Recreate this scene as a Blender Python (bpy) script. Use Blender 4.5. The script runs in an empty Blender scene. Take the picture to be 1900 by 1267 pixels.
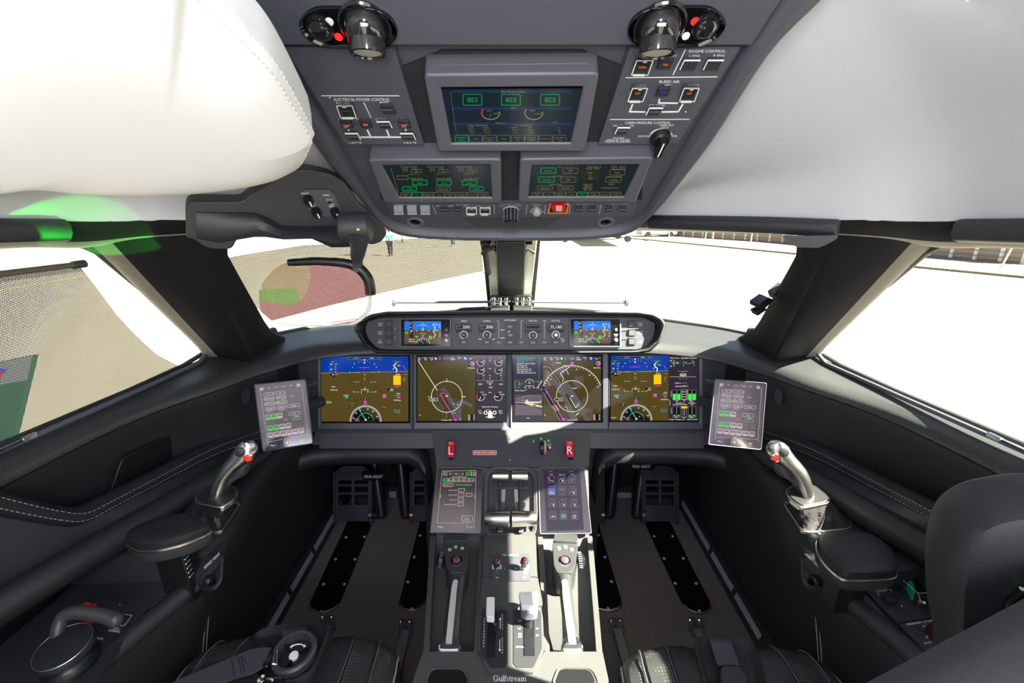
import bpy, bmesh, math, random
from mathutils import Vector, Matrix
V = Vector
random.seed(7)
R = math.radians
SC = bpy.context.scene
COL = SC.collection
# ------------------------------------------------------------------ camera
FPX = 820.0
EYE = V((0, 0, 1.25))
PITCH = math.atan((633 - 380) / FPX)
cam = bpy.data.cameras.new('camera')
cam.sensor_width = 36
cam.lens = FPX / 1900 * 36
cam.clip_start = .02
cam.clip_end = 600
camo = bpy.data.objects.new('camera', cam)
COL.objects.link(camo)
camo.location = EYE
camo.rotation_euler = (math.pi / 2 - PITCH, 0, 0)
SC.camera = camo
# ------------------------------------------------------------------ world, sun, fill lights, exposure
SC.view_settings.view_transform = 'Standard'
SC.view_settings.look = 'None'
SC.view_settings.exposure = 0.55
SC.view_settings.gamma = 1
w = bpy.data.worlds.new('world')
SC.world = w
w.use_nodes = True
nt = w.node_tree
sky = nt.nodes.new('ShaderNodeTexSky')
sky.sky_type = 'NISHITA'
sky.sun_disc = False
sky.sun_elevation = R(46)
sky.sun_rotation = R(113)
sky.dust_density = 2.5
hz = nt.nodes.new('ShaderNodeMixRGB')
hz.inputs[0].default_value = .5
hz.inputs[2].default_value = (1.6, 1.6, 1.6, 1)
nt.links.new(sky.outputs[0], hz.inputs[1])
nt.links.new(hz.outputs[0], nt.nodes['Background'].inputs[0])
nt.nodes['Background'].inputs[1].default_value = .24
SUN_TO = V((math.sin(R(113)) * math.cos(R(44)), math.cos(R(113)) * math.cos(R(44)), math.sin(R(44))))   # direction towards the sun


def light(name, kind, loc, energy, color, to=None, **kw):
    l = bpy.data.lights.new(name, kind)
    l.energy = energy
    l.color = color
    for k, v in kw.items():
        setattr(l, k, v)
    o = bpy.data.objects.new(name, l)
    COL.objects.link(o)
    o.location = loc
    if to is not None:
        o.rotation_euler = (V(to) - V(loc)).to_track_quat('-Z', 'Y').to_euler()
    return o


light('sun', 'SUN', (0, 0, 5), 43, (1, .93, .78), to=V((0, 0, 5)) - SUN_TO, angle=R(.6))
light('rear_fill_light', 'AREA', (0, -.50, 1.29), 9, (.88, .9, 1), to=(0, 1, 1.22), shape='RECTANGLE', size=1.0, size_y=.32)  # added fill behind the camera, in place of a camera flash
light('ceiling_fill_light', 'AREA', (.0, -.15, 1.62), 2, (.9, .93, 1), to=(0, .9, .9), size=.12)  # added small fill near the ceiling, out of view


MESH_SOLID = .53
# ------------------------------------------------------------------ pixel -> place helpers
def ray(x, y):
    u = (x - 950) / FPX
    v = (633.5 - y) / FPX
    c, s = math.cos(PITCH), math.sin(PITCH)
    return V((u, c + v * s, -s + v * c))


def atY(x, y, Y):
    d = ray(x, y)
    return EYE + d * (Y / d.y)


def atZ(x, y, Z):
    d = ray(x, y)
    return EYE + d * ((Z - EYE.z) / d.z)


def atX(x, y, X):
    d = ray(x, y)
    return EYE + d * (X / d.x)


class Fr:
    """a flat panel: origin, x to the right, y up, n towards the cockpit"""
    def __init__(s, o, x, y):
        s.o = V(o)
        s.x = V(x).normalized()
        y = V(y)
        s.y = (y - s.x * y.dot(s.x)).normalized()
        s.n = s.x.cross(s.y)

    def w(s, a, b, h=0):
        return s.o + s.x * a + s.y * b + s.n * h

    def uv(s, px, py, h=0):
        d = ray(px, py)
        p0 = s.o + s.n * h
        t = (p0 - EYE).dot(s.n) / d.dot(s.n)
        q = EYE + d * t - s.o
        return (q.dot(s.x), q.dot(s.y))

    def px(s, pts, h=0):
        return [s.uv(x, y, h) for x, y in pts]

    def at(s, px, py, h=0):
        a, b = s.uv(px, py, h)
        return s.w(a, b, h)


def fr3(a, b, c):
    """frame from top-left, top-right, bottom-left world points"""
    return Fr(a, b - a, a - c)


# ------------------------------------------------------------------ materials
MATS = {}


def mat(name, col, rough=.5, metal=0, noise=0, nscale=300, bump=0, spec=.5, coat=0, emis=None, es=1, alpha=None, sheen=0, trans=0):
    if name in MATS:
        return MATS[name]
    m = bpy.data.materials.new(name)
    m.use_nodes = True
    t = m.node_tree
    b = t.nodes['Principled BSDF']
    I = b.inputs
    I['Base Color'].default_value = (*col, 1)
    I['Roughness'].default_value = rough
    I['Metallic'].default_value = metal
    I['Specular IOR Level'].default_value = spec
    I['Coat Weight'].default_value = coat
    I['Coat Roughness'].default_value = .05
    I['Sheen Weight'].default_value = sheen
    I['Transmission Weight'].default_value = trans
    if emis:
        I['Emission Color'].default_value = (*emis, 1)
        I['Emission Strength'].default_value = es
    if noise or bump:
        tc = t.nodes.new('ShaderNodeTexCoord')
        n = t.nodes.new('ShaderNodeTexNoise')
        n.inputs['Scale'].default_value = nscale
        n.inputs['Detail'].default_value = 3
        t.links.new(tc.outputs['Object'], n.inputs['Vector'])
        if noise:
            r = t.nodes.new('ShaderNodeMixRGB')
            r.inputs[1].default_value = (*[c * (1 - noise) for c in col], 1)
            r.inputs[2].default_value = (*[min(1, c * (1 + noise)) for c in col], 1)
            t.links.new(n.outputs['Fac'], r.inputs[0])
            t.links.new(r.outputs[0], I['Base Color'])
        if bump:
            bm = t.nodes.new('ShaderNodeBump')
            bm.inputs['Strength'].default_value = bump
            bm.inputs['Distance'].default_value = .001
            t.links.new(n.outputs['Fac'], bm.inputs['Height'])
            t.links.new(bm.outputs[0], I['Normal'])
    MATS[name] = m
    return m


def glassy(name, tint=(1, 1, 1), gloss=.07, rough=0.0):
    m = bpy.data.materials.new(name)
    m.use_nodes = True
    t = m.node_tree
    t.nodes.remove(t.nodes['Principled BSDF'])
    tr = t.nodes.new('ShaderNodeBsdfTransparent')
    tr.inputs[0].default_value = (*tint, 1)
    g = t.nodes.new('ShaderNodeBsdfGlossy')
    g.inputs['Roughness'].default_value = rough
    mx = t.nodes.new('ShaderNodeMixShader')
    mx.inputs[0].default_value = gloss
    t.links.new(tr.outputs[0], mx.inputs[1])
    t.links.new(g.outputs[0], mx.inputs[2])
    t.links.new(mx.outputs[0], t.nodes['Material Output'].inputs[0])
    MATS[name] = m
    return m


def em(name, col, s=1):
    """lit screen colour behind smooth display glass"""
    return mat(name, (.004, .004, .005), .15, emis=col, es=s, spec=.3)


PANEL = mat('grey_panel_paint', (.050, .053, .064), .5, noise=.12, nscale=900, bump=.15)
PANEL2 = mat('overhead_panel_paint', (.075, .079, .10), .5, noise=.1, nscale=900, bump=.12)
BEZ = mat('bezel_grey', (.092, .095, .116), .42, noise=.08, nscale=500)
BEZ2 = mat('display_bezel_grey', (.085, .09, .105), .45, noise=.06, nscale=500)
DARK = mat('dark_moulded_plastic', (.022, .024, .028), .5, noise=.1, nscale=600, bump=.2)
LEATH = mat('black_leather', (.013, .0145, .016), .48, spec=.3, noise=.15, nscale=260, bump=.5)
LEDGE = mat('ledge_leather', (.034, .036, .036), .42, noise=.12, nscale=260, bump=.4)
LEATH2 = mat('dark_soft_trim', (.014, .0155, .017), .55, noise=.12, nscale=400, bump=.3)
BLACK = mat('black_plastic', (.008, .008, .009), .35)
GBLACK = mat('glossy_black', (.004, .004, .005), .12, spec=.25)
WHITE = mat('white_marking', (.85, .86, .88), .5)
GREYM = mat('grey_marking', (.42, .43, .46), .5)
CHROME = mat('brushed_metal', (.62, .60, .56), .28, metal=1, noise=.08, nscale=700)
POL = mat('polished_metal', (.75, .74, .72), .12, metal=1)
BRASS = mat('brass', (.75, .55, .25), .3, metal=1)
STITCH = mat('pale_stitching', (.42, .43, .42), .7)
WLEATH = mat('white_leather', (.86, .88, .90), .5, bump=.12, nscale=300)
LINER = mat('pale_grey_liner', (.50, .52, .54), .7, noise=.03, nscale=60, bump=.1)
CREAM = mat('cream_paint', (.55, .53, .40), .5)
PILLAR_LIT = mat('pillar_trim_lit', (.14, .122, .085), .6, noise=.1, nscale=40, bump=.2, sheen=.3)  # paler copy of the pillar leather, window light put into the colour
WPLAS = mat('white_plastic', (.75, .75, .72), .35)
RED = mat('red_plastic', (.55, .01, .02), .35)
EWHITE = em('screen_white', (.9, .86, .74), .8)
EDIM = em('screen_dim_grey', (.30, .29, .25), .8)
EGREEN = em('screen_green', (.03, .62, .06), 1)
EDGREEN = em('screen_dark_green', (.02, .30, .05), .8)
EBLUE = em('screen_sky_blue', (.0, .035, .30), .8)
EBLUE2 = em('standby_sky_blue', (.0, .13, .60), .9)
EBROWN = em('screen_earth_brown', (.085, .056, .010), .75)
EBROWN2 = em('map_olive_brown', (.060, .045, .006), .75)
EMAG = em('screen_magenta', (.75, .02, .65), .9)
ECYAN = em('screen_cyan', (.0, .5, .5), .8)
EAMB = em('screen_amber', (.75, .42, .0), 1)
ENAVY = em('screen_navy', (.004, .006, .03), .8)
EPURP = em('screen_purple_grey', (.020, .014, .026), 1)
EGREYM = em('map_grey', (.095, .085, .09), .8)
EBLK = em('screen_black', (.003, .003, .004), 1)
ERED = em('lit_red', (1, .02, .015), 1.5)
EORNG = em('lit_orange', (.9, .16, .01), 1)
EYEL = em('screen_dim_yellow', (.15, .135, .065), .9)
OGREEN = em('overhead_green', (.0, .22, .045), 1)


# ------------------------------------------------------------------ mesh building
class MB:
    def __init__(s):
        s.v = []
        s.f = []
        s.m = []

    def add(s, vs, fs, m):
        o = len(s.v)
        s.v += [tuple(p) for p in vs]
        s.f += [tuple(i + o for i in f) for f in fs]
        s.m += [m] * len(fs)
        return s

    def prism(s, fr, pts, h0, h1, m, top=None, cap=True):
        """pts (local) extruded along the frame normal"""
        a = sum(pts[i][0] * pts[(i + 1) % len(pts)][1] - pts[(i + 1) % len(pts)][0] * pts[i][1] for i in range(len(pts)))
        if a < 0:
            pts = pts[::-1]
        n = len(pts)
        vs = [fr.w(x, y, h0) for x, y in pts] + [fr.w(x, y, h1) for x, y in pts]
        fs = [tuple(range(n, 2 * n)), tuple(range(n - 1, -1, -1))]
        fs += [(i, (i + 1) % n, n + (i + 1) % n, n + i) for i in range(n)]
        s.add(vs, fs[:1], top or m)
        o = len(s.v) - 2 * n
        for f in fs[1:]:
            s.f.append(tuple(i + o for i in f))
            s.m.append(m)
        return s

    def ring(s, fr, out, inn, h0, h1, m, h2=None):
        """bezel: same number of points outside and inside"""
        n = len(out)
        h2 = h1 if h2 is None else h2
        vs = [fr.w(x, y, h0) for x, y in out] + [fr.w(x, y, h1) for x, y in out] + [fr.w(x, y, h2) for x, y in inn] + [fr.w(x, y, h0) for x, y in inn]
        fs = []
        a = sum(out[i][0] * out[(i + 1) % n][1] - out[(i + 1) % n][0] * out[i][1] for i in range(n))
        for k in range(4):
            for i in range(n):
                j = (i + 1) % n
                k2 = (k + 1) % 4
                f = (k * n + i, k * n + j, k2 * n + j, k2 * n + i)
                fs.append(f if a > 0 else f[::-1])
        return s.add(vs, fs, m)

    def box(s, c, sz, m, rot=None, fr=None):
        c = V(c)
        hx, hy, hz = [q / 2 for q in sz]
        ps = [V((x, y, z)) for x in (-hx, hx) for y in (-hy, hy) for z in (-hz, hz)]
        if fr:
            ps = [c + fr.x * p.x + fr.y * p.y + fr.n * p.z for p in ps]
        elif rot is not None:
            ps = [c + rot @ p for p in ps]
        else:
            ps = [c + p for p in ps]
        return s.add(ps, [(0, 1, 3, 2), (4, 6, 7, 5), (0, 4, 5, 1), (2, 3, 7, 6), (0, 2, 6, 4), (1, 5, 7, 3)], m)

    def loft(s, secs, m, closed=True, caps=True, flip=False, mfun=None):
        n = len(secs[0])
        vs = [p for q in secs for p in q]
        fs = []
        mm = []
        for k in range(len(secs) - 1):
            for i in range(n if closed else n - 1):
                j = (i + 1) % n
                f = (k * n + i, k * n + j, (k + 1) * n + j, (k + 1) * n + i)
                fs.append(f[::-1] if flip else f)
                mm.append(mfun(k, i) if mfun else m)
        if caps and closed:
            a = tuple(range(n))
            b = tuple(range((len(secs) - 1) * n, len(secs) * n))
            fs += [a if flip else a[::-1], b[::-1] if flip else b]
            mm += [m, m]
        o = len(s.v)
        s.v += [tuple(p) for p in vs]
        s.f += [tuple(i + o for i in f) for f in fs]
        s.m += mm
        return s

    def tube(s, path, r, m, n=12, sq=1.0, up=None):
        """tube along world points; r a number or a list"""
        path = [V(p) for p in path]
        rs = r if isinstance(r, (list, tuple)) else [r] * len(path)
        secs = []
        px = None
        for i, p in enumerate(path):
            a = path[max(i - 1, 0)]
            b = path[min(i + 1, len(path) - 1)]
            d = (b - a).normalized()
            if px is None:
                ref = V(up) if up is not None else (V((0, 0, 1)) if abs(d.z) < .9 else V((1, 0, 0)))
                x = d.cross(ref).normalized()
            else:
                x = (px - d * px.dot(d)).normalized()
            px = x
            y = d.cross(x)
            secs.append([p + (x * math.cos(2 * math.pi * k / n) + y * math.sin(2 * math.pi * k / n) * sq) * rs[i] for k in range(n)])
        return s.loft(secs, m)

    def lathe(s, prof, o, ax, m, n=24, ref=None, mfun=None):
        """prof (radius, height) along axis ax from o"""
        ax = V(ax).normalized()
        ref = V(ref) if ref is not None else (V((0, 0, 1)) if abs(ax.z) < .9 else V((1, 0, 0)))
        x = ref.cross(ax).normalized()
        y = ax.cross(x)
        secs = [[V(o) + ax * h + (x * math.cos(2 * math.pi * k / n) + y * math.sin(2 * math.pi * k / n)) * max(r, 1e-5) for k in range(n)] for r, h in prof]
        return s.loft(secs, m, mfun=mfun)

    def ball(s, c, r, m, n=16, rot=None):
        c = V(c)
        r = (r, r, r) if isinstance(r, (int, float)) else r
        secs = []
        for i in range(1, n // 2):
            t = math.pi * i / (n // 2)
            q = []
            for k in range(n):
                p = V((math.sin(t) * math.cos(2 * math.pi * k / n) * r[0], math.sin(t) * math.sin(2 * math.pi * k / n) * r[1], -math.cos(t) * r[2]))
                q.append(c + (rot @ p if rot else p))
            secs.append(q)
        return s.loft(secs, m)


SMOOTH = 38


def obj(name, mb, parent=None, bevel=0, seg=2, sub=0, label=None, mirror=False, smooth=True, solid=0):
    vs = [(-x, y, z) for x, y, z in mb.v] if mirror else mb.v
    fs = [f[::-1] for f in mb.f] if mirror else mb.f
    me = bpy.data.meshes.new(name)
    me.from_pydata(vs, [], fs)
    ms = []
    for m in mb.m:
        if m not in ms:
            ms.append(m)
    for m in ms:
        me.materials.append(m)
    idx = {m: i for i, m in enumerate(ms)}
    me.polygons.foreach_set('material_index', [idx[m] for m in mb.m])
    if smooth:
        me.polygons.foreach_set('use_smooth', [True] * len(fs))
        if not sub:
            me.set_sharp_from_angle(angle=R(SMOOTH))
    me.update()
    o = bpy.data.objects.new(name, me)
    COL.objects.link(o)
    if bevel:
        b = o.modifiers.new('bevel', 'BEVEL')
        b.width = bevel
        b.segments = seg
        b.limit_method = 'ANGLE'
        b.angle_limit = R(35)
        b.harden_normals = False
    if solid:
        b = o.modifiers.new('solid', 'SOLIDIFY')
        b.thickness = solid
    if sub:
        b = o.modifiers.new('sub', 'SUBSURF')
        b.levels = b.render_levels = sub
    if parent is not None:
        o.parent = parent
        o.matrix_parent_inverse = Matrix.Translation(parent.location).inverted()
        if parent.parent is not None:
            o.matrix_parent_inverse = Matrix.Identity(4)
        if parent.type == 'MESH':
            o.matrix_parent_inverse = Matrix.Identity(4)
    if label:
        o['label'] = label
    return o


def tag(o, label, cat, group=None):
    o['label'] = label
    o['category'] = cat
    if group:
        o['group'] = group
    return o


def thing(name, label, cat, loc, group=None):
    o = bpy.data.objects.new(name, None)
    o.empty_display_size = .02
    COL.objects.link(o)
    o.location = V(loc)
    return tag(o, label, cat, group)


def struct(o):
    o['kind'] = 'structure'
    return o


def dup(root, delta, label=None):
    c = root.copy()
    COL.objects.link(c)
    c.location = root.location + V(delta)
    if label:
        c['label'] = label

    def kids(a, b):
        for ch in list(a.children):
            d = ch.copy()
            COL.objects.link(d)
            d.parent = b
            kids(ch, d)
    kids(root, c)
    return c


def rr(x0, y0, x1, y1, r, n=4):
    """rounded rectangle, counter-clockwise"""
    out = []
    for cx, cy, a in ((x1 - r, y0 + r, -90), (x1 - r, y1 - r, 0), (x0 + r, y1 - r, 90), (x0 + r, y0 + r, 180)):
        for k in range(n + 1):
            t = R(a + 90 * k / n)
            out.append((cx + r * math.cos(t), cy + r * math.sin(t)))
    return out


def rnd(pts, r, n=4):
    """round the corners of any polygon"""
    out = []
    N = len(pts)
    for i in range(N):
        p = V((*pts[i], 0))
        a = V((*pts[i - 1], 0)) - p
        b = V((*pts[(i + 1) % N], 0)) - p
        ri = r[i] if isinstance(r, (list, tuple)) else r
        d = min(ri, a.length * .48, b.length * .48)
        a = p + a.normalized() * d
        b = p + b.normalized() * d
        for k in range(n + 1):
            t = k / n
            q = a * (1 - t) ** 2 + p * 2 * t * (1 - t) + b * t * t
            out.append((q.x, q.y))
    return out


# ------------------------------------------------------------------ flat markings and screen drawings
_tx = {}


def txt_mesh(s):
    if s not in _tx:
        c = bpy.data.curves.new('t', 'FONT')
        c.body = s
        c.resolution_u = 2
        o = bpy.data.objects.new('t', c)
        me = bpy.data.meshes.new_from_object(o)
        vs = [(v.co.x, v.co.y) for v in me.vertices]
        fs = [tuple(p.vertices) for p in me.polygons]
        xs = [a for a, b in vs] or [0, 1]
        _tx[s] = ([(a - min(xs), b) for a, b in vs], fs, max(xs) - min(xs))
        bpy.data.objects.remove(o)
        bpy.data.meshes.remove(me)
        bpy.data.curves.remove(c)
    return _tx[s]


class Draw:
    """draw on a frame in the coordinates of a crop: full pixel = (ox + x / k, oy + y / k)"""
    def __init__(s, mb, fr, ox=0, oy=0, k=1, h=0, step=1.2e-4):
        s.mb, s.fr, s.ox, s.oy, s.k, s.h, s.st = mb, fr, ox, oy, k, h, step

    def q(s, x, y):
        return s.fr.uv(s.ox + x / s.k, s.oy + y / s.k, s.h)

    def _put(s, p2, m, L):
        a = sum(p2[i][0] * p2[(i + 1) % len(p2)][1] - p2[(i + 1) % len(p2)][0] * p2[i][1] for i in range(len(p2)))
        if a < 0:
            p2 = p2[::-1]
        s.mb.add([s.fr.w(x, y, s.h + L * s.st) for x, y in p2], [tuple(range(len(p2)))], m)

    def poly(s, pts, m, L=1):
        s._put([s.q(*p) for p in pts], m, L)

    def rect(s, x0, y0, x1, y1, m, L=1):
        s.poly([(x0, y0), (x1, y0), (x1, y1), (x0, y1)], m, L)

    def line(s, pts, w, m, L=2, closed=False):
        P = list(pts) + ([pts[0]] if closed else [])
        for (x0, y0), (x1, y1) in zip(P, P[1:]):
            d = math.hypot(x1 - x0, y1 - y0) or 1
            nx, ny = -(y1 - y0) / d * w / 2, (x1 - x0) / d * w / 2
            ex, ey = (x1 - x0) / d * w / 2 * .6, (y1 - y0) / d * w / 2 * .6
            s.poly([(x0 - ex + nx, y0 - ey + ny), (x1 + ex + nx, y1 + ey + ny), (x1 + ex - nx, y1 + ey - ny), (x0 - ex - nx, y0 - ey - ny)], m, L)

    def box(s, x0, y0, x1, y1, w, m, L=2, r=0):
        P = rr(x0, y0, x1, y1, r, 3) if r else [(x0, y0), (x1, y0), (x1, y1), (x0, y1)]
        s.line(P, w, m, L, True)

    def arc(s, cx, cy, r, w, m, a0=0, a1=360, n=32, L=2, ry=None):
        ry = ry or r
        s.line([(cx + r * math.cos(R(a0 + (a1 - a0) * k / n)), cy + ry * math.sin(R(a0 + (a1 - a0) * k / n))) for k in range(n + 1)], w, m, L)

    def disc(s, cx, cy, r, m, L=1, n=16, ry=None, a0=0, a1=360):
        ry = ry or r
        s.poly([(cx + r * math.cos(R(a0 + (a1 - a0) * k / n)), cy + ry * math.sin(R(a0 + (a1 - a0) * k / n))) for k in range(n if a1 - a0 == 360 else n + 1)], m, L)

    def ticks(s, cx, cy, r0, r1, w, m, a0, a1, n, L=2):
        for k in range(n + 1):
            t = R(a0 + (a1 - a0) * k / n)
            s.line([(cx + r0 * math.cos(t), cy + r0 * math.sin(t)), (cx + r1 * math.cos(t), cy + r1 * math.sin(t))], w, m, L)

    def txt(s, body, x, y, h, m, w=None, L=3, al='c', rot=0):
        """text with cap height h and middle at (x, y); w forces the width"""
        vs, fs, tw = txt_mesh(body)
        k = h / .72
        kx = k if w is None else w / tw
        W = tw * kx
        x0 = {'c': -W / 2, 'l': 0, 'r': -W}[al]
        ca, sa = math.cos(R(rot)), math.sin(R(rot))
        out = []
        # local affine approximation of the perspective keeps it cheap
        A, B, C = s.q(x, y), s.q(x + 10, y), s.q(x, y + 10)
        ax, ay = (B[0] - A[0]) / 10, (B[1] - A[1]) / 10
        bx, by = (C[0] - A[0]) / 10, (C[1] - A[1]) / 10
        for a, b in vs:
            lx, ly = x0 + a * kx, h / 2 - b * k
            lx, ly = lx * ca - ly * sa, lx * sa + ly * ca
            out.append(s.fr.w(A[0] + lx * ax + ly * bx, A[1] + lx * ay + ly * by, s.h + L * s.st))
        s.mb.add(out, fs, m)
# ================================================================== THE SHELL
# stations along the right half, rear to nose: window foot, ledge crest, ledge lower edge
ST = [((.90, -.6, .85), (.86, -.6, .845), (.845, -.6, .81)), ((.90, .3, .85), (.855, .3, .842), (.84, .3, .808)),
      ((.887, .677, .85), (.846, .638, .84), (.835, .617, .808)), ((.845, .90, .855), (.80, .854, .845), (.79, .836, .818)),
      ((.82, 1.15, .86), (.72, 1.0, .851), (.70, .99, .825)), ((.75, 1.31, .862), (.655, 1.126, .853), (.647, 1.10, .824)),
      ((.63, 1.45, .858), (.567, 1.225, .860), (.54, 1.20, .829)), ((.30, 1.68, .853), (.30, 1.275, .862), (.30, 1.25, .832)),
      ((0, 1.76, .85), (0, 1.285, .862), (0, 1.26, .832))]
HT = [((.76, -.6, 1.19), (.70, -.6, 1.27)), ((.75, .3, 1.19), (.70, .3, 1.25)), ((.74, .65, 1.19), (.70, .626, 1.232)), ((.72, .76, 1.182), (.672, .73, 1.225)),
      ((.617, .85, 1.193), (.57, .80, 1.225)), ((.355, 1.2, 1.186), (.33, 1.08, 1.225)), ((0, 1.33, 1.18), (0, 1.15, 1.225))]


def flat9(s):
    return V([c for p in s for c in p])


def both(st, n):
    half = spl([V(sum(s, ())) for s in st], n)
    other = []
    for q in half[-2::-1]:
        o = list(q)
        for i in range(0, len(o), 3):
            o[i] = -o[i]
        other.append(V(o))
    return half + other


def spl(pts, n=6):
    """Catmull-Rom through points of any dimension"""
    P = [list(p) for p in pts]
    D = len(P[0])
    out = []
    for i in range(len(P) - 1):
        p0 = P[i - 1] if i else [2 * P[0][j] - P[1][j] for j in range(D)]
        p1, p2 = P[i], P[i + 1]
        p3 = P[i + 2] if i + 2 < len(P) else [2 * P[-1][j] - P[-2][j] for j in range(D)]
        for k in range(n):
            t = k / n
            q = [.5 * (2 * b + (c - a) * t + (2 * a - 5 * b + 4 * c - d) * t * t + (3 * b - a - 3 * c + d) * t ** 3) for a, b, c, d in zip(p0, p1, p2, p3)]
            out.append(V(q))
    out.append(V(P[-1]))
    return out


LST = both(ST, 6)
mb = MB()
secs = []
for q in LST:
    W, C, B = V(q[0:3]), V(q[3:6]), V(q[6:9])
    d = (C - W)
    dn = V((d.x, d.y, 0)).normalized()
    pr = [W - dn * .02 + V((0, 0, -.05)), W, W.lerp(C, .5) + V((0, 0, .002)), W.lerp(C, .86) + V((0, 0, .002)), C, C.lerp(B, .3) + dn * .009, C.lerp(B, .65) + dn * .009,
          B, B - dn * .03 + V((0, 0, -.002))]
    secs.append(spl(pr, 3))
mb.loft(secs, LEDGE, closed=False, flip=True)
# seam stitches across the ledge
ledge = tag(obj('glareshield', mb), 'long black leather ledge curving under all the cockpit windows', 'dashboard')

# floor
fm = mat('ribbed_carpet', (.19, .165, .175), .95, noise=.5, nscale=500, bump=.6)
t = fm.node_tree
wv = t.nodes.new('ShaderNodeTexWave')
wv.inputs['Scale'].default_value = 55
wv.inputs['Distortion'].default_value = 1.5
wv.inputs['Detail Scale'].default_value = 8
wv.bands_direction = 'X'
tc = t.nodes.new('ShaderNodeTexCoord')
t.links.new(tc.outputs['Object'], wv.inputs[0])
mxx = t.nodes.new('ShaderNodeMixRGB')
mxx.blend_type = 'MULTIPLY'
mxx.inputs[0].default_value = .65
src = t.nodes['Principled BSDF'].inputs['Base Color'].links[0].from_socket
t.links.new(src, mxx.inputs[1])
t.links.new(wv.outputs['Color'], mxx.inputs[2])
t.links.new(mxx.outputs[0], t.nodes['Principled BSDF'].inputs['Base Color'])
struct(obj('floor', MB().box((0, .65, -.02), (1.9, 2.6, .04), fm)))

# outer skin below the windows
def skin(name, a, b):
    mb = MB()
    secs = []
    for q in LST[a:b + 1]:
        W = V(q[0:3])
        f = min(1, max(0, (W.y - 1.1) / .5))
        x, y = W.x * (1.03 + .12 * f), W.y + .45 * f
        secs.append([W + V((0, 0, -.01)), W.lerp(V((x, y, .75)), .5), V((x, y, .62)), V((x, y, .3)), V((x * (.93 + .05 * f), y, -.03))])
    mb.loft(secs, LEATH2, closed=False)
    return struct(obj(name, mb, solid=.01))


N6 = 6
skin('wall_right', 0, 30)
skin('wall_front', 30, 66)
skin('wall_left', 66, 96)
BULK = mat('bulkhead_laminate', (.20, .18, .17), .6)
mb = MB()
fb = Fr((0, -.6, .8), (1, 0, 0), (0, 0, 1))
mb.ring(fb, [(-1, -.85), (1, -.85), (1, .9), (-1, .9)], [(-.30, -.80), (.30, -.80), (.30, .78), (-.30, .78)], -.03, 0, BULK)
struct(obj('wall_back', mb))

# ------------------------------------------------------------------ overhead plane and ceiling
OV = Fr((0, 1.075, 1.18), (1, 0, 0), (0, -.834, .552))
OUT_L = [(150, -290), (280, -110), (365, 0), (470, 105), (575, 265), (650, 358), (690, 397), (735, 432), (820, 441), (950, 443)]
INN_L = [(240, -330), (375, -140), (455, -15), (520, 88), (620, 250), (683, 355), (710, 397), (748, 418), (830, 427), (950, 429)]


def sym(P):
    return P + [(1900 - x, y) for x, y in P[-2::-1]]


ceil = {}
for side in (1, -1):
    mb = MB()
    T = [V(q[3:6]) for q in spl([V(sum(s, ())) for s in HT[:6]], 4)]
    op = [OV.at(*p, h=-.02) for p in OUT_L[:6]]
    O = [V(q) for q in spl([V((op[0].x, -.6, op[0].z + (op[0].y + .6) * .15))] + op[::1], 4)]
    O = [V((-p.x, p.y, p.z)) for p in O]
    n = 20
    def res(P, t):
        k = t * (len(P) - 1)
        i = min(int(k), len(P) - 2)
        return P[i].lerp(P[i + 1], k - i)
    secs = []
    for k in range(n + 1):
        a, b = res(T, k / n), res(O, k / n)
        m1 = a.lerp(b, .33) + V((.02, 0, .03))
        m2 = a.lerp(b, .7) + V((.012, 0, .018))
        secs.append([V(p) for p in spl([a, m1, m2, b, b + V((-.01, 0, .02))], 4)])
    mb.loft(secs, LINER, closed=False, flip=True)
    o = struct(obj('ceiling', mb, mirror=side < 0, solid=0))
mb = MB().box((0, -.2, 1.66), (1.5, 1.2, .02), LINER)
struct(obj('ceiling', mb))

# outer roof skin
mb = MB()
secs = []
for s in HT:
    H = V(s[0])
    zt = 1.72 - .52 * max(0, (H.y - .45) / .9) ** 1.3
    hx = max(H.x + .03, .02)
    secs.append([V((hx * math.cos(R(a)), H.y + .02, H.z + .03 + (zt - H.z - .03) * math.sin(R(a)))) for a in range(0, 181, 12)])
mb.loft(secs, LINER, closed=False)
struct(obj('ceiling', mb, solid=.01))

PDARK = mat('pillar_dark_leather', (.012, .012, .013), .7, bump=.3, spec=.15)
# header beam over the windows, with padded bars
HL = both(HT, 6)
mb = MB()
secs = []
for q in HL:
    H, T = V(q[0:3]), V(q[3:6])
    d = V((T.x - H.x, T.y - H.y, 0))
    if d.length < 1e-4:
        d = V((-H.x, 0, 0))
    d.normalize()
    secs.append(spl([H - d * .03 + V((0, 0, .03)), H - d * .012 + V((0, 0, .004)), H, H.lerp(T, .5) + d * .004 + V((0, 0, -.004)), T, T - d * .02 + V((0, 0, .02))], 3))
mb.loft(secs, PILLAR_LIT, closed=False, flip=True, mfun=lambda k, i: PILLAR_LIT if i < 8 else PDARK)  # lower lip takes the paler colour, painting the window light on it
struct(obj('trim_1', mb))

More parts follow.
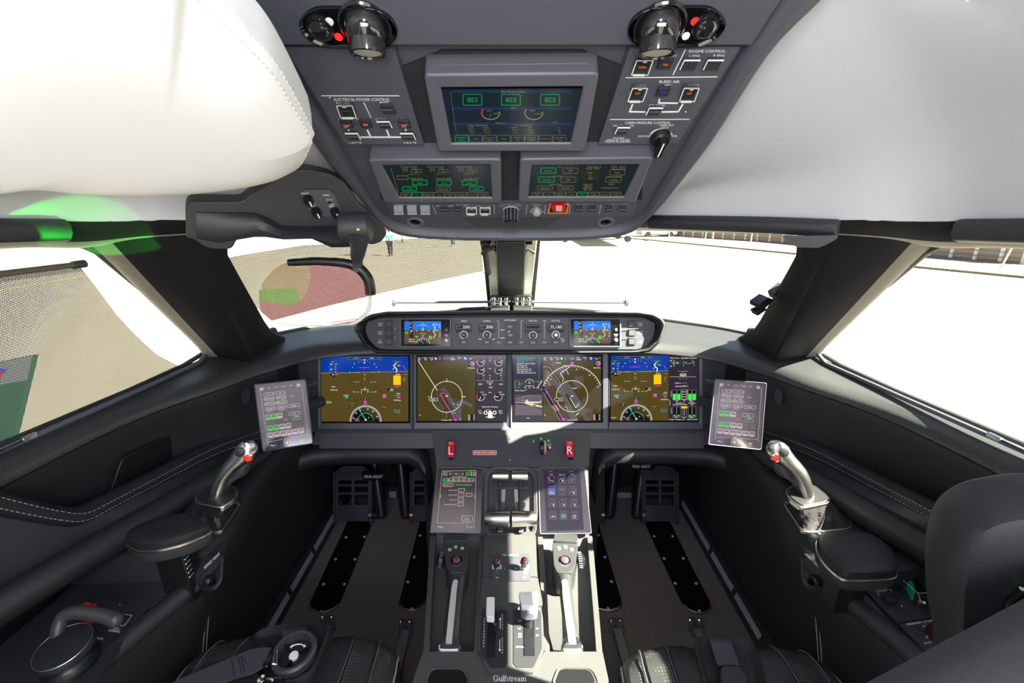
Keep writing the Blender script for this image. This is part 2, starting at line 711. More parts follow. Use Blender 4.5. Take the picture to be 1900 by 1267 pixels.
# ------------------------------------------------------------------ A pillars
def pillar(side):
    # foot and head quads: front-inner, inner corner, rear-inner, rear-outer, front-outer
    F = {'f': atZ(1388, 636, .862), 'i': atZ(1436, 672, .853), 'j': atZ(1494, 664, .857), 'r': atZ(1512, 663, .86)}
    Ht = {'f': V((.585, .90, 1.19)), 'i': V((.605, .835, 1.20)), 'j': V((.688, .772, 1.195)), 'r': V((.722, .775, 1.185))}
    secs = []
    for k in range(9):
        t = k / 8
        e = 1 + .25 * (max(0, .2 - t) / .2) ** 2 + .15 * (max(0, t - .85) / .15) ** 2
        p = {c: F[c].lerp(Ht[c], t) for c in F}
        mid = p['i'].lerp(p['j'], .5)
        f = mid + (p['f'] - mid) * e
        r = mid + (p['r'] - mid) * (1 + (e - 1) * .5)
        out = V((.05, .05, .0))
        ctl = [f + out * .9, f, p['i'] + (f - p['i']) * .25, p['i'], p['i'].lerp(p['j'], .55) + V((-.004, -.004, 0)), p['j'], r, r + out * .5]
        secs.append(spl(ctl, 3))
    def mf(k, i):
        return PDARK if i < 15 else PILLAR_LIT  # window-side reveal gets the colour with the light painted in
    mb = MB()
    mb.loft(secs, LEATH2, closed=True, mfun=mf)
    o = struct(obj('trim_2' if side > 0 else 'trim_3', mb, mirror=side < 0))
    # small map light / vent fin at the foot
    mb = MB()
    fr = Fr(atZ(1395, 618, .895), (.75, .6, 0), (.2, -.1, 1))
    mb.prism(fr, rnd([(-.016, -.012), (.018, -.014), (.022, .0), (.016, .012), (-.01, .014)], .005), -.012, .006, DARK)
    for k in range(3):
        mb.tube([fr.w(-.014, -.008 + .008 * k, .006), fr.w(.0, -.007 + .008 * k, .010), fr.w(.018, -.004 + .006 * k, .006)], .0015, POL, 6)
    oo = obj('air_vent', mb, bevel=.001, mirror=side < 0)
    tag(oo, 'small chrome-lined air vent at the foot of the %s windshield pillar' % ('right' if side > 0 else 'left'), 'vent')


pillar(1)
pillar(-1)

# ------------------------------------------------------------------ centre post
CP = mat('post_black', (.012, .014, .012), .4)
mb = MB()
B0, T0 = V((0, 1.74, .85)), V((0, 1.33, 1.185))
ax = (T0 - B0)
fcp = Fr(B0, (1, 0, 0), ax)
L = ax.length


def cpq(x, y, h=0):
    a, b = fcp.uv(x, y, h)
    return (a, b)


for s in (1, -1):
    q = fcp.px([(948 + s * 22, 560), (948 + s * 36, 560), (948 + s * 50, 436), (948 + s * 28, 436), (948 + s * 26, 470), (948 + s * 24, 500)])
    mb.prism(fcp, q, -.03, .0, CREAM)
    q = fcp.px([(948 + s * 36, 575), (948 + s * 43, 575), (948 + s * 57, 436), (948 + s * 50, 436)])
    mb.prism(fcp, q, -.05, -.01, CP)
    d = Draw(mb, fcp)
    for k in range(26):
        y = 476 + k * 2.6
        c = 948 + s * (37 - k * .25)
        d.line([(c - 4, y - s * 1.2), (c + 4, y + s * 1.2)], .9, WHITE if s > 0 else GREYM)
q = fcp.px([(926, 575), (970, 575), (974, 430), (922, 430)])
mb.prism(fcp, q, -.03, .012, CP)
q = fcp.px(rnd([(921, 430), (975, 430), (973, 495), (966, 498), (930, 498), (923, 495)], 5))
mb.prism(fcp, q, -.02, .04, DARK)
cp = struct(obj('trim_4', mb, bevel=.004))
for x in (936, 958):
    d = MB().lathe([(0, .0), (.0125, 0), (.0125, .006), (.008, .010), (0, .011)], fcp.at(x, 502, .012), fcp.n, mat('lamp_lens', (.9, .9, .88), .15))
    tag(obj('post_light', d), 'small round white lamp on the centre post, %s one' % ('left' if x < 948 else 'right'), 'light', 'round lamps on the centre post')
for s in (1, -1):
    m = MB()
    a = fcp.at(948 + s * 26, 462, .02)
    b = fcp.at(948 + s * 40, 450, .02) if s > 0 else fcp.at(948 - 46, 462, .0)
    m.tube([a, a + V((0, -.02, .02)), b], .006, BLACK, 8)
    m.ball(a, .011, BLACK, 10)
    m.tube([a + V((s * .01, -.01, .0)), a + V((s * .03, -.02, -.012))], .004, CHROME, 8)
    tag(obj('shade_hook', m), 'small black hook %s side of the centre post' % ('holding the lowered shade on the left' if s < 0 else 'left empty on the right'), 'hook')

# ------------------------------------------------------------------ windows
GLASS = glassy('window_glass', (.97, 1, .98), .03)
SEAL = mat('window_seal', (.035, .042, .036), .5)


def pane_loft(stW, stH):
    mb = MB()
    mb.loft([[w, w.lerp(h, .33), w.lerp(h, .66), h] for w, h in zip(stW, stH)], GLASS, closed=False)
    return mb


def ring_tube(P, r):
    return MB().tube(P + [P[0], P[1]], r, SEAL, 8)


def window(n, stW, stH, side):
    ps = stW + stH[::-1]
    f = struct(obj('window_%d' % n, ring_tube(ps, .006), mirror=side < 0))
    obj('pane', pane_loft(stW, stH), f, mirror=side < 0)
    return f


wsW = [V(q[0:3]) + V((0, 0, .004)) for q in spl([V(sum(s, ())) for s in ST[5:]], 5)]
wsW = [p for p in wsW]
hh = [V(q[0:3]) + V((.01, .01, .01)) for q in spl([V(sum(s, ())) for s in HT[4:]], 5)]


def resamp(P, n):
    out = []
    for k in range(n + 1):
        t = k / n * (len(P) - 1)
        i = min(int(t), len(P) - 2)
        out.append(P[i].lerp(P[i + 1], t - i))
    return out


a, b = resamp(wsW, 15), resamp(hh, 15)
a[-1].x = b[-1].x = .02
window(1, a, b, -1)
window(2, [p.copy() for p in a], [p.copy() for p in b], 1)
sw = [V((.90, .2, .853)), V((.895, .45, .853)), V((.887, .677, .853)), V((.848, .90, .858)), V((.832, 1.05, .862)), V((.826, 1.13, .872)), V((.820, 1.135, .89))]
sh = [V((.755, .2, 1.195)), V((.752, .4, 1.195)), V((.747, .60, 1.195)), V((.742, .69, 1.195)), V((.734, .73, 1.192)), V((.729, .765, 1.185)), V((.731, .79, 1.172))]
window(3, sw, sh, -1)
window(4, [p.copy() for p in sw], [p.copy() for p in sh], 1)
# side window sill trims with a bright guide rail
for side in (1, -1):
    m = MB()
    m.tube([V((.872, .2, .858)), V((.862, .62, .856)), V((.828, .86, .86)), V((.80, 1.06, .864)), V((.812, 1.12, .875))], .0055, BEZ, 8)
    m.tube([V((.862, .2, .862)), V((.852, .60, .860)), V((.845, .68, .862))], .0025, POL, 6)
    m.box((.845, .69, .862), (.006, .022, .008), POL)
    o = obj('trim_%d' % (5 if side > 0 else 6), m, mirror=side < 0)
    struct(o)

# ------------------------------------------------------------------ ground and the airport outside
GZ = -2.1
gm = mat('sunlit_concrete', (.19, .178, .145), .9, noise=.10, nscale=.6)
struct(obj('ground', MB().box((0, 60, GZ - .05), (360, 300, .1), gm)))
YEL = mat('yellow_paint', (.75, .50, .05), .8)


def gp(x, y, z=GZ):
    return atZ(x, y, z)


m = MB()
for a, b in ((gp(-60, 548), gp(160, 512)),):
    n = (b - a).cross(V((0, 0, 1))).normalized() * .09
    u = V((0, 0, .006))
    m.add([a - n + u, b - n + u, b + n + u, a + n + u], [(0, 1, 2, 3)], YEL)
    m.add([a - n, b - n, b + n, a + n], [(0, 1, 2, 3)], YEL)
tag(obj('ground_marking', m), 'thin yellow line painted across the tarmac outside the left window', 'ground marking')

# kerb, pavement and stone wall on the right
KB = [V((9, 52, GZ)), V((13.2, 45.5, GZ)), V((20.5, 30.8, GZ)), V((22.6, 24.5, GZ)), V((24.6, 20.8, GZ)), V((26, 18, GZ))]
WL = [V((16.4, 53.6, GZ)), V((18.2, 50.1, GZ)), V((24.7, 40.2, GZ)), V((27.8, 29.2, GZ)), V((29.35, 25.6, GZ))]
pave = mat('pavement', (.19, .15, .11), .9, noise=.35, nscale=1.2)
m = MB()
KW = [V((p.x + 30, p.y + 10, GZ)) for p in KB]
m.loft([[k + V((0, 0, -.02)), k + V((0, 0, .12)), q + V((0, 0, .12)), q + V((0, 0, -.02))] for k, q in zip(KB, KW)], pave)
struct(obj('trim_7', m))
STONE = mat('weathered_wall_blocks', (.24, .20, .15), .9, noise=.7, nscale=1.6)
t = STONE.node_tree
cr = t.nodes.new('ShaderNodeValToRGB')
nz = [n for n in t.nodes if n.type == 'TEX_NOISE'][0]
tc = [n for n in t.nodes if n.type == 'TEX_COORD'][0]
mp = t.nodes.new('ShaderNodeMapping')
mp.inputs['Scale'].default_value = (.5, .5, 2.2)
t.links.new(tc.outputs['Object'], mp.inputs[0])
t.links.new(mp.outputs[0], nz.inputs['Vector'])
cr.color_ramp.elements[0].color = (.30, .31, .27, 1)
cr.color_ramp.elements[0].position = .4
cr.color_ramp.elements[1].color = (.42, .27, .17, 1)
cr.color_ramp.elements[1].position = .6
t.links.new(nz.outputs['Fac'], cr.inputs[0])
t.links.new(cr.outputs[0], t.nodes['Principled BSDF'].inputs['Base Color'])
wall = thing('stone_wall', 'weathered wall of stacked stone blocks between white posts, along the pavement', 'wall', WL[2])
m = MB()
up = V((0, 0, .12))
for row in range(8):
    z0, z1 = .12 + row * .3, .12 + row * .3 + .29
    off = [V((-.04 * (row % 2), 0, 0)) for _ in WL]
    m.loft([[p + o + V((0, 0, z0)), p + o + V((-.06, 0, (z0 + z1) / 2)), p + o + V((0, 0, z1)), p + V((.5, .2, z1)), p + V((.5, .2, z0))] for p, o in zip(WL, off)], STONE)
obj('stone_courses', m, wall)
wp = MB()
Lw = [0]
for a, b in zip(WL, WL[1:]):
    Lw.append(Lw[-1] + (b - a).length)
k = 0
s = .3
while s < Lw[-1]:
    i = max(j for j in range(len(WL) - 1) if Lw[j] <= s)
    p = WL[i].lerp(WL[i + 1], (s - Lw[i]) / (Lw[i + 1] - Lw[i])) + V((-.10, -.03, 0))
    q = MB()
    for r in range(8):
        q.box(p + V((0, 0, .27 + r * .3)), (.13, .13, .25), WHITE)
    obj('post', q, wall)
    s += 1.15
q = MB().box(WL[-1] + V((-.05, -.3, 1.3)), (.5, .35, 2.4), mat('pale_plaster', (.72, .66, .58), .8))
tag(obj('gate_pillar', q), 'pale square gate pillar at the right end of the stone wall', 'pillar')
for i, (x, y0, dx) in enumerate(((1308, 448, .0), (1322, 448, .0), (1392, 455, .0), (1241, 442, .0), (1855, 500, .5))):
    p = gp(x, y0, GZ + .12)
    q = MB().tube([p, p + V((dx, 0, 2.2))], .045, mat('pale_metal', (.6, .52, .4), .5), 8)
    lab = ['thin pale post in front of the wall, left of the close pair', 'thin pale post in front of the wall, right of the close pair', 'single thin pale post in front of the wall, right of the pair',
           'thin pale post at the far left end of the wall', 'leaning pale metal pole in front of the wall at right edge'][i]
    tag(obj('metal_post', q), lab, 'post')
# bush
bm_ = mat('bush_leaves', (.30, .42, .04), .7, noise=.4, nscale=9)
m = MB()
for k in range(260):
    c = V((33 + random.uniform(-1.6, 2.2), 26.8 + random.uniform(-1.2, 1.2), GZ + .4 + abs(random.gauss(0, .9))))
    a = random.uniform(0, 6.3)
    d1 = V((math.cos(a), math.sin(a), random.uniform(-.5, .8))) * .22
    d2 = V((-math.sin(a), math.cos(a), random.uniform(-.5, .5))) * .12
    m.add([c - d1, c - d2, c + d1, c + d2], [(0, 1, 2, 3)], bm_)
tag(obj('bush', m), 'bright green leafy bush beyond the end of the stone wall', 'bush')

# parked aircraft beyond the windshield: only its wheels and shadow show below the header
PWHITE = mat('aircraft_white', (.8, .8, .8), .3)
jet = thing('parked_aircraft', 'parked aircraft far ahead, only its wheels and shadow showing under the header', 'aircraft', (5.5, 43, GZ))
m = MB()
m.loft([[V((5 + t_ * 8, 44 + t_ * 2, GZ + 2.3)) + V((0, math.cos(a) * r_, math.sin(a) * r_)) for a in [R(20 * k) for k in range(18)]] for t_, r_ in ((-.25, .3), (-.15, .9), (0, 1.15), (.6, 1.15), (.9, .6), (1, .2))], PWHITE)
obj('fuselage', m, jet)
obj('wing', MB().box((9, 45, GZ + 1.6), (3, 15, .25), PWHITE), jet)
for dx, yy in ((0, 42.6), (6, 43), (6.0, 47)):
    q = MB()
    for s in (-.18, .18):
        q.lathe([(.05, -.08), (.27, -.08), (.30, 0), (.27, .08), (.05, .08)], V((5.0 + dx, yy + s, GZ + .3)), (0, 1, 0), BLACK)
    q.tube([V((5.0 + dx, yy, GZ + .3)), V((5.0 + dx, yy + .2, GZ + 1.4))], .07, PWHITE)
    obj('landing_wheel', q, jet)
q = thing('service_car', 'pale green-grey vehicle parked at the left end of the stone wall', 'car', (14.8, 47.5, GZ))
m = MB()
fr = Fr((15.6, 48.2, GZ), (1, .12, 0), (0, 0, 1))
m.prism(fr, rnd([(-1.9, .35), (2.0, .35), (2.1, .9), (1.2, 1.0), (.7, 1.5), (-1.0, 1.5), (-1.5, 1.0), (-2.0, .85)], .1), -1.5, 0, mat('car_green_grey', (.25, .30, .26), .3))
obj('body', m, q, bevel=.05)
for a in (-1.2, 1.3):
    obj('wheel', MB().lathe([(.02, -.12), (.3, -.12), (.34, 0), (.3, .1), (.02, .1)], fr.w(a, .36, -.05), fr.n, BLACK), q)

# dark green banner standing outside the left side window
q = gp(20, 870)
bn = thing('banner_stand', 'tall dark green banner panel with red and blue motif standing outside left window', 'banner', atY(40, 760, 2.6))
fr = fr3(atY(-120, 700, 2.6), atY(62, 658, 2.6), atY(-150, 900, 2.45))
BG = mat('banner_green', (.006, .05, .03), .7)
m = MB().prism(fr, fr.px([(-160, 705), (62, 658), (20, 830), (-30, 1000), (-300, 1000)]), -.03, 0, BG)
d = Draw(m, fr, h=.0005)
d.poly([(-140, 702), (60, 660), (50, 705), (-140, 740)], mat('banner_grey', (.10, .11, .13), .7))
d.poly([(-30, 682), (14, 684), (2, 700), (-30, 706)], mat('banner_blue', (.02, .03, .25), .6), 2)
d.poly([(-30, 694), (8, 692), (0, 703), (-30, 708)], mat('banner_red', (.4, .01, .02), .6), 3)
obj('panel', m, bn)
c = fr.at(-60, 980)
m = MB().tube([V((c.x, c.y + .03, GZ)), V((c.x, c.y + .03, c.z + .2))], .03, CHROME)
m.box((c.x, c.y, GZ + .02), (.6, .5, .04), BLACK)
obj('stand', m, bn)

# hose lying on the tarmac
m = MB().tube([gp(x, y) + V((0, 0, .05)) for x, y in ((1175, 441), (1190, 444), (1200, 447), (1215, 446), (1212, 440), (1200, 439))], .06, BLACK, 6)
tag(obj('hose', m), 'dark hose looped on the tarmac near the kerb end', 'hose')
for i, (x, y, a) in enumerate(((1030, 491, .7), (1058, 469, .4), (848, 474, .4))):
    p = gp(x, y)
    m = MB()
    m.prism(Fr(p, (1, .1, 0), (0, 1, 0)), [(math.cos(k * .7) * a * (1 + .3 * math.sin(k * 3)), math.sin(k * .7) * a * .35) for k in range(9)], 0, .004, mat('oil_stain', (.2, .18, .14), .9))
    tag(obj('stain', m), ['long faint stain on the tarmac right of the centre post', 'small stain near the parked aircraft wheel', 'faint stain on the tarmac seen through the mesh shade'][i], 'stain')
# ================================================================== INSTRUMENT PANEL
class Crop:
    def __init__(s, ox, oy, k):
        s.ox, s.oy, s.k = ox, oy, k

    def p(s, pts):
        return [(s.ox + x / s.k, s.oy + y / s.k) for x, y in pts]

    def one(s, x, y):
        return (s.ox + x / s.k, s.oy + y / s.k)

    def draw(s, mb, fr, h=0, step=1.2e-4):
        return Draw(mb, fr, s.ox, s.oy, s.k, h, step)


def slab(mb, fr, pts, h0, h1, m, r=0, n=3, top=None):
    """prism whose visible top face matches full-pixel points pts"""
    q = fr.px(pts, h1)
    if r:
        q = rnd(q, r, n)
    return mb.prism(fr, q, h0, h1, m, top)


def frame_ring(mb, fr, out, inn, h0, h1, m, ro=.006, ri=.002, h2=None):
    return mb.ring(fr, rnd(fr.px(out, h1), ro, 4), rnd(fr.px(inn, h1), ri, 4), h0, h1, m, h2)


MP = Fr((0, 1.24, .583), (1, 0, 0), (0, .06, .228))
PB = Fr((0, 1.134, .512), (1, 0, 0), (0, .091, .073))
PA = Fr((0, 1.0, .391), (1, 0, 0), (0, .134, .121))
PF = Fr((0, .612, .382), (1, 0, 0), (0, 1, .008))

panel = thing('instrument_panel', 'wide grey instrument panel holding the four large displays', 'instrument panel', (0, 1.25, .6))
m = MB()
slab(m, MP, [(585, 652), (1313, 652), (1319, 802), (579, 802)], -.05, -.006, PANEL, .004)
slab(m, MP, [(545, 672), (588, 652), (583, 800), (568, 800)], -.05, -.012, PANEL, .003)
slab(m, MP, [(1352, 672), (1311, 652), (1316, 800), (1330, 800)], -.05, -.012, PANEL, .003)
obj('panel_face', m, panel, bevel=.002)
# shelf below the displays, then the padded knee roll
shelf = [(1.30, .60), (1.24, .588), (1.222, .577), (1.20, .547), (1.214, .540), (1.30, .52)]
m = MB()
m.loft([[V((x, y, z)) for y, z in shelf] for x in (-.612, -.42, .42, .612)], PANEL)
obj('shelf', m, panel, bevel=.003)
for x0, x1, lab in ((592, 806, 'left'), (1094, 1306, 'right')):
    m = MB()
    fs = Fr((0, 1.20, .547), (1, 0, 0), (0, .022, .030))
    slab(m, fs, [(x0 + 2, 803), (x1 - 1, 803), (x1, 832), (x0, 832)], -.01, .004, PANEL, .003)
    obj('drawer_front', m, panel, bevel=.002)
for s in (1, -1):
    m = MB()
    secs = []
    for x, dy, dz, dd in ((.255, -.05, -.11, 0), (.262, -.03, -.05, 0), (.285, -.008, -.018, 0), (.32, 0, 0, 0), (.5, 0, 0, 0), (.60, -.01, .0, .0), (.655, -.05, .0, 0), (.70, -.11, .0, 0)):
        prof = [(1.30, .535), (1.22, .540), (1.198, .535), (1.186, .522), (1.184, .505), (1.193, .485), (1.215, .472), (1.30, .475)]
        secs.append([V((x * s, y + dy, z + dz)) for y, z in prof])
    m.loft(secs, LEATH2, flip=s > 0)
    obj('knee_roll', m, panel)


# ---- display units
def display(px, label, extra=0):
    """px: outer left/right, top/bottom, then screen l,r,t,b"""
    x0, x1, y0, y1, a0, a1, b0, b1 = px
    o = thing('flight_display', label, 'display', MP.at((x0 + x1) / 2, (y0 + y1) / 2), 'large displays across the instrument panel')
    m = MB()
    frame_ring(m, MP, [(x0, y1), (x1, y1), (x1, y0), (x0, y0)], [(a0 - 2, b1 + 2.5), (a1 + 2, b1 + 2.5), (a1 + 2, b0 - 2), (a0 - 2, b0 - 2)], -.02, .006, BEZ2, .003, .002, .002)
    obj('bezel', m, o, bevel=.0012)
    s = MB()
    slab(s, MP, [(a0 - 3, b1 + 3), (a1 + 3, b1 + 3), (a1 + 3, b0 - 3), (a0 - 3, b0 - 3)], -.01, .0, GBLACK)
    return o, s


def pfd_common(d, cx, cy, sx, ax, w0, w1, yb, ys):
    """attitude symbols; cx, cy centre cross; sx speed tape shift; ax altitude tape shift, in left-display crop pixels"""
    X = lambda x: x + cx - 1290
    Y = lambda y: y + cy - 490
    d.rect(w0, Y(125), w1, Y(300), EBLUE, 0.4)
    d.rect(w0, Y(300), w1, yb, EBROWN, 0.4)
    d.line([(w0, Y(312)), (w1, Y(290))], 5, mat_hz, 1)
    for a, b in ((1095, 1215), (1222, 1345), (1350, 1472)):
        d.rect(X(a), Y(135), X(b), Y(155), ENAVY, 1)
        d.box(X(a), Y(135), X(b), Y(155), 2, EDIM)
    d.txt('HDG', X(1185), Y(145), 12, EGREEN)
    d.txt('MSL', X(1372), Y(145), 12, EWHITE)
    d.txt('AT', X(1442), Y(145), 12, EGREEN)
    d.poly([(X(1275), Y(160)), (X(1293), Y(160)), (X(1284), Y(178))], EWHITE)
    d.poly([(X(1272), Y(200)), (X(1296), Y(200)), (X(1284), Y(184))], EWHITE)
    for k in range(-3, 4):
        if k:
            d.disc(X(1284 + k * 30 + (20 if abs(k) == 3 else 0) * (1 if k > 0 else -1)), Y(172 + k * k * 4), 5 if abs(k) == 3 else 3, EWHITE, n=6)
    for s_ in (-1, 1):
        d.line([(X(1284 + s_ * 137), Y(250)), (X(1284 + s_ * 129), Y(242))], 3, EWHITE)
    d.line([(X(1228), Y(250)), (X(1340), Y(248))], 4, EMAG)
    d.line([(X(1284), Y(238)), (X(1284), Y(262))], 3, EMAG)
    d.txt('10', X(1125), Y(302), 12, EWHITE)
    d.txt('10', X(1445), Y(297), 12, EWHITE)
    for a, b, c in ((1160, 1210, EGREEN), (1345, 1395, EGREEN), (1215, 1228, EWHITE), (1400, 1425, EDIM)):
        d.line([(X(a), Y(301)), (X(b), Y(300))], 3, c)
    d.line([(X(1276), Y(322)), (X(1286), Y(330)), (X(1296), Y(322))], 3, EWHITE)
    for y, w_ in ((365, 12), (386, 6)):
        d.line([(X(1286 - w_), Y(y)), (X(1286 + w_), Y(y))], 2.5, EWHITE)
    for y in (405, 515):
        for s_ in (-1, 1):
            for k in range(5):
                x = 1288 + s_ * (62 + k * 10)
                d.line([(X(x - 3), Y(y + 3)), (X(x + 3), Y(y + 3))], 2.5, EWHITE)
            d.txt('5' if y == 405 else '10', X(1288 + s_ * 120), Y(y), 14, EWHITE)
    d.line([(X(1276), Y(490)), (X(1290), Y(478)), (X(1304), Y(490)), (X(1290), Y(502))], 3, EWHITE, closed=True)
    d.line([(X(1250), Y(490)), (X(1274), Y(490))], 3, EWHITE)
    d.line([(X(1306), Y(490)), (X(1332), Y(490))], 3, EWHITE)
    d.line([(X(1290), Y(464)), (X(1290), Y(476))], 3, EWHITE)
    d.line([(X(1250), Y(490)), (X(1250), Y(538))], 2.5, EWHITE)
    d.disc(X(1321), Y(514), 9, EGREEN, n=8)
    d.rect(X(1312), Y(506), X(1332), Y(524), EDGREEN, .8)
    for k in range(5):
        c = X(1230 + 31 * k)
        d.rect(c - 14, Y(588), c + 14, Y(602), EBLK, 1)
        d.disc(c, Y(595), 5, EWHITE if k == 2 else ECYAN, 2, 6)
    # compass rose at the foot
    c, r = (X(1297), yb - 3 if yb < 842 else 840), 172
    d.disc(c[0], c[1], r, EBLK, 1, 30, a0=180, a1=360)
    d.disc(c[0], c[1] - 2, r * .97, mat('rose_ground', (.004, .004, .005), .1, emis=(.03, .028, .008), es=1), 1.5, 16, a0=235, a1=360)
    d.arc(c[0], c[1], r, 4, EWHITE, 180, 360, 30)
    d.ticks(c[0], c[1], r - 18, r - 3, 3.4, EWHITE, 180, 360, 36)
    for a, t_ in ((195, '12'), (221, '15'), (245, 'S'), (280, '21'), (306, '24'), (338, 'W')):
        d.txt(t_, c[0] + 138 * math.cos(R(a)), c[1] + 138 * math.sin(R(a)), 17, EWHITE)
    d.line([(c[0] - 84, c[1] - 150), (c[0] - 12, c[1] - 34)], 9, ECYAN)
    d.line([(c[0] - 12, c[1] - 34), (c[0], c[1] - 16)], 5, EDIM)
    d.arc(c[0] - 2, c[1], 88, 4, EDIM, 200, 355, 18)
    d.poly([(c[0] - 12, c[1] - 14), (c[0] + 14, c[1] - 14), (c[0] + 5, c[1] - 4), (c[0], c[1] - 30), (c[0] - 4, c[1] - 4)], EWHITE, 3)
    d.disc(c[0] + 34, c[1] - 40, 7, EGREEN, 3, 6)
    d.disc(c[0] + 66, c[1] - 62, 6, EGREEN, 3, 6)
    d.box(c[0] - 118, c[1] - 30, c[0] - 72, c[1] - 4, 3, EDIM, 3, 8)
    d.txt('10', c[0] - 95, c[1] - 17, 14, EWHITE, L=4)
    d.rect(c[0] - 22, c[1] - 205, c[0] + 16, c[1] - 190, EMAG, 2)
    d.line([(c[0] - 18, c[1] - 186), (c[0] - 4, c[1] - 200), (c[0] + 12, c[1] - 186)], 4, EMAG)
    d.txt('210', c[0] - 4, c[1] - 220, 13, EWHITE)
    d.txt('CRS TKE', c[0] - 152, c[1] - 195, 10, EDIM)
    d.rect(c[0] - 178, c[1] - 184, c[0] - 128, c[1] - 162, EBLK, 1)
    d.txt('-1.3', c[0] - 152, c[1] - 173, 14, EWHITE)
    # speed tape
    S = lambda x: x + sx
    d.rect(S(905), Y(177), S(965), Y(198), EBLK, 1)
    d.txt('250', S(935), Y(188), 15, EGREEN)
    d.poly([(S(972), Y(208)), (S(985), Y(202)), (S(985), Y(214))], EGREEN)
    for y, t_ in ((212, '80'), (267, '60')):
        d.txt(t_, S(920), Y(y), 15, EWHITE)
    for k in range(4):
        d.line([(S(957), Y(212 + 28 * k)), (S(970), Y(212 + 28 * k))], 3, EWHITE)
    d.box(S(903), Y(180), S(972), Y(300), 1.5, EDIM)
    d.rect(S(903), Y(311), S(960), Y(338), EBLK, 2)
    d.rect(S(935), Y(296), S(960), Y(355), EBLK, 2)
    d.txt('40', S(938), Y(325), 18, EWHITE, L=4)
    d.line([(S(960), Y(325)), (S(990), Y(325))], 2.5, EWHITE)
    # altitude tape
    A = lambda x: x + ax
    d.rect(A(1602), Y(178), A(1676), Y(198), EBLK, 1)
    d.box(A(1602), Y(178), A(1678), Y(198), 1.5, EDIM)
    d.txt('18000', A(1640), Y(188), 14, EGREEN)
    d.line([(A(1630), Y(205)), (A(1605), Y(228)), (A(1642), Y(268)), (A(1636), Y(300))], 9, EWHITE)
    d.line([(A(1600), Y(258)), (A(1620), Y(258))], 3, EWHITE)
    d.line([(A(1592), Y(270)), (A(1605), Y(270))], 3, EWHITE)
    d.rect(A(1645), Y(220), A(1680), Y(234), EDIM, 1)
    d.poly([(A(1602), Y(322)), (A(1615), Y(310)), (A(1680), Y(310)), (A(1680), Y(336)), (A(1615), Y(336))], EBLK, 2)
    d.txt('42590', A(1647), Y(323), 17, EWHITE, L=4)
    d.rect(A(1602), Y(336), A(1684), Y(440), EAMB, 1)
    d.rect(A(1606), Y(452), A(1684), Y(466), mat('dark_magenta', (.004, .004, .005), .1, emis=(.3, .01, .25), es=1), 1)
    d.txt('29.92IN', A(1645), Y(459), 11, EMAG)
    for k in range(4):
        d.line([(A(1708 + k * 8), Y(225 + 12 * k)), (A(1722 + k * 6), Y(245 + 12 * k))], 3, EDIM)
        d.line([(A(1712 + k * 3), Y(372 + 12 * k)), (A(1738 - k * 2), Y(355 + 12 * k))], 3, EDIM)
    d.line([(A(1722), Y(324)), (A(1752), Y(324))], 4, EGREEN)


mat_hz = em('horizon_line', (.35, .20, .10), .8)
O1, s = display((590, 765, 655, 796, 596, 758, 661, 783), 'leftmost large flight display, blue sky over brown ground filling the full screen')
c2 = Crop(460, 640, 5.9375)
d = c2.draw(s, MP, .0003)
pfd_common(d, 1290, 490, 0, 0, 808, 1768, 842, 0)
d.txt('0.004', 942, 460, 14, EWHITE)
d.txt('NGR 0.0L', 952, 495, 14, EWHITE)
d.txt('UA/ALT', 875, 612, 13, EDIM)
d.txt('FL/B 903P', 888, 632, 13, EWHITE)
d.txt('GTVW', 1080, 555, 14, EWHITE)
d.rect(1070, 566, 1103, 584, ECYAN)
d.txt('DH', 1585, 484, 12, EWHITE)
d.rect(1540, 478, 1566, 508, EBLK)
d.txt('29/29', 1580, 500, 13, EWHITE)
d.txt('HDG', 1505, 553, 13, EWHITE)
d.rect(1488, 563, 1522, 584, EMAG)
d.rect(1590, 524, 1682, 588, mat('info_box', (.004, .004, .005), .1, emis=(.05, .045, .01), es=1))
d.txt('FMS2', 1658, 535, 13, EWHITE)
d.txt('0.1 NM', 1645, 555, 14, EGREEN)
d.rect(1640, 570, 1680, 583, EMAG, 2)
d.txt('TERMINAL', 1647, 608, 13, EWHITE)
d.rect(1476, 674, 1520, 696, EBLK)
d.txt('TCAS', 1498, 685, 13, EAMB)
d.txt('MAP 1.00', 1645, 718, 13, ECYAN)
d.txt('VPS 0.00', 1645, 740, 13, ECYAN)
obj('screen', s, O1)

# second display: moving map and engine page
O2, s = display((768, 943, 655, 796, 774, 937, 661, 782), 'second large flight display from left, olive moving map with white range ring and engine gauges')
c3 = Crop(765, 645, 8.174)
d = c3.draw(s, MP, .0003)
d.rect(78, 135, 965, 205, EPURP, .5)
d.rect(78, 200, 958, 1110, EBROWN2, .5)
d.rect(965, 130, 1415, 1115, EPURP, .5)


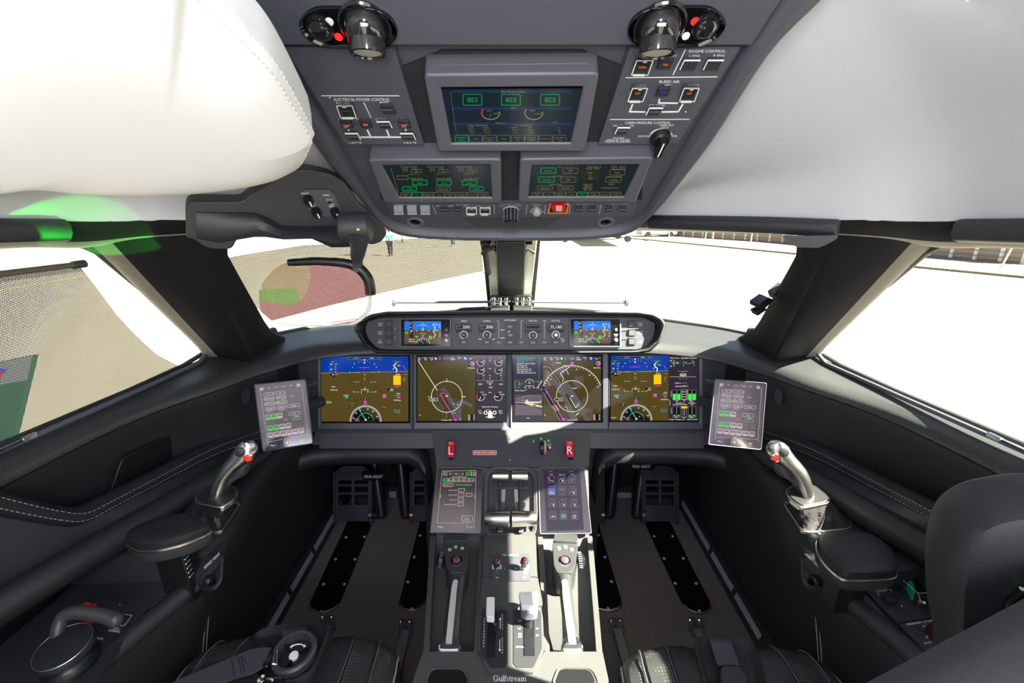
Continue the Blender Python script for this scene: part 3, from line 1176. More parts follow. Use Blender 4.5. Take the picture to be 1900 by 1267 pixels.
def topbar(d, x0, hdg):
    for i, (a, b) in enumerate((('Nav', 'Data'), ('Map', 'View'), ('Ref', 'CAT'))):
        d.txt(a, x0 + 20 + i * 95, 155, 20, EWHITE, w=38)
        d.txt(b, x0 + 24 + i * 95, 180, 20, EWHITE, w=48)
        d.disc(x0 + 70 + i * 95, 152, 6, EWHITE, n=6)
    d.poly([(x0 + 258, 168), (x0 + 273, 148), (x0 + 288, 168), (x0 + 273, 186)], EWHITE)
    d.line([(x0 + 320, 150), (x0 + 340, 150)], 8, EDIM)
    d.line([(x0 + 320, 175), (x0 + 345, 175)], 8, EDIM)
    d.box(x0 + 390, 148, x0 + 475, 180, 3, EMAG if hdg else EDIM)
    d.rect(x0 + 392, 150, x0 + 473, 178, EBLK)
    d.txt('T HDG' if hdg else 'Hdg', x0 + 432, 165, 18, EMAG if hdg else EWHITE)
    d.txt('Prev', x0 + 525, 150, 20, EWHITE)
    d.txt('082/8', x0 + 530, 178, 22, EWHITE)
    d.txt('Next', x0 + 630, 150, 20, EWHITE)
    d.txt('071', x0 + 630, 178, 22, EMAG)
    d.disc(x0 + 718, 163, 26, EBLUE2)
    d.disc(x0 + 712, 155, 9, EWHITE, 2)
    d.disc(x0 + 726, 172, 8, EWHITE, 2)
    d.txt('Map', x0 + 800, 165, 20, EWHITE)
    d.disc(x0 + 852, 150, 6, EWHITE, n=6)


topbar(d, 85, True)
d.line([(92, 200), (380, 648)], 8, EWHITE)
for P, w_ in (([(370, 650), (395, 740), (372, 790), (470, 950), (545, 1075)], 10), ([(330, 850), (430, 930), (480, 1060)], 8), ([(415, 640), (470, 640), (600, 860), (740, 1108)], 22), ([(470, 620), (520, 650), (660, 880)], 16)):
    d.line(P, w_, EGREYM, 1)
d.poly([(480, 640), (640, 840), (760, 780), (920, 870), (895, 905), (790, 850), (680, 890), (590, 960), (700, 1108), (740, 1108), (560, 830)], EGREYM, 1)
d.line([(385, 810), (500, 970), (545, 1075)], 9, EBLK, 2)
d.line([(380, 800), (398, 815), (480, 935)], 3, EDIM, 3)
d.line([(425, 715), (450, 685), (472, 690)], 10, EMAG, 2)
d.line([(420, 705), (665, 1105)], 9, EMAG, 3)
d.poly([(630, 1080), (672, 1075), (680, 1108), (640, 1108)], EMAG, 3)
d.arc(524, 744, 235, 7, EWHITE, 0, 360, 56)
for a, t_, dx, dy in ((270, 'S', 0, -30), (0, 'W', 32, 0), (180, 'E', -38, 0)):
    x, y = 524 + 235 * math.cos(R(a)), 744 + 235 * math.sin(R(a))
    d.line([(x - math.cos(R(a)) * 14, y - math.sin(R(a)) * 14), (x + math.cos(R(a)) * 14, y + math.sin(R(a)) * 14)], 5, EWHITE)
    d.txt(t_, x + dx, y + dy, 24, EWHITE)
for k in range(4):
    d.disc(520, 975 + 25 * k, 5, EWHITE, 2, 6)
d.poly([(510, 745), (523, 712), (536, 745), (523, 738)], EWHITE, 3)
d.line([(505, 732), (541, 732)], 6, EWHITE)
d.poly([(248, 786), (275, 768), (384, 768), (384, 808), (275, 808)], mat('tag_fill', (.004, .004, .005), .1, emis=(.03, .02, .025), es=1), 4)
d.line([(248, 786), (275, 768), (384, 768), (384, 808), (275, 808)], 4, EWHITE, 5, True)
d.txt('10000', 315, 788, 20, EWHITE, L=6)
d.rect(345, 770, 380, 800, EBLUE, 5)
for x, y in ((470, 605), (535, 700), (638, 782), (762, 878), (655, 910), (340, 852)):
    d.txt('Hangar', x, y, 15, EYEL)
for x, y in ((650, 822), (628, 850), (650, 872), (688, 865), (710, 1048), (682, 1032), (728, 1078), (550, 882), (405, 905), (495, 1068)):
    d.disc(x, y, 8, EBLUE2 if x % 4 else EWHITE, 3, 6)
d.rect(612, 975, 656, 1002, EDGREEN, 3)
d.txt('RW4', 634, 989, 18, EGREEN, L=4)
d.txt('Congested SGP1', 522, 1096, 18, EWHITE)
d.rect(850, 212, 940, 285, EBLK)
d.txt('FMS1', 912, 222, 20, EWHITE)
d.txt('0.1 NM', 905, 245, 20, EWHITE)
d.rect(888, 258, 936, 280, EMAG, 2)
d.txt('TERMINAL', 895, 308, 18, EWHITE)
d.poly([(100, 1022), (115, 1014), (128, 1024), (114, 1032)], EAMB)
d.rect(842, 1008, 945, 1108, EBLK)
for k in range(9):
    d.line([(850, 1018 + k * 10), (868 + (k % 3) * 6, 1018 + k * 10)], 4, EWHITE)
    d.line([(930, 1018 + k * 10), (942, 1018 + k * 10)], 4, EWHITE)
# engine gauges
for x, t_ in ((1065, '96.2'), (1332, '96.2')):
    d.txt(t_, x, 155, 17, EMAG)
d.txt('TOGA', 1178, 155, 17, EMAG)
for cx in (1038, 1308):
    for cy, v_ in ((222, '0.0'), (342, '25')):
        d.disc(cx + 8, cy + 8, 46, EBLK, 1, 18)
        d.rect(cx + 10, cy - 38, cx + 66, cy - 14, EBLK, 2)
        d.arc(cx, cy, 56, 5, EWHITE, 10, 195, 18)
        d.arc(cx, cy, 56, 5, ERED, 195, 228, 4)
        d.poly([(cx, cy), (cx, cy - 10), (cx + 60, cy), (cx + 60, cy + 3)], EWHITE, 2)
        d.txt(v_, cx + 48, cy - 24, 20, EWHITE, L=4)
    d.disc(cx - 62, 210, 9, EMAG, 3, 6)
    for y, v_ in ((422, '0.0'), (468, '0')):
        d.rect(cx - 10, y - 14, cx + 48, y + 13, EBLK, 2)
        d.txt(v_, cx + 42, y, 20, EWHITE)
for y, t_ in ((193, 'N1'), (318, 'TGT'), (422, 'N2'), (466, 'FF')):
    d.txt(t_, 1178, y, 18, EWHITE)
d.line([(968, 494), (1392, 494)], 4, EDIM)
d.txt('Fuel Qty', 1178, 515, 20, EWHITE)
for x, t_ in ((1030, '4550'), (1342, '4525')):
    d.txt(t_, x, 552, 22, EWHITE)
d.line([(1125, 543), (1232, 545)], 4, EDIM)
d.poly([(1165, 560), (1180, 530), (1195, 560)], EWHITE)
d.txt('9075', 1190, 600, 22, EWHITE)
d.txt('EGT', 1062, 675, 18, EWHITE)
d.txt('RPM', 1333, 675, 18, EWHITE)
d.txt('APU', 1178, 678, 18, EWHITE)
for cx, a, t_ in ((1036, 108, '549°C'), (1302, 187, '100.0%')):
    d.disc(cx, 745, 52, EBLK, 1, 18)
    d.arc(cx, 745, 58, 5, EWHITE, -10, 190 if cx > 1200 else 130, 20)
    d.arc(cx, 745, 58, 7, ERED, 190 if cx > 1200 else 130, 215, 5)
    d.line([(cx, 745), (cx + 52 * math.cos(R(a)), 745 + 52 * math.sin(R(a)))], 8, EWHITE)
    d.txt(t_, cx + 58, 710, 20, EWHITE, L=4)
d.txt('Bleed Air Pressure', 1180, 895, 22, EWHITE, w=240)
d.txt('Left', 1022, 955, 20, EWHITE)
d.txt('Right', 1338, 955, 20, EWHITE)
d.txt('40psi', 1035, 988, 20, EWHITE)
d.txt('38psi', 1342, 988, 20, EWHITE)
for x in (1112, 1248):
    d.arc(x, 985, 24, 12, EWHITE, 0, 360, 16)
d.poly([(1150, 985), (1162, 960), (1200, 960), (1210, 985), (1222, 1068), (1145, 1068)], EWHITE)
d.line([(1115, 1052), (1250, 1052)], 10, EWHITE)
d.line([(1118, 942), (1182, 942), (1182, 960)], 5, EWHITE)
obj('screen', s, O2)

# third display: messages, camera picture and map
O3, s = display((948, 1128, 655, 796, 952, 1117, 660, 782), 'third large flight display from left, message list and camera picture beside a taxi map')
c4 = Crop(940, 645, 8.174)
d = c4.draw(s, MP, .0003)
d.rect(105, 130, 552, 1115, EPURP, .5)
d.rect(105, 130, 552, 470, ENAVY, .7)
d.rect(552, 135, 1440, 200, EPURP, .5)
d.rect(555, 195, 1432, 1110, EBROWN2, .5)
for i, (t_, c) in enumerate((('IRS Performance NEG0', ECYAN), ('Speed Rp Mode Off', ECYAN), ('Main Door', ECYAN), ('Isolation Valve Open', EWHITE), ('No Smoke On', EWHITE), ('Seat Belt On', EWHITE), ('Parking Brake On', EWHITE), ('APU Generator On', EWHITE), ('APU Bleed Selected On', EWHITE))):
    d.txt(t_, 158, 153 + i * 28.5, 19, c, w=len(t_) * 13.7, al='l')
d.line([(492, 140), (492, 465)], 4, EDIM)
topbar(d, 562, False)
d.line([(122, 520), (122, 600)], 4, EDIM)
d.box(130, 508, 195, 605, 4, EDIM)
d.txt('3.7', 233, 548, 24, EGREEN)
d.poly([(165, 550), (190, 540), (190, 560)], EGREEN)
d.arc(346, 545, 68, 5, EWHITE, 195, 345, 14)
d.line([(280, 580), (416, 580)], 4, EWHITE)
d.txt('Roll', 346, 535, 18, EWHITE)
d.txt('Yaw', 346, 605, 16, EWHITE)
d.disc(346, 508, 10, EGREEN, n=6)
d.disc(346, 580, 10, EGREEN, n=6)
for p in ((480, 590), (415, 605), (280, 605), (495, 560), (515, 535), (528, 510)):
    d.disc(*p, 10, EWHITE, n=6)
d.line([(455, 515), (500, 515)], 6, EGREEN)
d.txt('Flap', 475, 608, 18, EWHITE)
d.txt('Video Select', 200, 648, 20, EWHITE, w=155)
d.disc(298, 638, 7, EWHITE, n=6)
d.disc(532, 636, 7, EWHITE, n=6)
vg = em('camera_picture_grey', (.10, .075, .095), .9)
vl = em('camera_picture_light', (.75, .62, .45), .8)
vd = em('camera_picture_dark', (.02, .016, .022), .9)
d.rect(130, 715, 540, 1025, vg, 1)
d.poly([(130, 715), (350, 715), (260, 735), (130, 775)], em('camera_picture_mid', (.06, .045, .06), .9), 1.5)
d.line([(130, 778), (300, 732), (420, 722)], 5, EDIM)
d.poly([(270, 830), (320, 780), (330, 815), (510, 818), (530, 795), (535, 800), (510, 838), (300, 842)], vl, 2)
d.line([(130, 828), (280, 835)], 6, vl)
d.poly([(260, 840), (400, 845), (540, 890), (540, 905), (380, 885)], vl, 2)
d.poly([(370, 865), (460, 868), (430, 888)], vd, 3)
d.poly([(130, 832), (260, 842), (540, 915), (540, 940), (300, 870), (130, 845)], vd, 1.6)
d.line([(232, 798), (318, 800)], 4, vl)
d.txt('EVS', 330, 1067, 20, EWHITE)
# taxi map
d.poly([(655, 240), (735, 200), (905, 330), (840, 460), (800, 470)], EGREYM, 1)
d.poly([(555, 340), (610, 345), (800, 560), (1080, 1108), (985, 1108), (800, 700), (690, 560), (640, 600), (555, 560)], EGREYM, 1)
d.poly([(790, 560), (905, 480), (1110, 800), (1260, 1108), (1190, 1108), (1070, 920), (930, 690), (855, 710)], EGREYM, 1.3)
d.poly([(985, 500), (1080, 450), (1115, 520), (1090, 620), (1040, 590)], EGREYM, 1.2)
mb2 = em('map_brown', (.11, .065, .035), .8)
d.poly([(700, 265), (780, 330), (850, 280), (800, 240)], mb2, 1.1)
d.poly([(1030, 420), (1160, 430), (1180, 560), (1100, 640)], mb2, 1.1)
d.poly([(1130, 880), (1310, 950), (1300, 1105), (1240, 1105)], mb2, 1.1)
d.poly([(665, 640), (680, 580), (720, 565), (880, 830), (850, 950), (800, 940), (720, 800)], EBROWN2, 1.6)
for P, w_, c in (([(555, 300), (600, 285), (650, 300), (700, 370), (815, 540)], 9, EDIM), ([(590, 330), (650, 370), (760, 540), (800, 550)], 5, EDIM), ([(610, 480), (660, 570)], 6, EAMB), ([(640, 370), (600, 440)], 4, EAMB), ([(800, 540), (840, 640), (1010, 960), (1075, 1108)], 4, EDIM),
                 ([(955, 290), (815, 390), (865, 470), (845, 512)], 8, EWHITE), ([(905, 335), (940, 405)], 7, EWHITE), ([(960, 760), (1050, 910), (1095, 855)], 8, EWHITE), ([(850, 715), (985, 645)], 4, EYEL), ([(880, 900), (915, 900), (925, 940)], 6, EAMB),
                 ([(1055, 1020), (1095, 985)], 12, EWHITE), ([(760, 520), (880, 740), (890, 830), (860, 960), (885, 1100)], 4, EGREYM), ([(915, 970), (960, 940), (990, 970), (1040, 960)], 5, EDIM)):
    d.line(P, w_, c, 2.2)
d.poly([(553, 600), (580, 590), (880, 1085), (880, 1110), (830, 1110), (553, 690)], EBLK, 2.4)
d.line([(556, 682), (815, 1108)], 7, EDIM, 3)
d.line([(600, 640), (850, 1060)], 4, EDIM, 3)
d.line([(700, 880), (752, 962)], 6, EWHITE, 3.2)
d.line([(738, 868), (790, 950)], 6, EWHITE, 3.2)
d.line([(575, 620), (620, 690), (860, 1100)], 8, EMAG, 3.5)
d.poly([(830, 1070), (875, 1065), (885, 1108), (845, 1108)], EMAG, 3.6)
d.disc(610, 680, 18, EBLUE2, 3.4, 8)
d.txt('10', 610, 615, 22, EMAG, L=4)
d.arc(992, 735, 237, 7, EWHITE, 0, 360, 56, 4)
d.arc(992, 733, 462, 7, EWHITE, 200, 339, 40, 4)
d.ticks(992, 733, 436, 460, 5, EWHITE, 200, 339, 24, 4)
d.poly([(978, 745), (992, 712), (1006, 745), (992, 738)], EWHITE, 5)
d.line([(970, 736), (1014, 736)], 6, EWHITE, 5)
d.poly([(720, 784), (748, 762), (852, 762), (852, 806), (748, 806)], MATS['tag_fill'], 4.5)
d.line([(720, 784), (748, 762), (852, 762), (852, 806), (748, 806)], 4, EWHITE, 5, True)
d.txt('10 0', 808, 784, 20, EWHITE, L=6)
d.rect(965, 245, 1018, 270, EMAG, 5)
d.txt('210', 992, 230, 20, EWHITE, L=5)
for x, y in ((790, 225), (895, 270), (1030, 610)):
    d.txt('Hangar', x, y, 20, EWHITE, L=5)
for x, y, t_ in ((1062, 330, '21'), (1258, 418, '24'), (847, 350, 'E'), (672, 478, '15'), (1382, 596, 'W'), (808, 668, 'E')):
    d.txt(t_, x, y, 22, EWHITE, L=5)
d.txt('Congested SGP1', 990, 1093, 18, EWHITE, L=5)
d.rect(1330, 212, 1425, 285, EBLK)
d.txt('FMS2', 1390, 215, 20, EWHITE, L=4)
d.txt('0.1 NM', 1385, 242, 20, EWHITE, L=4)
d.rect(1365, 254, 1418, 276, EMAG, 2)
d.txt('TERMINAL', 1370, 305, 18, EWHITE)
d.rect(1312, 1005, 1412, 1102, EBLK, 2)
for k in range(9):
    d.line([(1318, 1014 + k * 10), (1336 + (k % 3) * 6, 1014 + k * 10)], 4, EWHITE, 4)
    d.line([(1400, 1014 + k * 10), (1410, 1014 + k * 10)], 4, EWHITE, 4)
d.disc(580, 1020, 11, EAMB, 3, 6)
rnd_dust = random.Random(3)
obj('screen', s, O3)

# fourth display
O4, s = display((1130, 1304, 655, 796, 1133, 1296, 660, 781), 'rightmost large flight display, blue and brown horizon beside a dark systems page with green bars')
c5 = Crop(1120, 640, 5.9375)
d = c5.draw(s, MP, .0003)
pfd_common(d, 353, 482, -810, -1050, 78, 717, 832, 0)
d.txt('0.004', 125, 452, 14, EWHITE)
d.txt('NGR 0.0L', 135, 488, 14, EWHITE)
d.txt('GTVW', 140, 556, 14, EWHITE)
d.rect(130, 567, 163, 585, ECYAN)
d.rect(463, 470, 486, 500, EBLK)
d.txt('DH', 507, 474, 12, EWHITE)
d.txt('29/29', 500, 494, 13, EWHITE)
d.txt('HDG', 567, 545, 13, EWHITE)
d.rect(550, 555, 584, 574, EMAG)
d.rect(612, 518, 705, 580, MATS['info_box'])
d.txt('FMS2', 680, 525, 13, EWHITE)
d.txt('0.1 NM', 667, 545, 14, EGREEN)
d.rect(660, 562, 690, 576, EMAG, 2)
d.txt('TERMINAL', 670, 600, 13, EWHITE)
d.rect(536, 668, 580, 688, EBLK)
d.txt('TCAS', 558, 678, 13, EAMB)
d.txt('MAP 1.00', 662, 712, 13, ECYAN)
d.txt('VPS 0.00', 662, 732, 13, ECYAN)
d.txt('UA/ALT', 110, 800, 13, EWHITE)
d.rect(718, 122, 1042, 833, EPURP, .5)
d.txt('Pitch Trim', 783, 143, 14, EWHITE, w=98)
d.txt('Stab/Elev Position', 940, 143, 14, EWHITE, w=175)
d.txt('ND', 742, 172, 13, EWHITE)
d.txt('NU', 742, 234, 13, EWHITE)
d.line([(775, 170), (775, 236)], 4, EWHITE)
d.poly([(752, 188), (766, 198), (752, 208)], EGREEN)
d.rect(790, 186, 830, 208, EDGREEN)
d.txt('-3.7', 812, 197, 15, EGREEN)
d.line([(880, 175), (880, 234)], 4, EDIM)
d.line([(996, 172), (996, 230)], 4, EDIM)
d.line([(918, 212), (992, 192)], 4, EGREEN)
d.txt('UP', 905, 194, 13, EWHITE)
d.line([(968, 160), (990, 190)], 4, EDIM)
d.line([(730, 350), (1015, 350)], 6, EDIM)
d.line([(820, 290), (932, 290)], 4, EDIM)
d.line([(876, 285), (876, 345)], 5, EDIM)
for x in (853, 897):
    d.arc(x, 328, 11, 5, EWHITE, 0, 360, 12)
d.disc(876, 335, 14, EDIM)
for x in (838, 874, 910):
    d.txt('A', x, 369, 14, EGREEN)
d.txt('NORM  C    C    C', 850, 420, 14, EWHITE, w=130)
d.txt('Combined NORM  C', 858, 453, 15, EWHITE, w=145)
for y, n_ in ((540, 'BRAKE'), (635, 'BRAKE'), (720, 'STEER')):
    for k, ch in enumerate(n_):
        d.txt(ch, 745 if y != 635 else 730, y - 28 + 14 * k, 11, EWHITE)
for x in (762, 808, 932, 978):
    d.rect(x, 495, x + 38, 605, EBLK)
    d.rect(x, 538, x + 38, 605, EGREEN, 2)
    d.box(x, 495, x + 38, 605, 2, EDIM, 3)
    d.rect(x, 678, x + 38, 798, EBLK)
    d.box(x, 678, x + 38, 798, 2, EDIM, 3)
    d.poly([(x + 2, 786), (x + 19, 766), (x + 36, 786)], EGREEN, 2)
d.rect(856, 490, 924, 605, EDIM)
for y in (496, 524, 550, 578):
    d.rect(864, y - 2, 914, y + 14, EBLK, 2)
d.txt('Left', 808, 616, 14, EWHITE)
d.txt('psi', 888, 614, 12, EWHITE)
d.txt('Right', 965, 616, 14, EWHITE)
d.txt('Accum/press', 838, 638, 13, EWHITE)
d.txt('Autobrake', 972, 638, 13, EWHITE)
d.txt('Mon 2937 Norm 2964', 840, 656, 13, EWHITE, w=155)
d.txt('Off', 975, 656, 13, EWHITE)
d.rect(856, 676, 922, 698, EAMB)
d.rect(858, 700, 920, 790, EBLK)
for k in range(8):
    d.line([(862, 708 + k * 11), (874, 708 + k * 11)], 3, EDIM)
    d.line([(904, 708 + k * 11), (916, 708 + k * 11)], 3, EDIM)
d.line([(888, 700), (888, 780)], 3, EWHITE)
d.txt('Left', 800, 795, 13, EWHITE)
d.txt('TempC', 885, 795, 12, EWHITE)
d.txt('Right', 965, 795, 13, EWHITE)
d.txt('Peak Temp L R   42 C 44 C', 880, 820, 13, EWHITE, w=310)
obj('screen', s, O4)

# ================================================================== GLARESHIELD CONTROL POD
GP = Fr((0, 1.195, .848), (1, 0, 0), (0, .035, .112))
pod = thing('guidance_panel', 'black leather pod on the ledge holding autopilot knobs and two small screens', 'control panel', (0, 1.25, .86))
PO = [(658, 612), (664, 597), (690, 583), (720, 578), (950, 576), (1180, 578), (1212, 583), (1228, 592), (1234, 602), (1222, 636), (1205, 652), (1180, 656), (950, 658), (716, 656), (700, 655), (678, 640)]
PI = [(672, 612), (676, 599), (697, 588), (722, 585), (950, 583), (1178, 585), (1202, 588), (1216, 596), (1220, 604), (1212, 632), (1198, 646), (1178, 650), (950, 651), (718, 650), (700, 649), (684, 636)]
m = MB()
out = rnd(GP.px(PO), .006, 3)
inn = rnd(GP.px(PI), .006, 3)
n = len(out)
a = [GP.w(x, y, .010) for x, y in out]
b = [GP.w(x, y, .020) for x, y in [(o[0] * .5 + i[0] * .5, o[1] * .5 + i[1] * .5) for o, i in zip(out, inn)]]
c = [GP.w(x, y, .008) for x, y in inn]
c2_ = [GP.w(x, y, -.022) for x, y in inn]
back = [GP.w(x * .96, y * .80 + .012, -.13) for x, y in out]
back2 = [GP.w(x * .90, .055 + (y - .055) * .5, -.17) for x, y in out]
m.loft([back2, back, a, b, c, c2_], LEATH, flip=True)
obj('pod_shell', m, pod)
m = MB()
for off in (.30, .62):
    P = [GP.w(o[0] * (1 - off) + i[0] * off, o[1] * (1 - off) + i[1] * off, .0175 + (.0012 if off < .5 else -.001)) for o, i in zip(out, inn)]
    tops = [p for p in P]
    for i in range(len(tops)):
        p, q = tops[i], tops[(i + 1) % len(tops)]
        L = (q - p).length
        k = max(1, int(L / .0042))
        for j in range(k):
            aa, bb = p.lerp(q, (j + .2) / k), p.lerp(q, (j + .75) / k)
            if off < .5 and aa.z < .9:
                continue
            m.tube([aa, bb], .0006, STITCH, 4)
obj('stitching', m, pod)
PX = [(678, 612), (682, 597), (706, 590), (950, 589), (1192, 590), (1215, 599), (1214, 624), (1200, 643), (1180, 648), (716, 648), (700, 646), (684, 630)]
fm_ = MB()
slab(fm_, GP, PX, -.03, -.012, PANEL, .005)
c6 = Crop(650, 570, 6.333)
c7 = Crop(940, 570, 6.333)
d6 = c6.draw(fm_, GP, -.0118)
d7 = c7.draw(fm_, GP, -.0118)
for d, t_, x, y, w_ in ((d6, 'SPEED', 1335, 162, 70), (d6, 'LATERAL', 1605, 162, 92), (d6, 'AUTOFLIGHT', 1880, 152, 140), (d7, 'VERTICAL', 307, 158, 100), (d7, 'ALTITUDE', 577, 158, 100)):
    d.txt(t_, x, y, 19, WHITE, w=w_)
for d, P in ((d6, [(1720, 162), (1745, 162), (1745, 368)]), (d7, [(192, 160), (170, 160), (170, 368)]), (d7, [(445, 162), (445, 368)]), (d7, [(425, 160), (468, 160)])):
    d.line(P, 6, GREYM)
for d, ys in ((d6, (266, 361)), (d7, (266, 361))):
    for y in ys:
        d.line([(1803, y), (1900, y)] if d is d6 else [(-70, y), (110, y)], 9, WHITE)
d6.line([(1505, 376), (1700, 376)], 3, WHITE)
d6.txt('HDG', 1525, 373, 13, WHITE)
d6.txt('TRK', 1688, 373, 13, WHITE)
d6.rect(1588, 364, 1625, 385, EGREEN)
for d, xs, ts in ((d6, (350, 350, 350), ()), (d7, (1570, 1570, 1570), ())):
    for y, a_, b_ in ((200, 'WARN', 'INHIBIT'), (302, 'MASTER', 'WARN'), (402, 'CS', 'RESET')):
        d.txt(a_, xs[0], y - 12, 14, WHITE, w=56 if a_ != 'CS' else 24)
        d.txt(b_, xs[0], y + 12, 14, WHITE, w=50)
d7.txt('PULL', 660, 370, 13, WHITE)
d7.txt('SHIFT', 663, 388, 13, WHITE)
d7.txt('DN', 660, 406, 13, WHITE)
d7.line([(612, 345), (645, 372)], 4, WHITE)
obj('panel_face', fm_, pod)
for d, crop in ((d6, c6), (d7, c7)):
    left = d is d6
    for y in (195, 303, 405):
        cx = 450 if left else 1470
        q = MB()
        slab(q, GP, crop.p([(cx - 44, y - 42), (cx + 44, y - 42), (cx + 44, y + 42), (cx - 44, y + 42)]), -.014, -.009, DARK, .001)
        slab(q, GP, crop.p([(cx - 32, y - 30), (cx + 32, y - 30), (cx + 32, y + 30), (cx - 32, y + 30)]), -.010, -.006, PANEL, .001)
        obj('push_button', q, pod, bevel=.0006)
    for y in (250, 353):
        q = MB()
        x0, x1 = (370, 525) if left else (1400, 1550)
        q.tube([GP.at(*crop.one(x0, y), h=-.006), GP.at(*crop.one(x1, y), h=-.004)], .0009, CHROME, 6)
        q.ball(GP.at(*crop.one(x1 if left else x0, y), h=-.004), .0016, WPLAS, 8)
        obj('guard_wire', q, pod)
# standby screens
for crop, x0, x1, y0, y1, s0, s1, t0, t1, lab in ((c6, 578, 1185, 130, 470, 636, 1068, 165, 428, 'left'), (c7, 735, 1345, 128, 468, 792, 1222, 162, 422, 'right')):
    o = thing('standby_display', 'small standby display with blue and brown horizon at %s end of the guidance pod' % lab, 'display', GP.at(*crop.one((x0 + x1) / 2, 300)), 'small displays in the guidance pod')
    q = MB()
    frame_ring(q, GP, crop.p([(x0, y1), (x1, y1), (x1, y0), (x0, y0)]), crop.p([(x0 + 16, y1 - 14), (x1 - 16, y1 - 14), (x1 - 16, y0 + 12), (x0 + 16, y0 + 12)]), -.02, -.004, BEZ2, .001, .0008)
    obj('bezel', q, o, bevel=.0006)
    q = MB()
    slab(q, GP, crop.p([(x0 + 12, y1 - 10), (x1 - 12, y1 - 10), (x1 - 12, y0 + 8), (x0 + 12, y0 + 8)]), -.02, -.007, GBLACK)
    d = crop.draw(q, GP, -.0069, 1e-4)
    cx = s0 + 216
    d.rect(s0, t0, s1, t0 + 100, EBLUE2)
    d.rect(s0, t0 + 100, s1, t1, EBROWN)
    d.rect(s0 + 60, t0, s0 + 105, t0 + 200, ENAVY, 1.5)
    d.rect(s0 + 62, t0 + 100, s0 + 104, t0 + 200, EBLK, 1.6)
    for k, y in enumerate((28, 70, 112, 135)):
        d.txt('20' if k < 2 else '4', s0 + 72, t0 + y, 15, EWHITE)
    for k in range(5):
        d.line([(s0 + 95, t0 + 10 + k * 20), (s0 + 104, t0 + 10 + k * 20)], 3, EWHITE)
    d.txt('80', s0 + 85, t0 + 112, 18, EWHITE, L=4)
    d.poly([(cx - 8, t0 + 18), (cx + 8, t0 + 18), (cx, t0 + 34)], EWHITE)
    for k in range(-4, 5):
        if k:
            d.disc(cx + k * 16, t0 + 38 + k * k * 1.2, 3.4, EWHITE, 2, 6)
    d.line([(cx - 28, t0 + 48), (cx + 28, t0 + 48)], 3, EWHITE)
    d.arc(cx, t0 + 98, 10, 4, EWHITE, n=10)
    d.line([(cx, t0 + 70), (cx, t0 + 88)], 3, EWHITE)
    for k in (-72, 72):
        d.disc(cx + k, t0 + 110, 6, EWHITE, 2, 5)
    d.txt('10 1.5 10', cx, t0 + 145, 13, EWHITE, w=62)
    for x, w_ in ((75, 28), (165, 26), (265, 22), (358, 36)):
        d.rect(s0 + x, t0 + 4, s0 + x + w_, t0 + 15, EDGREEN, 2)
    d.line([(s0 + 352, t0 + 22), (s0 + 335, t0 + 42), (s0 + 362, t0 + 70), (s0 + 355, t0 + 98)], 6, EWHITE)
    d.line([(s0 + 335, t0 + 118), (s0 + 362, t0 + 145), (s0 + 362, t0 + 165), (s0 + 335, t0 + 195)], 6, EWHITE)
    d.txt('42500', s0 + 368, t0 + 108, 17, EWHITE, L=4)
    d.txt('800', s0 + 378, t0 + 38, 14, EWHITE)
    d.rect(s0 + 338, t0 + 206, s0 + 394, t0 + 218, EMAG)
    for k in range(4):
        d.line([(s0 + 405, t0 + 30 + k * 14), (s0 + 422, t0 + 36 + k * 14)], 3, EWHITE)
        d.line([(s0 + 405, t0 + 135 + k * 16), (s0 + 425, t0 + 130 + k * 16)], 3, EWHITE)
    d.rect(s0 + 405, t0 + 105, s0 + 428, t0 + 116, EGREEN)
    d.rect(s0 + 6, t0 + 122, s0 + 42, t0 + 148, EGREEN)
    d.txt('ADC', s0 + 24, t0 + 128, 9, EBLK, L=4)
    d.rect(s0 + 285, t0 + 170, s0 + 322, t0 + 198, EGREEN)
    d.txt('TERM', s0 + 302, t0 + 205, 12, EWHITE)
    d.txt('STBY M', s0 + 80, t0 + 212, 14, EWHITE)
    d.txt('ADC 290', s0 + 88, t0 + 236, 14, EWHITE)
    d.txt('BRG', s0 + 146, t0 + 180, 12, EWHITE)
    d.rect(s0 + 130, t0 + 188, s0 + 162, t0 + 202, ECYAN)
    d.disc(cx, t1, 80, EBLK, 1.8, 20, a0=180, a1=360, ry=62)
    d.arc(cx, t1, 80, 4, EWHITE, 180, 360, 20, ry=62)
    d.line([(cx - 38, t1 - 48), (cx - 5, t1 - 12), (cx + 8, t1 - 2)], 5, EGREEN, 3)
    for a_ in (200, 228, 256, 284, 312, 340):
        d.disc(cx + 60 * math.cos(R(a_)), t1 + 46 * math.sin(R(a_)), 5, EWHITE, 3, 5)
    d.disc(cx - 2, t1 - 75, 9, EMAG, 2, 6)
    d.txt('330', cx, t1 - 92, 12, EWHITE)
    bx = s1 + 62
    d.txt('BARO', bx + 3, t0 + 158, 13, WHITE, w=46)
    d.txt('ADF', bx + 3, t0 + 174, 12, WHITE, w=26)
    obj('screen', q, o)
    q = MB().lathe([(.0043, 0), (.0046, .003), (.0035, .004), (0, .004)], GP.at(*crop.one(bx, t0 + 102), h=-.007), GP.n, BEZ)
    obj('knob', q, o)
    q = MB().lathe([(.0052, 0), (.0052, .003), (.0042, .0034), (.0036, .009), (.0028, .010), (0, .010)], GP.at(*crop.one(bx, t0 + 222), h=-.007), GP.n, WPLAS)
    obj('knob', q, o, label='white knob')
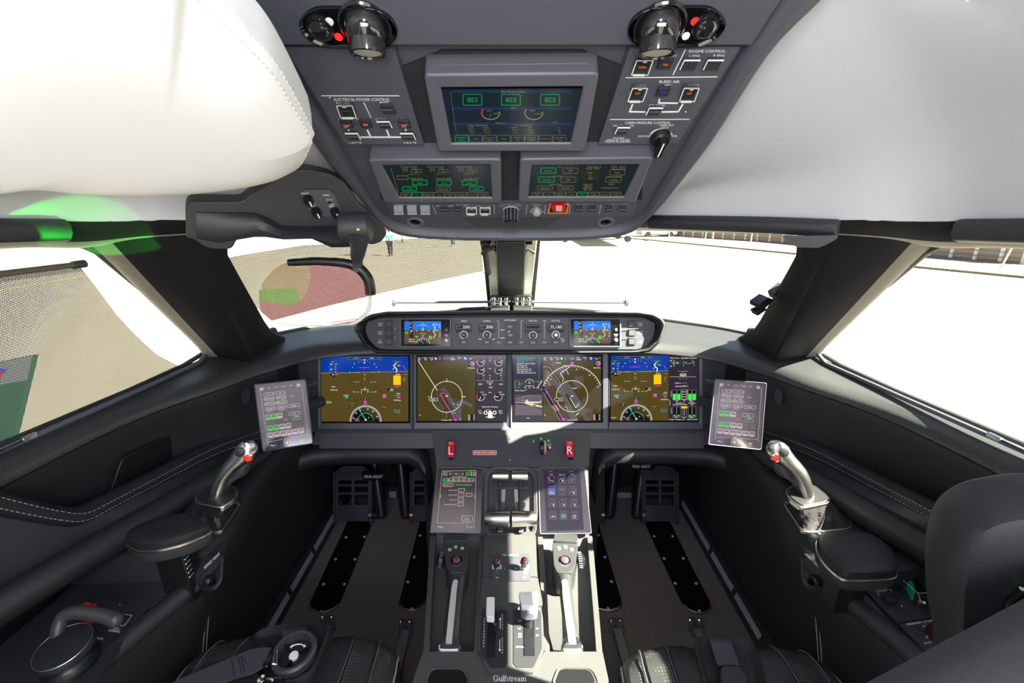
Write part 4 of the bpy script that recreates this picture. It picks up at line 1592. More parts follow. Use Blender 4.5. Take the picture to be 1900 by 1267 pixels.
# autopilot knobs and read-outs
for i, (crop, cx, cy, val, tag_, btn) in enumerate(((c6, 1332, 325, '200', 'CAS', 'MANUAL'), (c6, 1605, 325, '200', 'HDG', 'LNAV'), (c7, 310, 330, '', '', 'VS'), (c7, 578, 325, 'FL180', '', 'HOLD'))):
    q = MB()
    slab(q, GP, rnd(crop.p([(cx - 96, cy - 130), (cx + 96, cy - 130), (cx + 96, cy - 25), (cx - 96, cy - 25)]), 3), -.014, -.010, GBLACK)
    d = crop.draw(q, GP, -.0099)
    d.box(cx - 82, cy - 118, cx + 86, cy - 72, 3, GREYM)
    if val:
        d.txt(val, cx + (30 if len(val) == 3 else 8), cy - 95, 28, EYEL if 0 else EWHITE, w=84 if len(val) == 3 else 128)
    if tag_:
        d.txt(tag_, cx - 52, cy - 103, 15, EDIM)
    d.disc(cx, cy, 52, DARK, 0.6)
    d.rect(cx - 53, cy + 10, cx + 53, cy + 118, DARK, .3)
    d.arc(cx, cy, 44, 9, WHITE, 95 if i in (0,) else 130, 400 if i in (0,) else 410, 24, 2)
    obj('read_out', q, pod, bevel=.0004)
    q = MB().lathe([(.0062, 0), (.006, .006), (.0050, .009), (.0036, .0095), (.0034, .008), (0, .008)], GP.at(*crop.one(cx, cy), h=-.010), GP.n, POL if i == 3 else BEZ)
    obj('knob', q, pod)
    q = MB()
    slab(q, GP, rnd(crop.p([(cx - 34, cy + 68), (cx + 34, cy + 68), (cx + 34, cy + 104), (cx - 34, cy + 104)]), 2), -.011, -.0085, PANEL2)
    crop.draw(q, GP, -.0084).txt(btn, cx, cy + 86, 14, WHITE, w=36)
    obj('push_button', q, pod)
for crop, x, y, t_ in ((c6, 1745, 412, 'LOCK'), (c6, 1875, 228, 'AUTO'), (c6, 1880, 328, 'PFD'), (c6, 1878, 412, 'APR'), (c7, 170, 412, 'VNAV'), (c7, 445, 412, 'FLCH')):
    q = MB()
    slab(q, GP, rnd(crop.p([(x - 34, y - 18), (x + 34, y - 18), (x + 34, y + 18), (x - 34, y + 18)]), 2), -.013, -.009, PANEL2)
    crop.draw(q, GP, -.0089).txt(t_, x, y, 14, WHITE, w=34)
    obj('push_button', q, pod)
q = MB()
d = c6.draw(q, GP, -.0116)
d.rect(1818, 170, 1985, 445, DARK, .4)
d.poly([(1845, 288), (1872, 276), (1872, 300)], EGREEN, 3)
obj('mode_plate', q, pod)
# ================================================================== OVERHEAD PANEL
ovp = thing('overhead_panel', 'dark grey overhead panel with rounded front end and rows of switches', 'overhead panel', (0, .8, 1.4))
oo = [V(OV.uv(*p) + (0,)) for p in OUT_L]
ii = [V(OV.uv(*p) + (0,)) for p in INN_L]
oo = spl(oo, 4)
ii = spl(ii, 4)
for P in (oo, ii):
    for q in P[-2::-1]:
        P.append(V((-q.x, q.y, 0)))
        if len(P) >= 2 * 37 - 1:
            break
m = MB()
secs = []
for o, i in zip(oo, ii):
    f = lambda t, h: OV.w(o.x + (i.x - o.x) * t, o.y + (i.y - o.y) * t, h)
    secs.append([f(-.1, -.06), f(-.02, -.018), f(.06, -.004), f(.3, .010), f(.55, .016), f(.80, .014), f(.95, .006), f(1, -.002), f(1, -.04)])
m.loft(secs, PANEL2, closed=False, flip=True)
obj('surround', m, ovp)
m = MB()
slab(m, OV, [(350, -150), (1550, -150), (1380, 88), (1280, 250), (1217, 355), (1190, 397), (1152, 418), (1070, 427), (830, 427), (748, 418), (710, 397), (683, 355), (620, 250), (520, 88)], -.03, -.004, PANEL2)
obj('face_plate', m, ovp)
m = MB()
slab(m, OV, [(345, -160), (1555, -160), (1395, 86), (505, 86)], -.004, .016, PANEL2)
obj('lamp_strip', m, ovp, bevel=.003)
m = MB()
slab(m, OV, [(820, 95), (1080, 95), (1170, 130), (1120, 290), (780, 290), (735, 130)], -.004, .0, DARK)
slab(m, OV, [(928, 290), (968, 290), (966, 378), (930, 378)], -.004, .002, DARK)
obj('recess', m, ovp)
cA, cB, cC, cD = Crop(500, 0, 4.13), Crop(940, 0, 4.13), Crop(700, 370, 3.8), Crop(660, 260, 3.276)
CLEAR = glassy('clear_guard', (.93, .95, .96), .22, .05)
SWI = mat('switch_dark', (.03, .032, .038), .35)
SWL = mat('switch_edge', (.12, .122, .14), .4)
HH = .012


def guard(fr, crop, x, y, w, h, par, skew=0, hh=HH, up=.010):
    q = MB()
    P = [(x - w / 2 + skew, y - h / 2), (x + w / 2 + skew, y - h / 2), (x + w / 2 - skew, y + h / 2), (x - w / 2 - skew, y + h / 2)]
    slab(q, fr, crop.p(P), hh, hh + up, CLEAR)
    d = crop.draw(q, fr, hh + up)
    d.line(P, 7, WPLAS, 1, True)
    d.rect(x - w * .12 + skew, y - h / 2 - 4, x + w * .12 + skew, y - h / 2 + 16, GREYM, 2)
    d.rect(x - w * .4 - skew, y + h / 2 - 8, x + w * .3 - skew, y + h / 2 + 10, WPLAS, 2)
    obj('switch_guard', q, par, bevel=.0006, label='clear plastic flip guard')


def button(fr, crop, x, y, par, w=88, h=62, skew=0, txt=None, col=EORNG, lit=False, split=True, hh=HH, name='push_button'):
    q = MB()
    P = lambda k: [(x - w / 2 * k + skew, y - h / 2 * k), (x + w / 2 * k + skew, y - h / 2 * k), (x + w / 2 * k - skew, y + h / 2 * k), (x - w / 2 * k - skew, y + h / 2 * k)]
    slab(q, fr, crop.p(P(1.04)), hh - .001, hh + .0012, SWL)
    slab(q, fr, crop.p(P(.95)), hh, hh + .0045, SWI)
    d = crop.draw(q, fr, hh + .0046)
    if lit:
        d.line([(x - w / 2 + skew, y - h / 2 + 4), (x + w / 2 + skew, y - h / 2 + 4)], 13, WHITE)
        if skew > 0:
            d.line([(x - w / 2 + skew, y - h / 2), (x - w / 2 - skew, y + h / 2 - 8)], 7, WHITE)
        elif skew < 0:
            d.line([(x + w / 2 + skew, y - h / 2), (x + w / 2 - skew, y + h / 2 - 8)], 7, WHITE)
    if split:
        d.line([(x - w * .4, y), (x + w * .4, y)], 2.5, GREYM)
    if txt:
        d.txt(txt, x, y + (12 if split else 0), 17, col)
    obj(name, q, par, bevel=.0005)


def swplate(px):
    q = MB()
    slab(q, OV, px, -.003, HH - .001, PANEL2, .003)
    return q


# left: electrical power control
q = swplate([(528, 87), (732, 91), (787, 268), (641, 268)])
dd = cA.draw(q, OV, HH - .0009)
dd.line([(398, 733), (993, 733)], 7, WHITE)
dd.txt('ELECTRICAL POWER CONTROL', 708, 761, 22, WHITE, w=428)
dd.txt('RAT GEN', 562, 786, 17, WHITE, w=100)
dd.txt('RESET', 880, 785, 17, WHITE, w=70)
dd.line([(722, 783), (778, 900)], 6, WHITE)
for t_, x in (('L GEN', 560), ('APU GEN', 710), ('EXT PWR', 860), ('R GEN', 1012)):
    dd.txt(t_, x, 914, 15, WHITE, w=13 * len(t_))
for P in ([(605, 995), (620, 1018)], [(750, 995), (776, 1048)], [(898, 995), (920, 1048)], [(1042, 990), (1050, 1018)], [(700, 1050), (1005, 1050)]):
    dd.line(P, 12, WHITE)
dd.txt('L BUS TIE', 660, 1092, 15, WHITE, w=95)
dd.txt('R BUS TIE', 1078, 1092, 15, WHITE, w=95)
dd.disc(463, 748, 6, WHITE)
for x, y in ((195, 412), (437, 800), (1018, 797), (755, 1083), (980, 1082)):
    dd.disc(x, y, 13, SWL, 1, 10)
    dd.disc(x, y, 8, SWI, 2, 8)
sl = obj('switch_panel', q, ovp, bevel=.001, label='switch panel headed ELECTRICAL POWER CONTROL')
button(OV, cA, 905, 842, sl, 100, 70, -16, split=True)
button(OV, cA, 590, 850, sl, 90, 70, -16)
guard(OV, cA, 590, 858, 120, 92, sl, -16)
button(OV, cA, 588, 958, sl, 92, 58, -12, 'OFF')
button(OV, cA, 735, 955, sl, 92, 58, -12, 'ON', split=False)
button(OV, cA, 882, 958, sl, 92, 58, -12, lit=True)
button(OV, cA, 1030, 955, sl, 92, 58, -12, 'OFF')
button(OV, cA, 640, 1048, sl, 92, 58, -12, lit=True)
button(OV, cA, 1062, 1048, sl, 92, 58, -12, lit=True)

# right: doors, engine, bleed air, cabin pressure
q = swplate([(1168, 91), (1374, 87), (1258, 266), (1110, 268)])
dd = cB.draw(q, OV, HH - .0009)
dd.txt('DOORS', 1175, 395, 19, GREYM, w=115)
dd.txt('ENGINE CONTROL', 1538, 390, 22, WHITE, w=280)
dd.txt('OPEN', 1068, 430, 17, WHITE, w=74)
dd.txt('SAFETY', 1255, 428, 19, WHITE, w=104)
dd.txt('L ENG', 1440, 425, 17, WHITE, w=80)
dd.txt('R ENG', 1628, 423, 17, WHITE, w=84)
dd.line([(1370, 380), (1275, 572)], 7, WHITE)
dd.line([(915, 594), (1612, 588)], 7, WHITE)
dd.txt('BLEED AIR', 1248, 624, 21, WHITE, w=155)
dd.txt('L ENG', 1032, 651, 16, WHITE, w=72)
dd.txt('APU', 1236, 651, 16, WHITE, w=52)
dd.txt('R ENG', 1435, 648, 16, WHITE, w=76)
for P in ([(1172, 758), (1165, 788), (1310, 790)], [(965, 800), (943, 855), (1060, 857)], [(1350, 798), (1315, 855), (1192, 857)]):
    dd.line(P, 12, WHITE)
dd.txt('ISOLATION', 1152, 806, 16, WHITE, w=118)
dd.line([(795, 915), (1400, 913)], 6, WHITE)
dd.txt('CABIN PRESSURE CONTROL', 1083, 939, 19, WHITE, w=348)
dd.txt('FAULT/MANUAL', 898, 961, 16, WHITE, w=162)
dd.txt('CABIN ALT', 1224, 958, 16, WHITE, w=110)
dd.txt('HOLD', 1212, 976, 15, WHITE, w=58)
dd.txt('DESCEND', 1055, 1042, 15, WHITE, w=92)
dd.txt('CLIMB', 1276, 1041, 15, WHITE, w=58)
dd.txt('CAUTION', 858, 1057, 15, WHITE, w=88)
dd.txt('MAX AP 0.3 PSI', 855, 1071, 14, WHITE, w=170)
dd.txt('TAKEOFF & LANDING', 848, 1084, 15, WHITE, w=196)
dd.arc(1185, 1042, 82, 12, WHITE, 190, 350, 18, ry=52)
for x, y in ((1705, 392), (880, 765), (1468, 762), (1350, 951), (775, 1050)):
    dd.disc(x, y, 13, SWL, 1, 10)
    dd.disc(x, y, 8, SWI, 2, 8)
dd.disc(1372, 856, 6, WHITE)
sr = obj('switch_panel', q, ovp, bevel=.001, label='switch panel headed ENGINE CONTROL and BLEED AIR')
button(OV, cB, 1040, 515, sr, 105, 80, 18, 'OPEN', split=False)
guard(OV, cB, 1040, 520, 125, 110, sr, 20)
button(OV, cB, 1218, 495, sr, 110, 78, 18, 'ON', split=False)
button(OV, cB, 1405, 500, sr, 118, 84, 18, lit=True, split=False)
button(OV, cB, 1585, 500, sr, 118, 84, 18, lit=True, split=False)
for x in (1005, 1400):
    button(OV, cB, x, 715, sr, 95, 66, 16, 'OFF', split=False)
    guard(OV, cB, x, 728, 115, 100, sr, 18)
button(OV, cB, 1203, 708, sr, 100, 68, 14, 'ON', col=em('lit_blue', (.02, .03, .8), 1), split=False)
button(OV, cB, 1132, 857, sr, 100, 66, 14, lit=True)
button(OV, cB, 888, 1003, sr, 90, 58, 12, lit=True)
q = MB()
c = OV.at(*cB.one(1178, 1045), h=HH)
q.lathe([(.0165, 0), (.0165, .006), (.013, .012), (0, .012)], c, OV.n, BLACK)
fr = Fr(c + OV.n * .012, OV.x, OV.y)
q.prism(fr, rnd([(-.006, -.022), (.006, -.022), (.0045, .012), (-.0045, .012)], .003), -.003, .012, BLACK)
q.prism(fr, [(-.0012, -.02), (.0012, -.02), (.0012, .011), (-.0012, .011)], .012, .0124, WHITE)
obj('rotary_knob', q, sr, bevel=.001)

# ---- touch displays on the overhead panel
FTXT = EYEL


def ov_display(outer, inner, label):
    o = thing('touch_display', label, 'display', OV.at(sum(p[0] for p in outer) / 4, sum(p[1] for p in outer) / 4, .02), 'touch displays in the overhead panel')
    q = MB()
    hh = .034
    P, I = OV.px(outer, hh), OV.px(inner, hh)
    q.ring(OV, rnd(P, .007, 4), rnd(I, .0012, 4), -.004, hh, BEZ, hh - .001)
    obj('bezel', q, o, bevel=.003)
    q = MB()
    slab(q, OV, [(x, y + 8 if y < 200 and False else y) for x, y in inner], 0, hh - .004, GBLACK)
    return o, q, hh - .0038


od, q, hs = ov_display([(786, 139), (1112, 136), (1086, 281), (813, 281)], [(818, 165), (1082, 163), (1059, 267), (838, 268)], 'upper touch display in the overhead panel, set higher than the two others')
m = MB()
slab(m, OV, [(806, 121), (1096, 118), (1106, 140), (797, 142)], -.004, .018, BEZ, .004)
obj('housing', m, od, bevel=.003)
d = cA.draw(q, OV, hs)
e = cB.draw(q, OV, hs)
d.rect(1325, 680, 2390, 1100, em('screen_deep_teal', (.004, .012, .02), .8), .5)
for y in (690, 820, 938):
    d.rect(1395, y, 2310, y + 22, em('screen_blue_band', (.008, .022, .06), .8), 1)
d.txt('IRS Mode Select', 1870, 700, 20, FTXT, w=190)
for x, n_ in ((1555, '1'), (1850, '2'), (2150, '3')):
    d.box(x - 72, 722, x + 72, 805, 5, OGREEN, 2, 8)
    d.txt('IRS ' + n_, x, 764, 24, OGREEN)
    d.box(x - 38, 750, x + 38, 778, 2.5, EDGREEN, 2)
d.txt('APU', 1868, 825, 16, FTXT)
for x, a, b, t_ in ((1695, 'EGT', '549°C', 20), (2025, 'RPM', '100.0%', 20)):
    d.arc(x, 865, 68, 8, FTXT, -10, 150 if x < 1800 else 190, 18, ry=50)
    d.arc(x, 865, 68, 9, mat('gauge_red', (.01, .004, .004), .1, emis=(.5, .03, .04), es=.8), 150 if x < 1800 else 190, 215, 6, ry=50)
    d.txt(a, x - 10, 846, 15, FTXT)
    d.txt(b, x + 50, 868, 15, FTXT)
    d.line([(x, 868), (x - 10, 905)] if x < 1800 else [(x, 868), (x + 15, 875)], 3, FTXT)
d.txt('Batteries', 1768, 940, 14, FTXT)
d.txt('RAT', 2190, 936, 14, FTXT)
d.txt('Main Batteries', 1600, 958, 14, FTXT, w=150)
d.txt('PCS Batteries', 1945, 958, 14, FTXT, w=140)
for i, (x, a, b, c_) in enumerate(((1545, 'L Batt', '28.5 V', '0.0 A'), (1660, 'R Batt', '28.1 V', '0.0 A'), (1875, 'EBHA', '27.3 V', '-0.5 A'), (1995, 'UPS', '27.2 V', '-3.9 A'), (2215, 'V', 'Hz', '%'))):
    for k, t_ in enumerate((a, b, c_)):
        d.txt(t_, x + k * 5, 976 + k * 19, 13, FTXT)
bar8 = ('IRS/APU', 'ECS', 'Exterior', 'Fuel', 'Hyd/FCS', 'Cockpit', 'Anti Ice', 'Oil Elec')


def bar(d, x0, dx, y0, y1, on, gap=8, two=('Batt', '', 'Lights', '', 'Air', 'Lights', '', 'Test'), w0=2.5, sc=12):
    for k, t_ in enumerate(bar8):
        a, b = x0 + dx * k, x0 + dx * (k + 1) - gap
        c_ = OGREEN if k == on else FTXT
        d.box(a, y0, b, y1, w0 * (1.8 if k == on else 1), c_, 2, 5)
        if two[k]:
            d.txt(t_, (a + b) / 2, y0 + (y1 - y0) * .35, sc, c_, w=min(len(t_) * sc * .8, (b - a) * .8))
            d.txt(two[k], (a + b) / 2, y0 + (y1 - y0) * .68, sc, c_, w=min(len(two[k]) * sc * .8, (b - a) * .8))
        else:
            d.txt(t_, (a + b) / 2, (y0 + y1) / 2, sc, c_, w=min(len(t_) * sc * .8, (b - a) * .8))


bar(d, 1425, 107, 1035, 1088, 0)
d.line([(1385, 700), (1430, 1010)], 2, EYEL)
obj('screen', q, od)

DG = em('screen_grey_green', (.006, .011, .011), 1)
ol, q, hs = ov_display([(683, 297), (930, 296), (930, 376), (713, 376)], [(708, 308), (909, 307), (913, 368), (741, 368)], 'lower left touch display in the overhead panel with three temperature columns')
m = MB()
slab(m, OV, [(698, 284), (920, 283), (928, 300), (690, 302)], -.004, .018, BEZ, .004)
obj('housing', m, ol, bevel=.003)
d = cD.draw(q, OV, hs)
d.rect(150, 150, 840, 360, DG, .5)
for i, (x, t_) in enumerate(((318, 'Cockpit Temp'), (482, 'Fwd Cabin Temp'), (655, 'Aft Cabin Temp'))):
    d.txt(t_, x + 4, 160, 11, FTXT, w=100)
    d.txt('Actual', x - 18, 174, 9, FTXT)
    d.txt('Select', x + 40, 174, 9, FTXT)
    d.txt('24 °C', x - 15, 186, 10, FTXT)
    d.box(x + 20, 178, x + 80, 195, 2, FTXT)
    d.txt('24', x + 50, 187, 10, FTXT)
    d.txt('Duct 12 °C', x + 35, 205, 9, FTXT)
    d.txt(('Cockpit', 'Fwd Cabin', 'Aft Cabin')[i] + ' Mode', x + 50, 232, 10, FTXT)
for x in (390, 537, 692):
    d.box(x - 44, 243, x + 44, 272, 4, OGREEN, 2, 5)
    d.txt('Auto', x, 258, 12, OGREEN)
d.box(252, 216, 318, 238, 2, FTXT)
for x, c_, t_ in ((328, OGREEN, 'L Pack'), (532, FTXT, 'Open Air'), (735, OGREEN, 'R Pack')):
    d.box(x - 42, 282, x + 42, 308, 3.5 if c_ is OGREEN else 2, c_, 2, 5)
    d.txt(t_, x, 295, 11, c_)
d.line([(215, 170), (258, 320)], 2, EYEL)
bar(d, 275, 67, 317, 346, 1, 6, sc=7, w0=2)
obj('screen', q, ol)

orr, q, hs = ov_display([(965, 296), (1213, 293), (1180, 375), (962, 375)], [(987, 308), (1187, 307), (1158, 367), (980, 367)], 'lower right touch display in the overhead panel with pressurisation figures')
m = MB()
slab(m, OV, [(975, 283), (1198, 280), (1206, 300), (968, 302)], -.004, .018, BEZ, .004)
obj('housing', m, orr, bevel=.003)
d = cD.draw(q, OV, hs)
d.rect(1050, 150, 1740, 360, DG, .5)
d.txt('PTU', 1240, 162, 10, FTXT)
for x, y, c_, t_ in ((1170, 184, OGREEN, 'Armed'), (1305, 184, FTXT, 'Off'), (1160, 239, OGREEN, 'Armed'), (1292, 239, FTXT, 'Off'), (1150, 290, FTXT, 'Normal'), (1277, 290, FTXT, 'Normal'), (1590, 195, FTXT, 'Auto'), (1567, 240, FTXT, 'Landing')):
    h_ = 12 if y == 290 else 16
    d.box(x - 46, y - h_, x + 46, y + h_, 3.6 if c_ is OGREEN else 2, c_, 2, 5)
    d.txt(t_, x, y, 12, c_)
d.txt('Aux Pump', 1228, 217, 10, FTXT)
d.txt('Dump Valves', 1215, 268, 10, FTXT)
d.txt('Cabin Rate of', 1450, 160, 11, FTXT)
d.txt('change  ft/min', 1440, 171, 11, FTXT)
d.rect(1370, 180, 1480, 245, em('screen_green_black', (.012, .016, .008), 1), 1)
for y, t_ in ((198, '500'), (218, '0'), (232, '-500')):
    d.txt(t_, 1425, y, 12, FTXT)
for y, t_ in ((268, 'Cabin Alt'), (280, '2540 ft'), (290, 'Diff Press'), (300, '0.01 psi')):
    d.txt(t_, 1410, y, 11, FTXT)
d.txt('Mode   Auto 2', 1600, 160, 11, FTXT)
d.txt('System Mode', 1600, 174, 11, FTXT)
d.txt('Pressure Profile', 1575, 220, 10, FTXT)
d.txt('OBOV', 1555, 268, 10, FTXT)
d.line([(1490, 290), (1600, 290)], 3, FTXT)
bar(d, 1075, 68, 315, 343, 4, 6, sc=7, w0=2)
obj('screen', q, orr)

# ---- the row of switches along the front edge
q = MB()
slab(q, OV, [(716, 374), (1184, 373), (1176, 401), (724, 402)], -.003, .004, PANEL2, .002)
dd = cC.draw(q, OV, .0042)
H3 = .005
for x0, x1, xm in ((392, 415, 0), (825, 825, 0), (1055, 1050, 0), (1187, 1180, 0), (1362, 1352, 0), (1580, 1562, 0)):
    dd.line([(x0, 38), (x1, 102)], 5, GREYM)
for t_, x, y, w_ in (('EMERGENCY POWER', 220, 36, 165), ('BATTERIES', 605, 36, 90), ('ON', 135, 54, 22), ('ARM', 230, 54, 30), ('OFF', 320, 54, 28), ('LEFT', 462, 54, 38), ('MAIN', 505, 45, 34), ('RIGHT', 562, 54, 40), ('EMER', 655, 54, 38), ('PCS', 705, 45, 28), ('UPS', 760, 54, 32), ('COCKPIT LIGHTS', 938, 34, 140),
                     ('DIM   BRIGHT', 938, 45, 165), ('IGNITION', 1122, 36, 60), ('START', 1122, 46, 48), ('APU FIRE EXT', 1275, 32, 120), ('APU CONTROL', 1462, 32, 120), ('MASTER', 1430, 50, 58), ('START/STOP', 1528, 50, 92), ('CABIN NOTATION', 1700, 32, 130), ('SMOKE', 1648, 46, 42), ('SIGNS', 1740, 46, 44)):
    dd.txt(t_, x, y, 8, GREYM, w=w_)
for x0, x1 in ((418, 590), (612, 795)):
    dd.line([(x0, 52), (x0, 44), (x1, 44), (x1, 52)], 3, WHITE)
dd.arc(942, 75, 52, 9, WHITE, 160, 380, 18, ry=24)
dd.poly([(1200, 102), (1215, 28), (1355, 28), (1338, 102)], mat('orange_paint', (.85, .33, .02), .4), 1)
dd.poly([(1212, 92), (1222, 38), (1343, 38), (1330, 92)], BLACK, 2)
for k in range(10):
    dd.line([(1208 + 13 * k, 102), (1214 + 13 * k, 94)], 3, BLACK, 3)
row = obj('switch_row', q, ovp, bevel=.0008, label='narrow strip of small switches')
AQUA = mat('pale_cap', (.35, .40, .42), .25)
for x in (148, 242, 335):
    q = MB()
    slab(q, OV, cC.p([(x - 34, 62), (x + 34, 62), (x + 38, 106), (x - 28, 106)]), .004, .012, AQUA)
    d = cC.draw(q, OV, .0121)
    d.line([(x - 28, 104), (x + 38, 104)], 5, WPLAS)
    d.rect(x - 26, 68, x + 30, 82, GREYM, 1)
    obj('guarded_switch', q, row, bevel=.0006)
for x in (474, 565, 1423, 1517, 1634, 1732):
    button(OV, cC, x, 72, row, 58, 34, 0, split=True, hh=.004)
for x in (665, 760):
    button(OV, cC, x, 76, row, 60, 40, 0, split=True, lit=True, hh=.004)
    guard(OV, cC, x, 80, 70, 48, row, 0, .004, .006)
q = MB()
c = OV.at(*cC.one(942, 75), h=.004)
q.lathe([(.0155, 0), (.0155, .026), (.013, .028), (0, .028)], c, OV.n + V((0, .25, 0)), BLACK, 20)
for k in range(12):
    a = R(30 * k)
    ax_ = (OV.n + V((0, .25, 0))).normalized()
    xx = V((1, 0, 0))
    yy = ax_.cross(xx)
    p = c + xx * math.cos(a) * .0155 + yy * math.sin(a) * .0155
    q.tube([p, p + ax_ * .025], .0013, SWL, 6)
obj('dimmer_knob', q, row)
q = MB()
slab(q, OV, rnd(cC.p([(1068, 88), (1100, 55), (1140, 55), (1178, 88), (1150, 102), (1095, 102)]), 3), .003, .008, CHROME)
q.lathe([(.008, 0), (.008, .008), (.006, .010), (0, .010)], OV.at(*cC.one(1125, 80), h=.006), OV.n, AQUA)
obj('start_button', q, row)
q = MB()
slab(q, OV, cC.p([(1228, 48), (1250, 42), (1318, 42), (1330, 62), (1325, 90), (1240, 88), (1240, 70), (1226, 64)]), .004, .014, RED, .001)
slab(q, OV, cC.p([(1258, 50), (1304, 50), (1302, 84), (1262, 84)]), .014, .016, mat('pink_lens', (.75, .45, .42), .2))
obj('fire_handle', q, row, bevel=.0008, label='red guarded fire switch in an orange striped frame')

# front chin: grille, two round reading outlets
q = MB()
slab(q, OV, cC.p([(590, 122), (1292, 118), (1290, 138), (1200, 196), (690, 200), (600, 142)]), -.005, -.0025, PANEL, .003)
dg = cC.draw(q, OV, -.0024)
dg.line([(590, 122), (1292, 118)], 4, SWL)
for P in ([(598, 142), (690, 198)], [(690, 200), (1200, 196)], [(1200, 196), (1290, 138)]):
    dg.line(P, 3, SWL)
obj('speaker_grille', q, ovp)
for s, x in ((0, 268), (1, 1610)):
    q = MB()
    cc = OV.at(*cC.one(x, 155), h=-.004)
    q.lathe([(.0205, 0), (.0205, .003), (.017, .005), (.012, .003), (.011, -.002)], cc, OV.n, SWL, 24)
    q.lathe([(.012, .0005), (.009, .003), (0, .004)], cc, OV.n, GBLACK, 20)
    obj('microphone_port', q, ovp)

# ---- eyeball lamps
CHR = mat('black_chrome', (.10, .10, .11), .08, metal=1)
DCH = mat('black_gloss_shell', (.012, .012, .013), .08, coat=1)
LENS = mat('frosted_lens', (.55, .56, .5), .3, spec=.6)


def lamp(side):
    nm = 'left' if side < 0 else 'right'
    crop = cA if side < 0 else cB
    P = [(225, 160), (290, 75), (370, 42), (800, 42), (935, 115), (992, 225), (960, 305), (870, 358), (420, 350), (290, 280), (235, 205)]
    if side > 0:
        P = [(1908 - x, y - 5) for x, y in P]
    h0 = .016
    o = thing('reading_lamp', 'glossy black swivel reading lamp at the %s end of the overhead strip' % nm, 'lamp', OV.at(*crop.one(650 if side < 0 else 1250, 200), h=h0), 'swivel lamps on the overhead strip')
    X = lambda x: x if side < 0 else 1908 - x
    q = MB()
    pts = rnd(OV.px(crop.p(P), h0), .012, 4)
    cx = sum(p[0] for p in pts) / len(pts)
    cy = sum(p[1] for p in pts) / len(pts)
    inn = [(cx + (x - cx) * .9, cy + (y - cy) * .86) for x, y in pts]
    q.ring(OV, pts, inn, h0 - .002, h0 + .005, CHR, h0 + .002)
    q.prism(OV, inn, h0 - .002, h0 + .002, GBLACK)
    obj('base_plate', q, o, bevel=.001)
    c = OV.at(*crop.one(X(735), 195), h=h0)
    q = MB().lathe([(.031, 0), (.0315, .003), (.029, .005), (.027, .002)], c, OV.n, DCH, 32)
    obj('collar', q, o)
    q = MB()
    q.ball(c + OV.n * .002, .0255, DCH, 24)
    ax_ = V((0, .02, -1)).normalized()
    q.lathe([(.021, 0), (.0215, .012), (.0225, .020), (.0225, .030), (.021, .031), (.0205, .029)], c, ax_, DCH, 32)
    sh = obj('swivel_head', q, o)
    q = MB().lathe([(.0207, .0288), (.012, .0292), (0, .0295)], c, ax_, LENS, 24)
    obj('lens', q, sh)
    q = MB()
    c = OV.at(*crop.one(X(385), 215 if side < 0 else 205), h=h0 + .002)
    q.lathe([(.0165, 0), (.0155, .003), (.0125, .0025), (.0118, .002), (.0118, .005), (.008, .007), (0, .0075)], c, OV.n, DCH, 24)
    obj('dimmer_button', q, o)
    for (x, y), mm, nn in (((460, 165), WHITE, 'white'), ((530, 282), ERED, 'red')):
        if side > 0:
            y = 275 if nn == 'white' else 163
            x = 535 if nn == 'white' else 465
        q = MB().lathe([(.005, 0), (.0045, .0015), (0, .002)], OV.at(*crop.one(X(x), y), h=h0 + .002), OV.n, mm, 12)
        obj('indicator_light', q, o, label='small %s indicator light' % nn)


lamp(-1)
lamp(1)

# ================================================================== HEAD-UP DISPLAY (pilot side)
# white padded projector cover hanging over the pilot's head
HB = Fr(V((-.45, .60, 1.278)), (1, .0, .065), (0, -1, .38))
pad = thing('padded_cover', 'large white leather padded cover hanging at upper left', 'cover', (-.5, .6, 1.4))


def padpt(x, y, h=0):
    return HB.uv(x, y, h)


PP = [(-300, 365), (0, 352), (150, 362), (330, 362), (470, 348), (548, 326), (578, 282), (576, 262), (520, 165), (468, 105), (400, 40), (355, -2), (250, -120), (-300, -200)]
q2 = [V(padpt(*p) + (0,)) for p in PP]
q2 = spl(q2[-2:] + q2 + q2[:2], 6)[12:-7]
cen = sum((V(p) for p in q2), V((0, 0, 0))) / len(q2)
m = MB()
secs = []
for sc_, h in [(k / 16 + .01, .024 - .032 * (k / 16 + .01) ** 5) for k in range(16)] + [(.975, -.005), (.99, -.009), (1.0, -.013), (1.0, -.016), (1.004, -.020), (.995, -.024), (.99, -.04), (.97, -.06), (.01, -.06)]:
    sc_ = max(sc_, .001)
    secs.append([HB.w(cen.x + (p.x - cen.x) * sc_, cen.y + (p.y - cen.y) * sc_, h) for p in q2])
m.loft(secs, WLEATH, flip=True)
obj('cushion', m, pad)
m = MB()
for sc_, h in ((.987, -.0075), (1.004, -.0175)):
    ring = [HB.w(cen.x + (p.x - cen.x) * sc_, cen.y + (p.y - cen.y) * sc_, h + .001) for p in q2]
    for i in range(len(ring) - 1):
        p, r_ = ring[i], ring[i + 1]
        L = (r_ - p).length
        k = max(1, int(L / .006))
        for j in range(k):
            m.tube([p.lerp(r_, (j + .15) / k), p.lerp(r_, (j + .8) / k)], .0011, WPLAS, 5)
obj('stitching', m, pad)

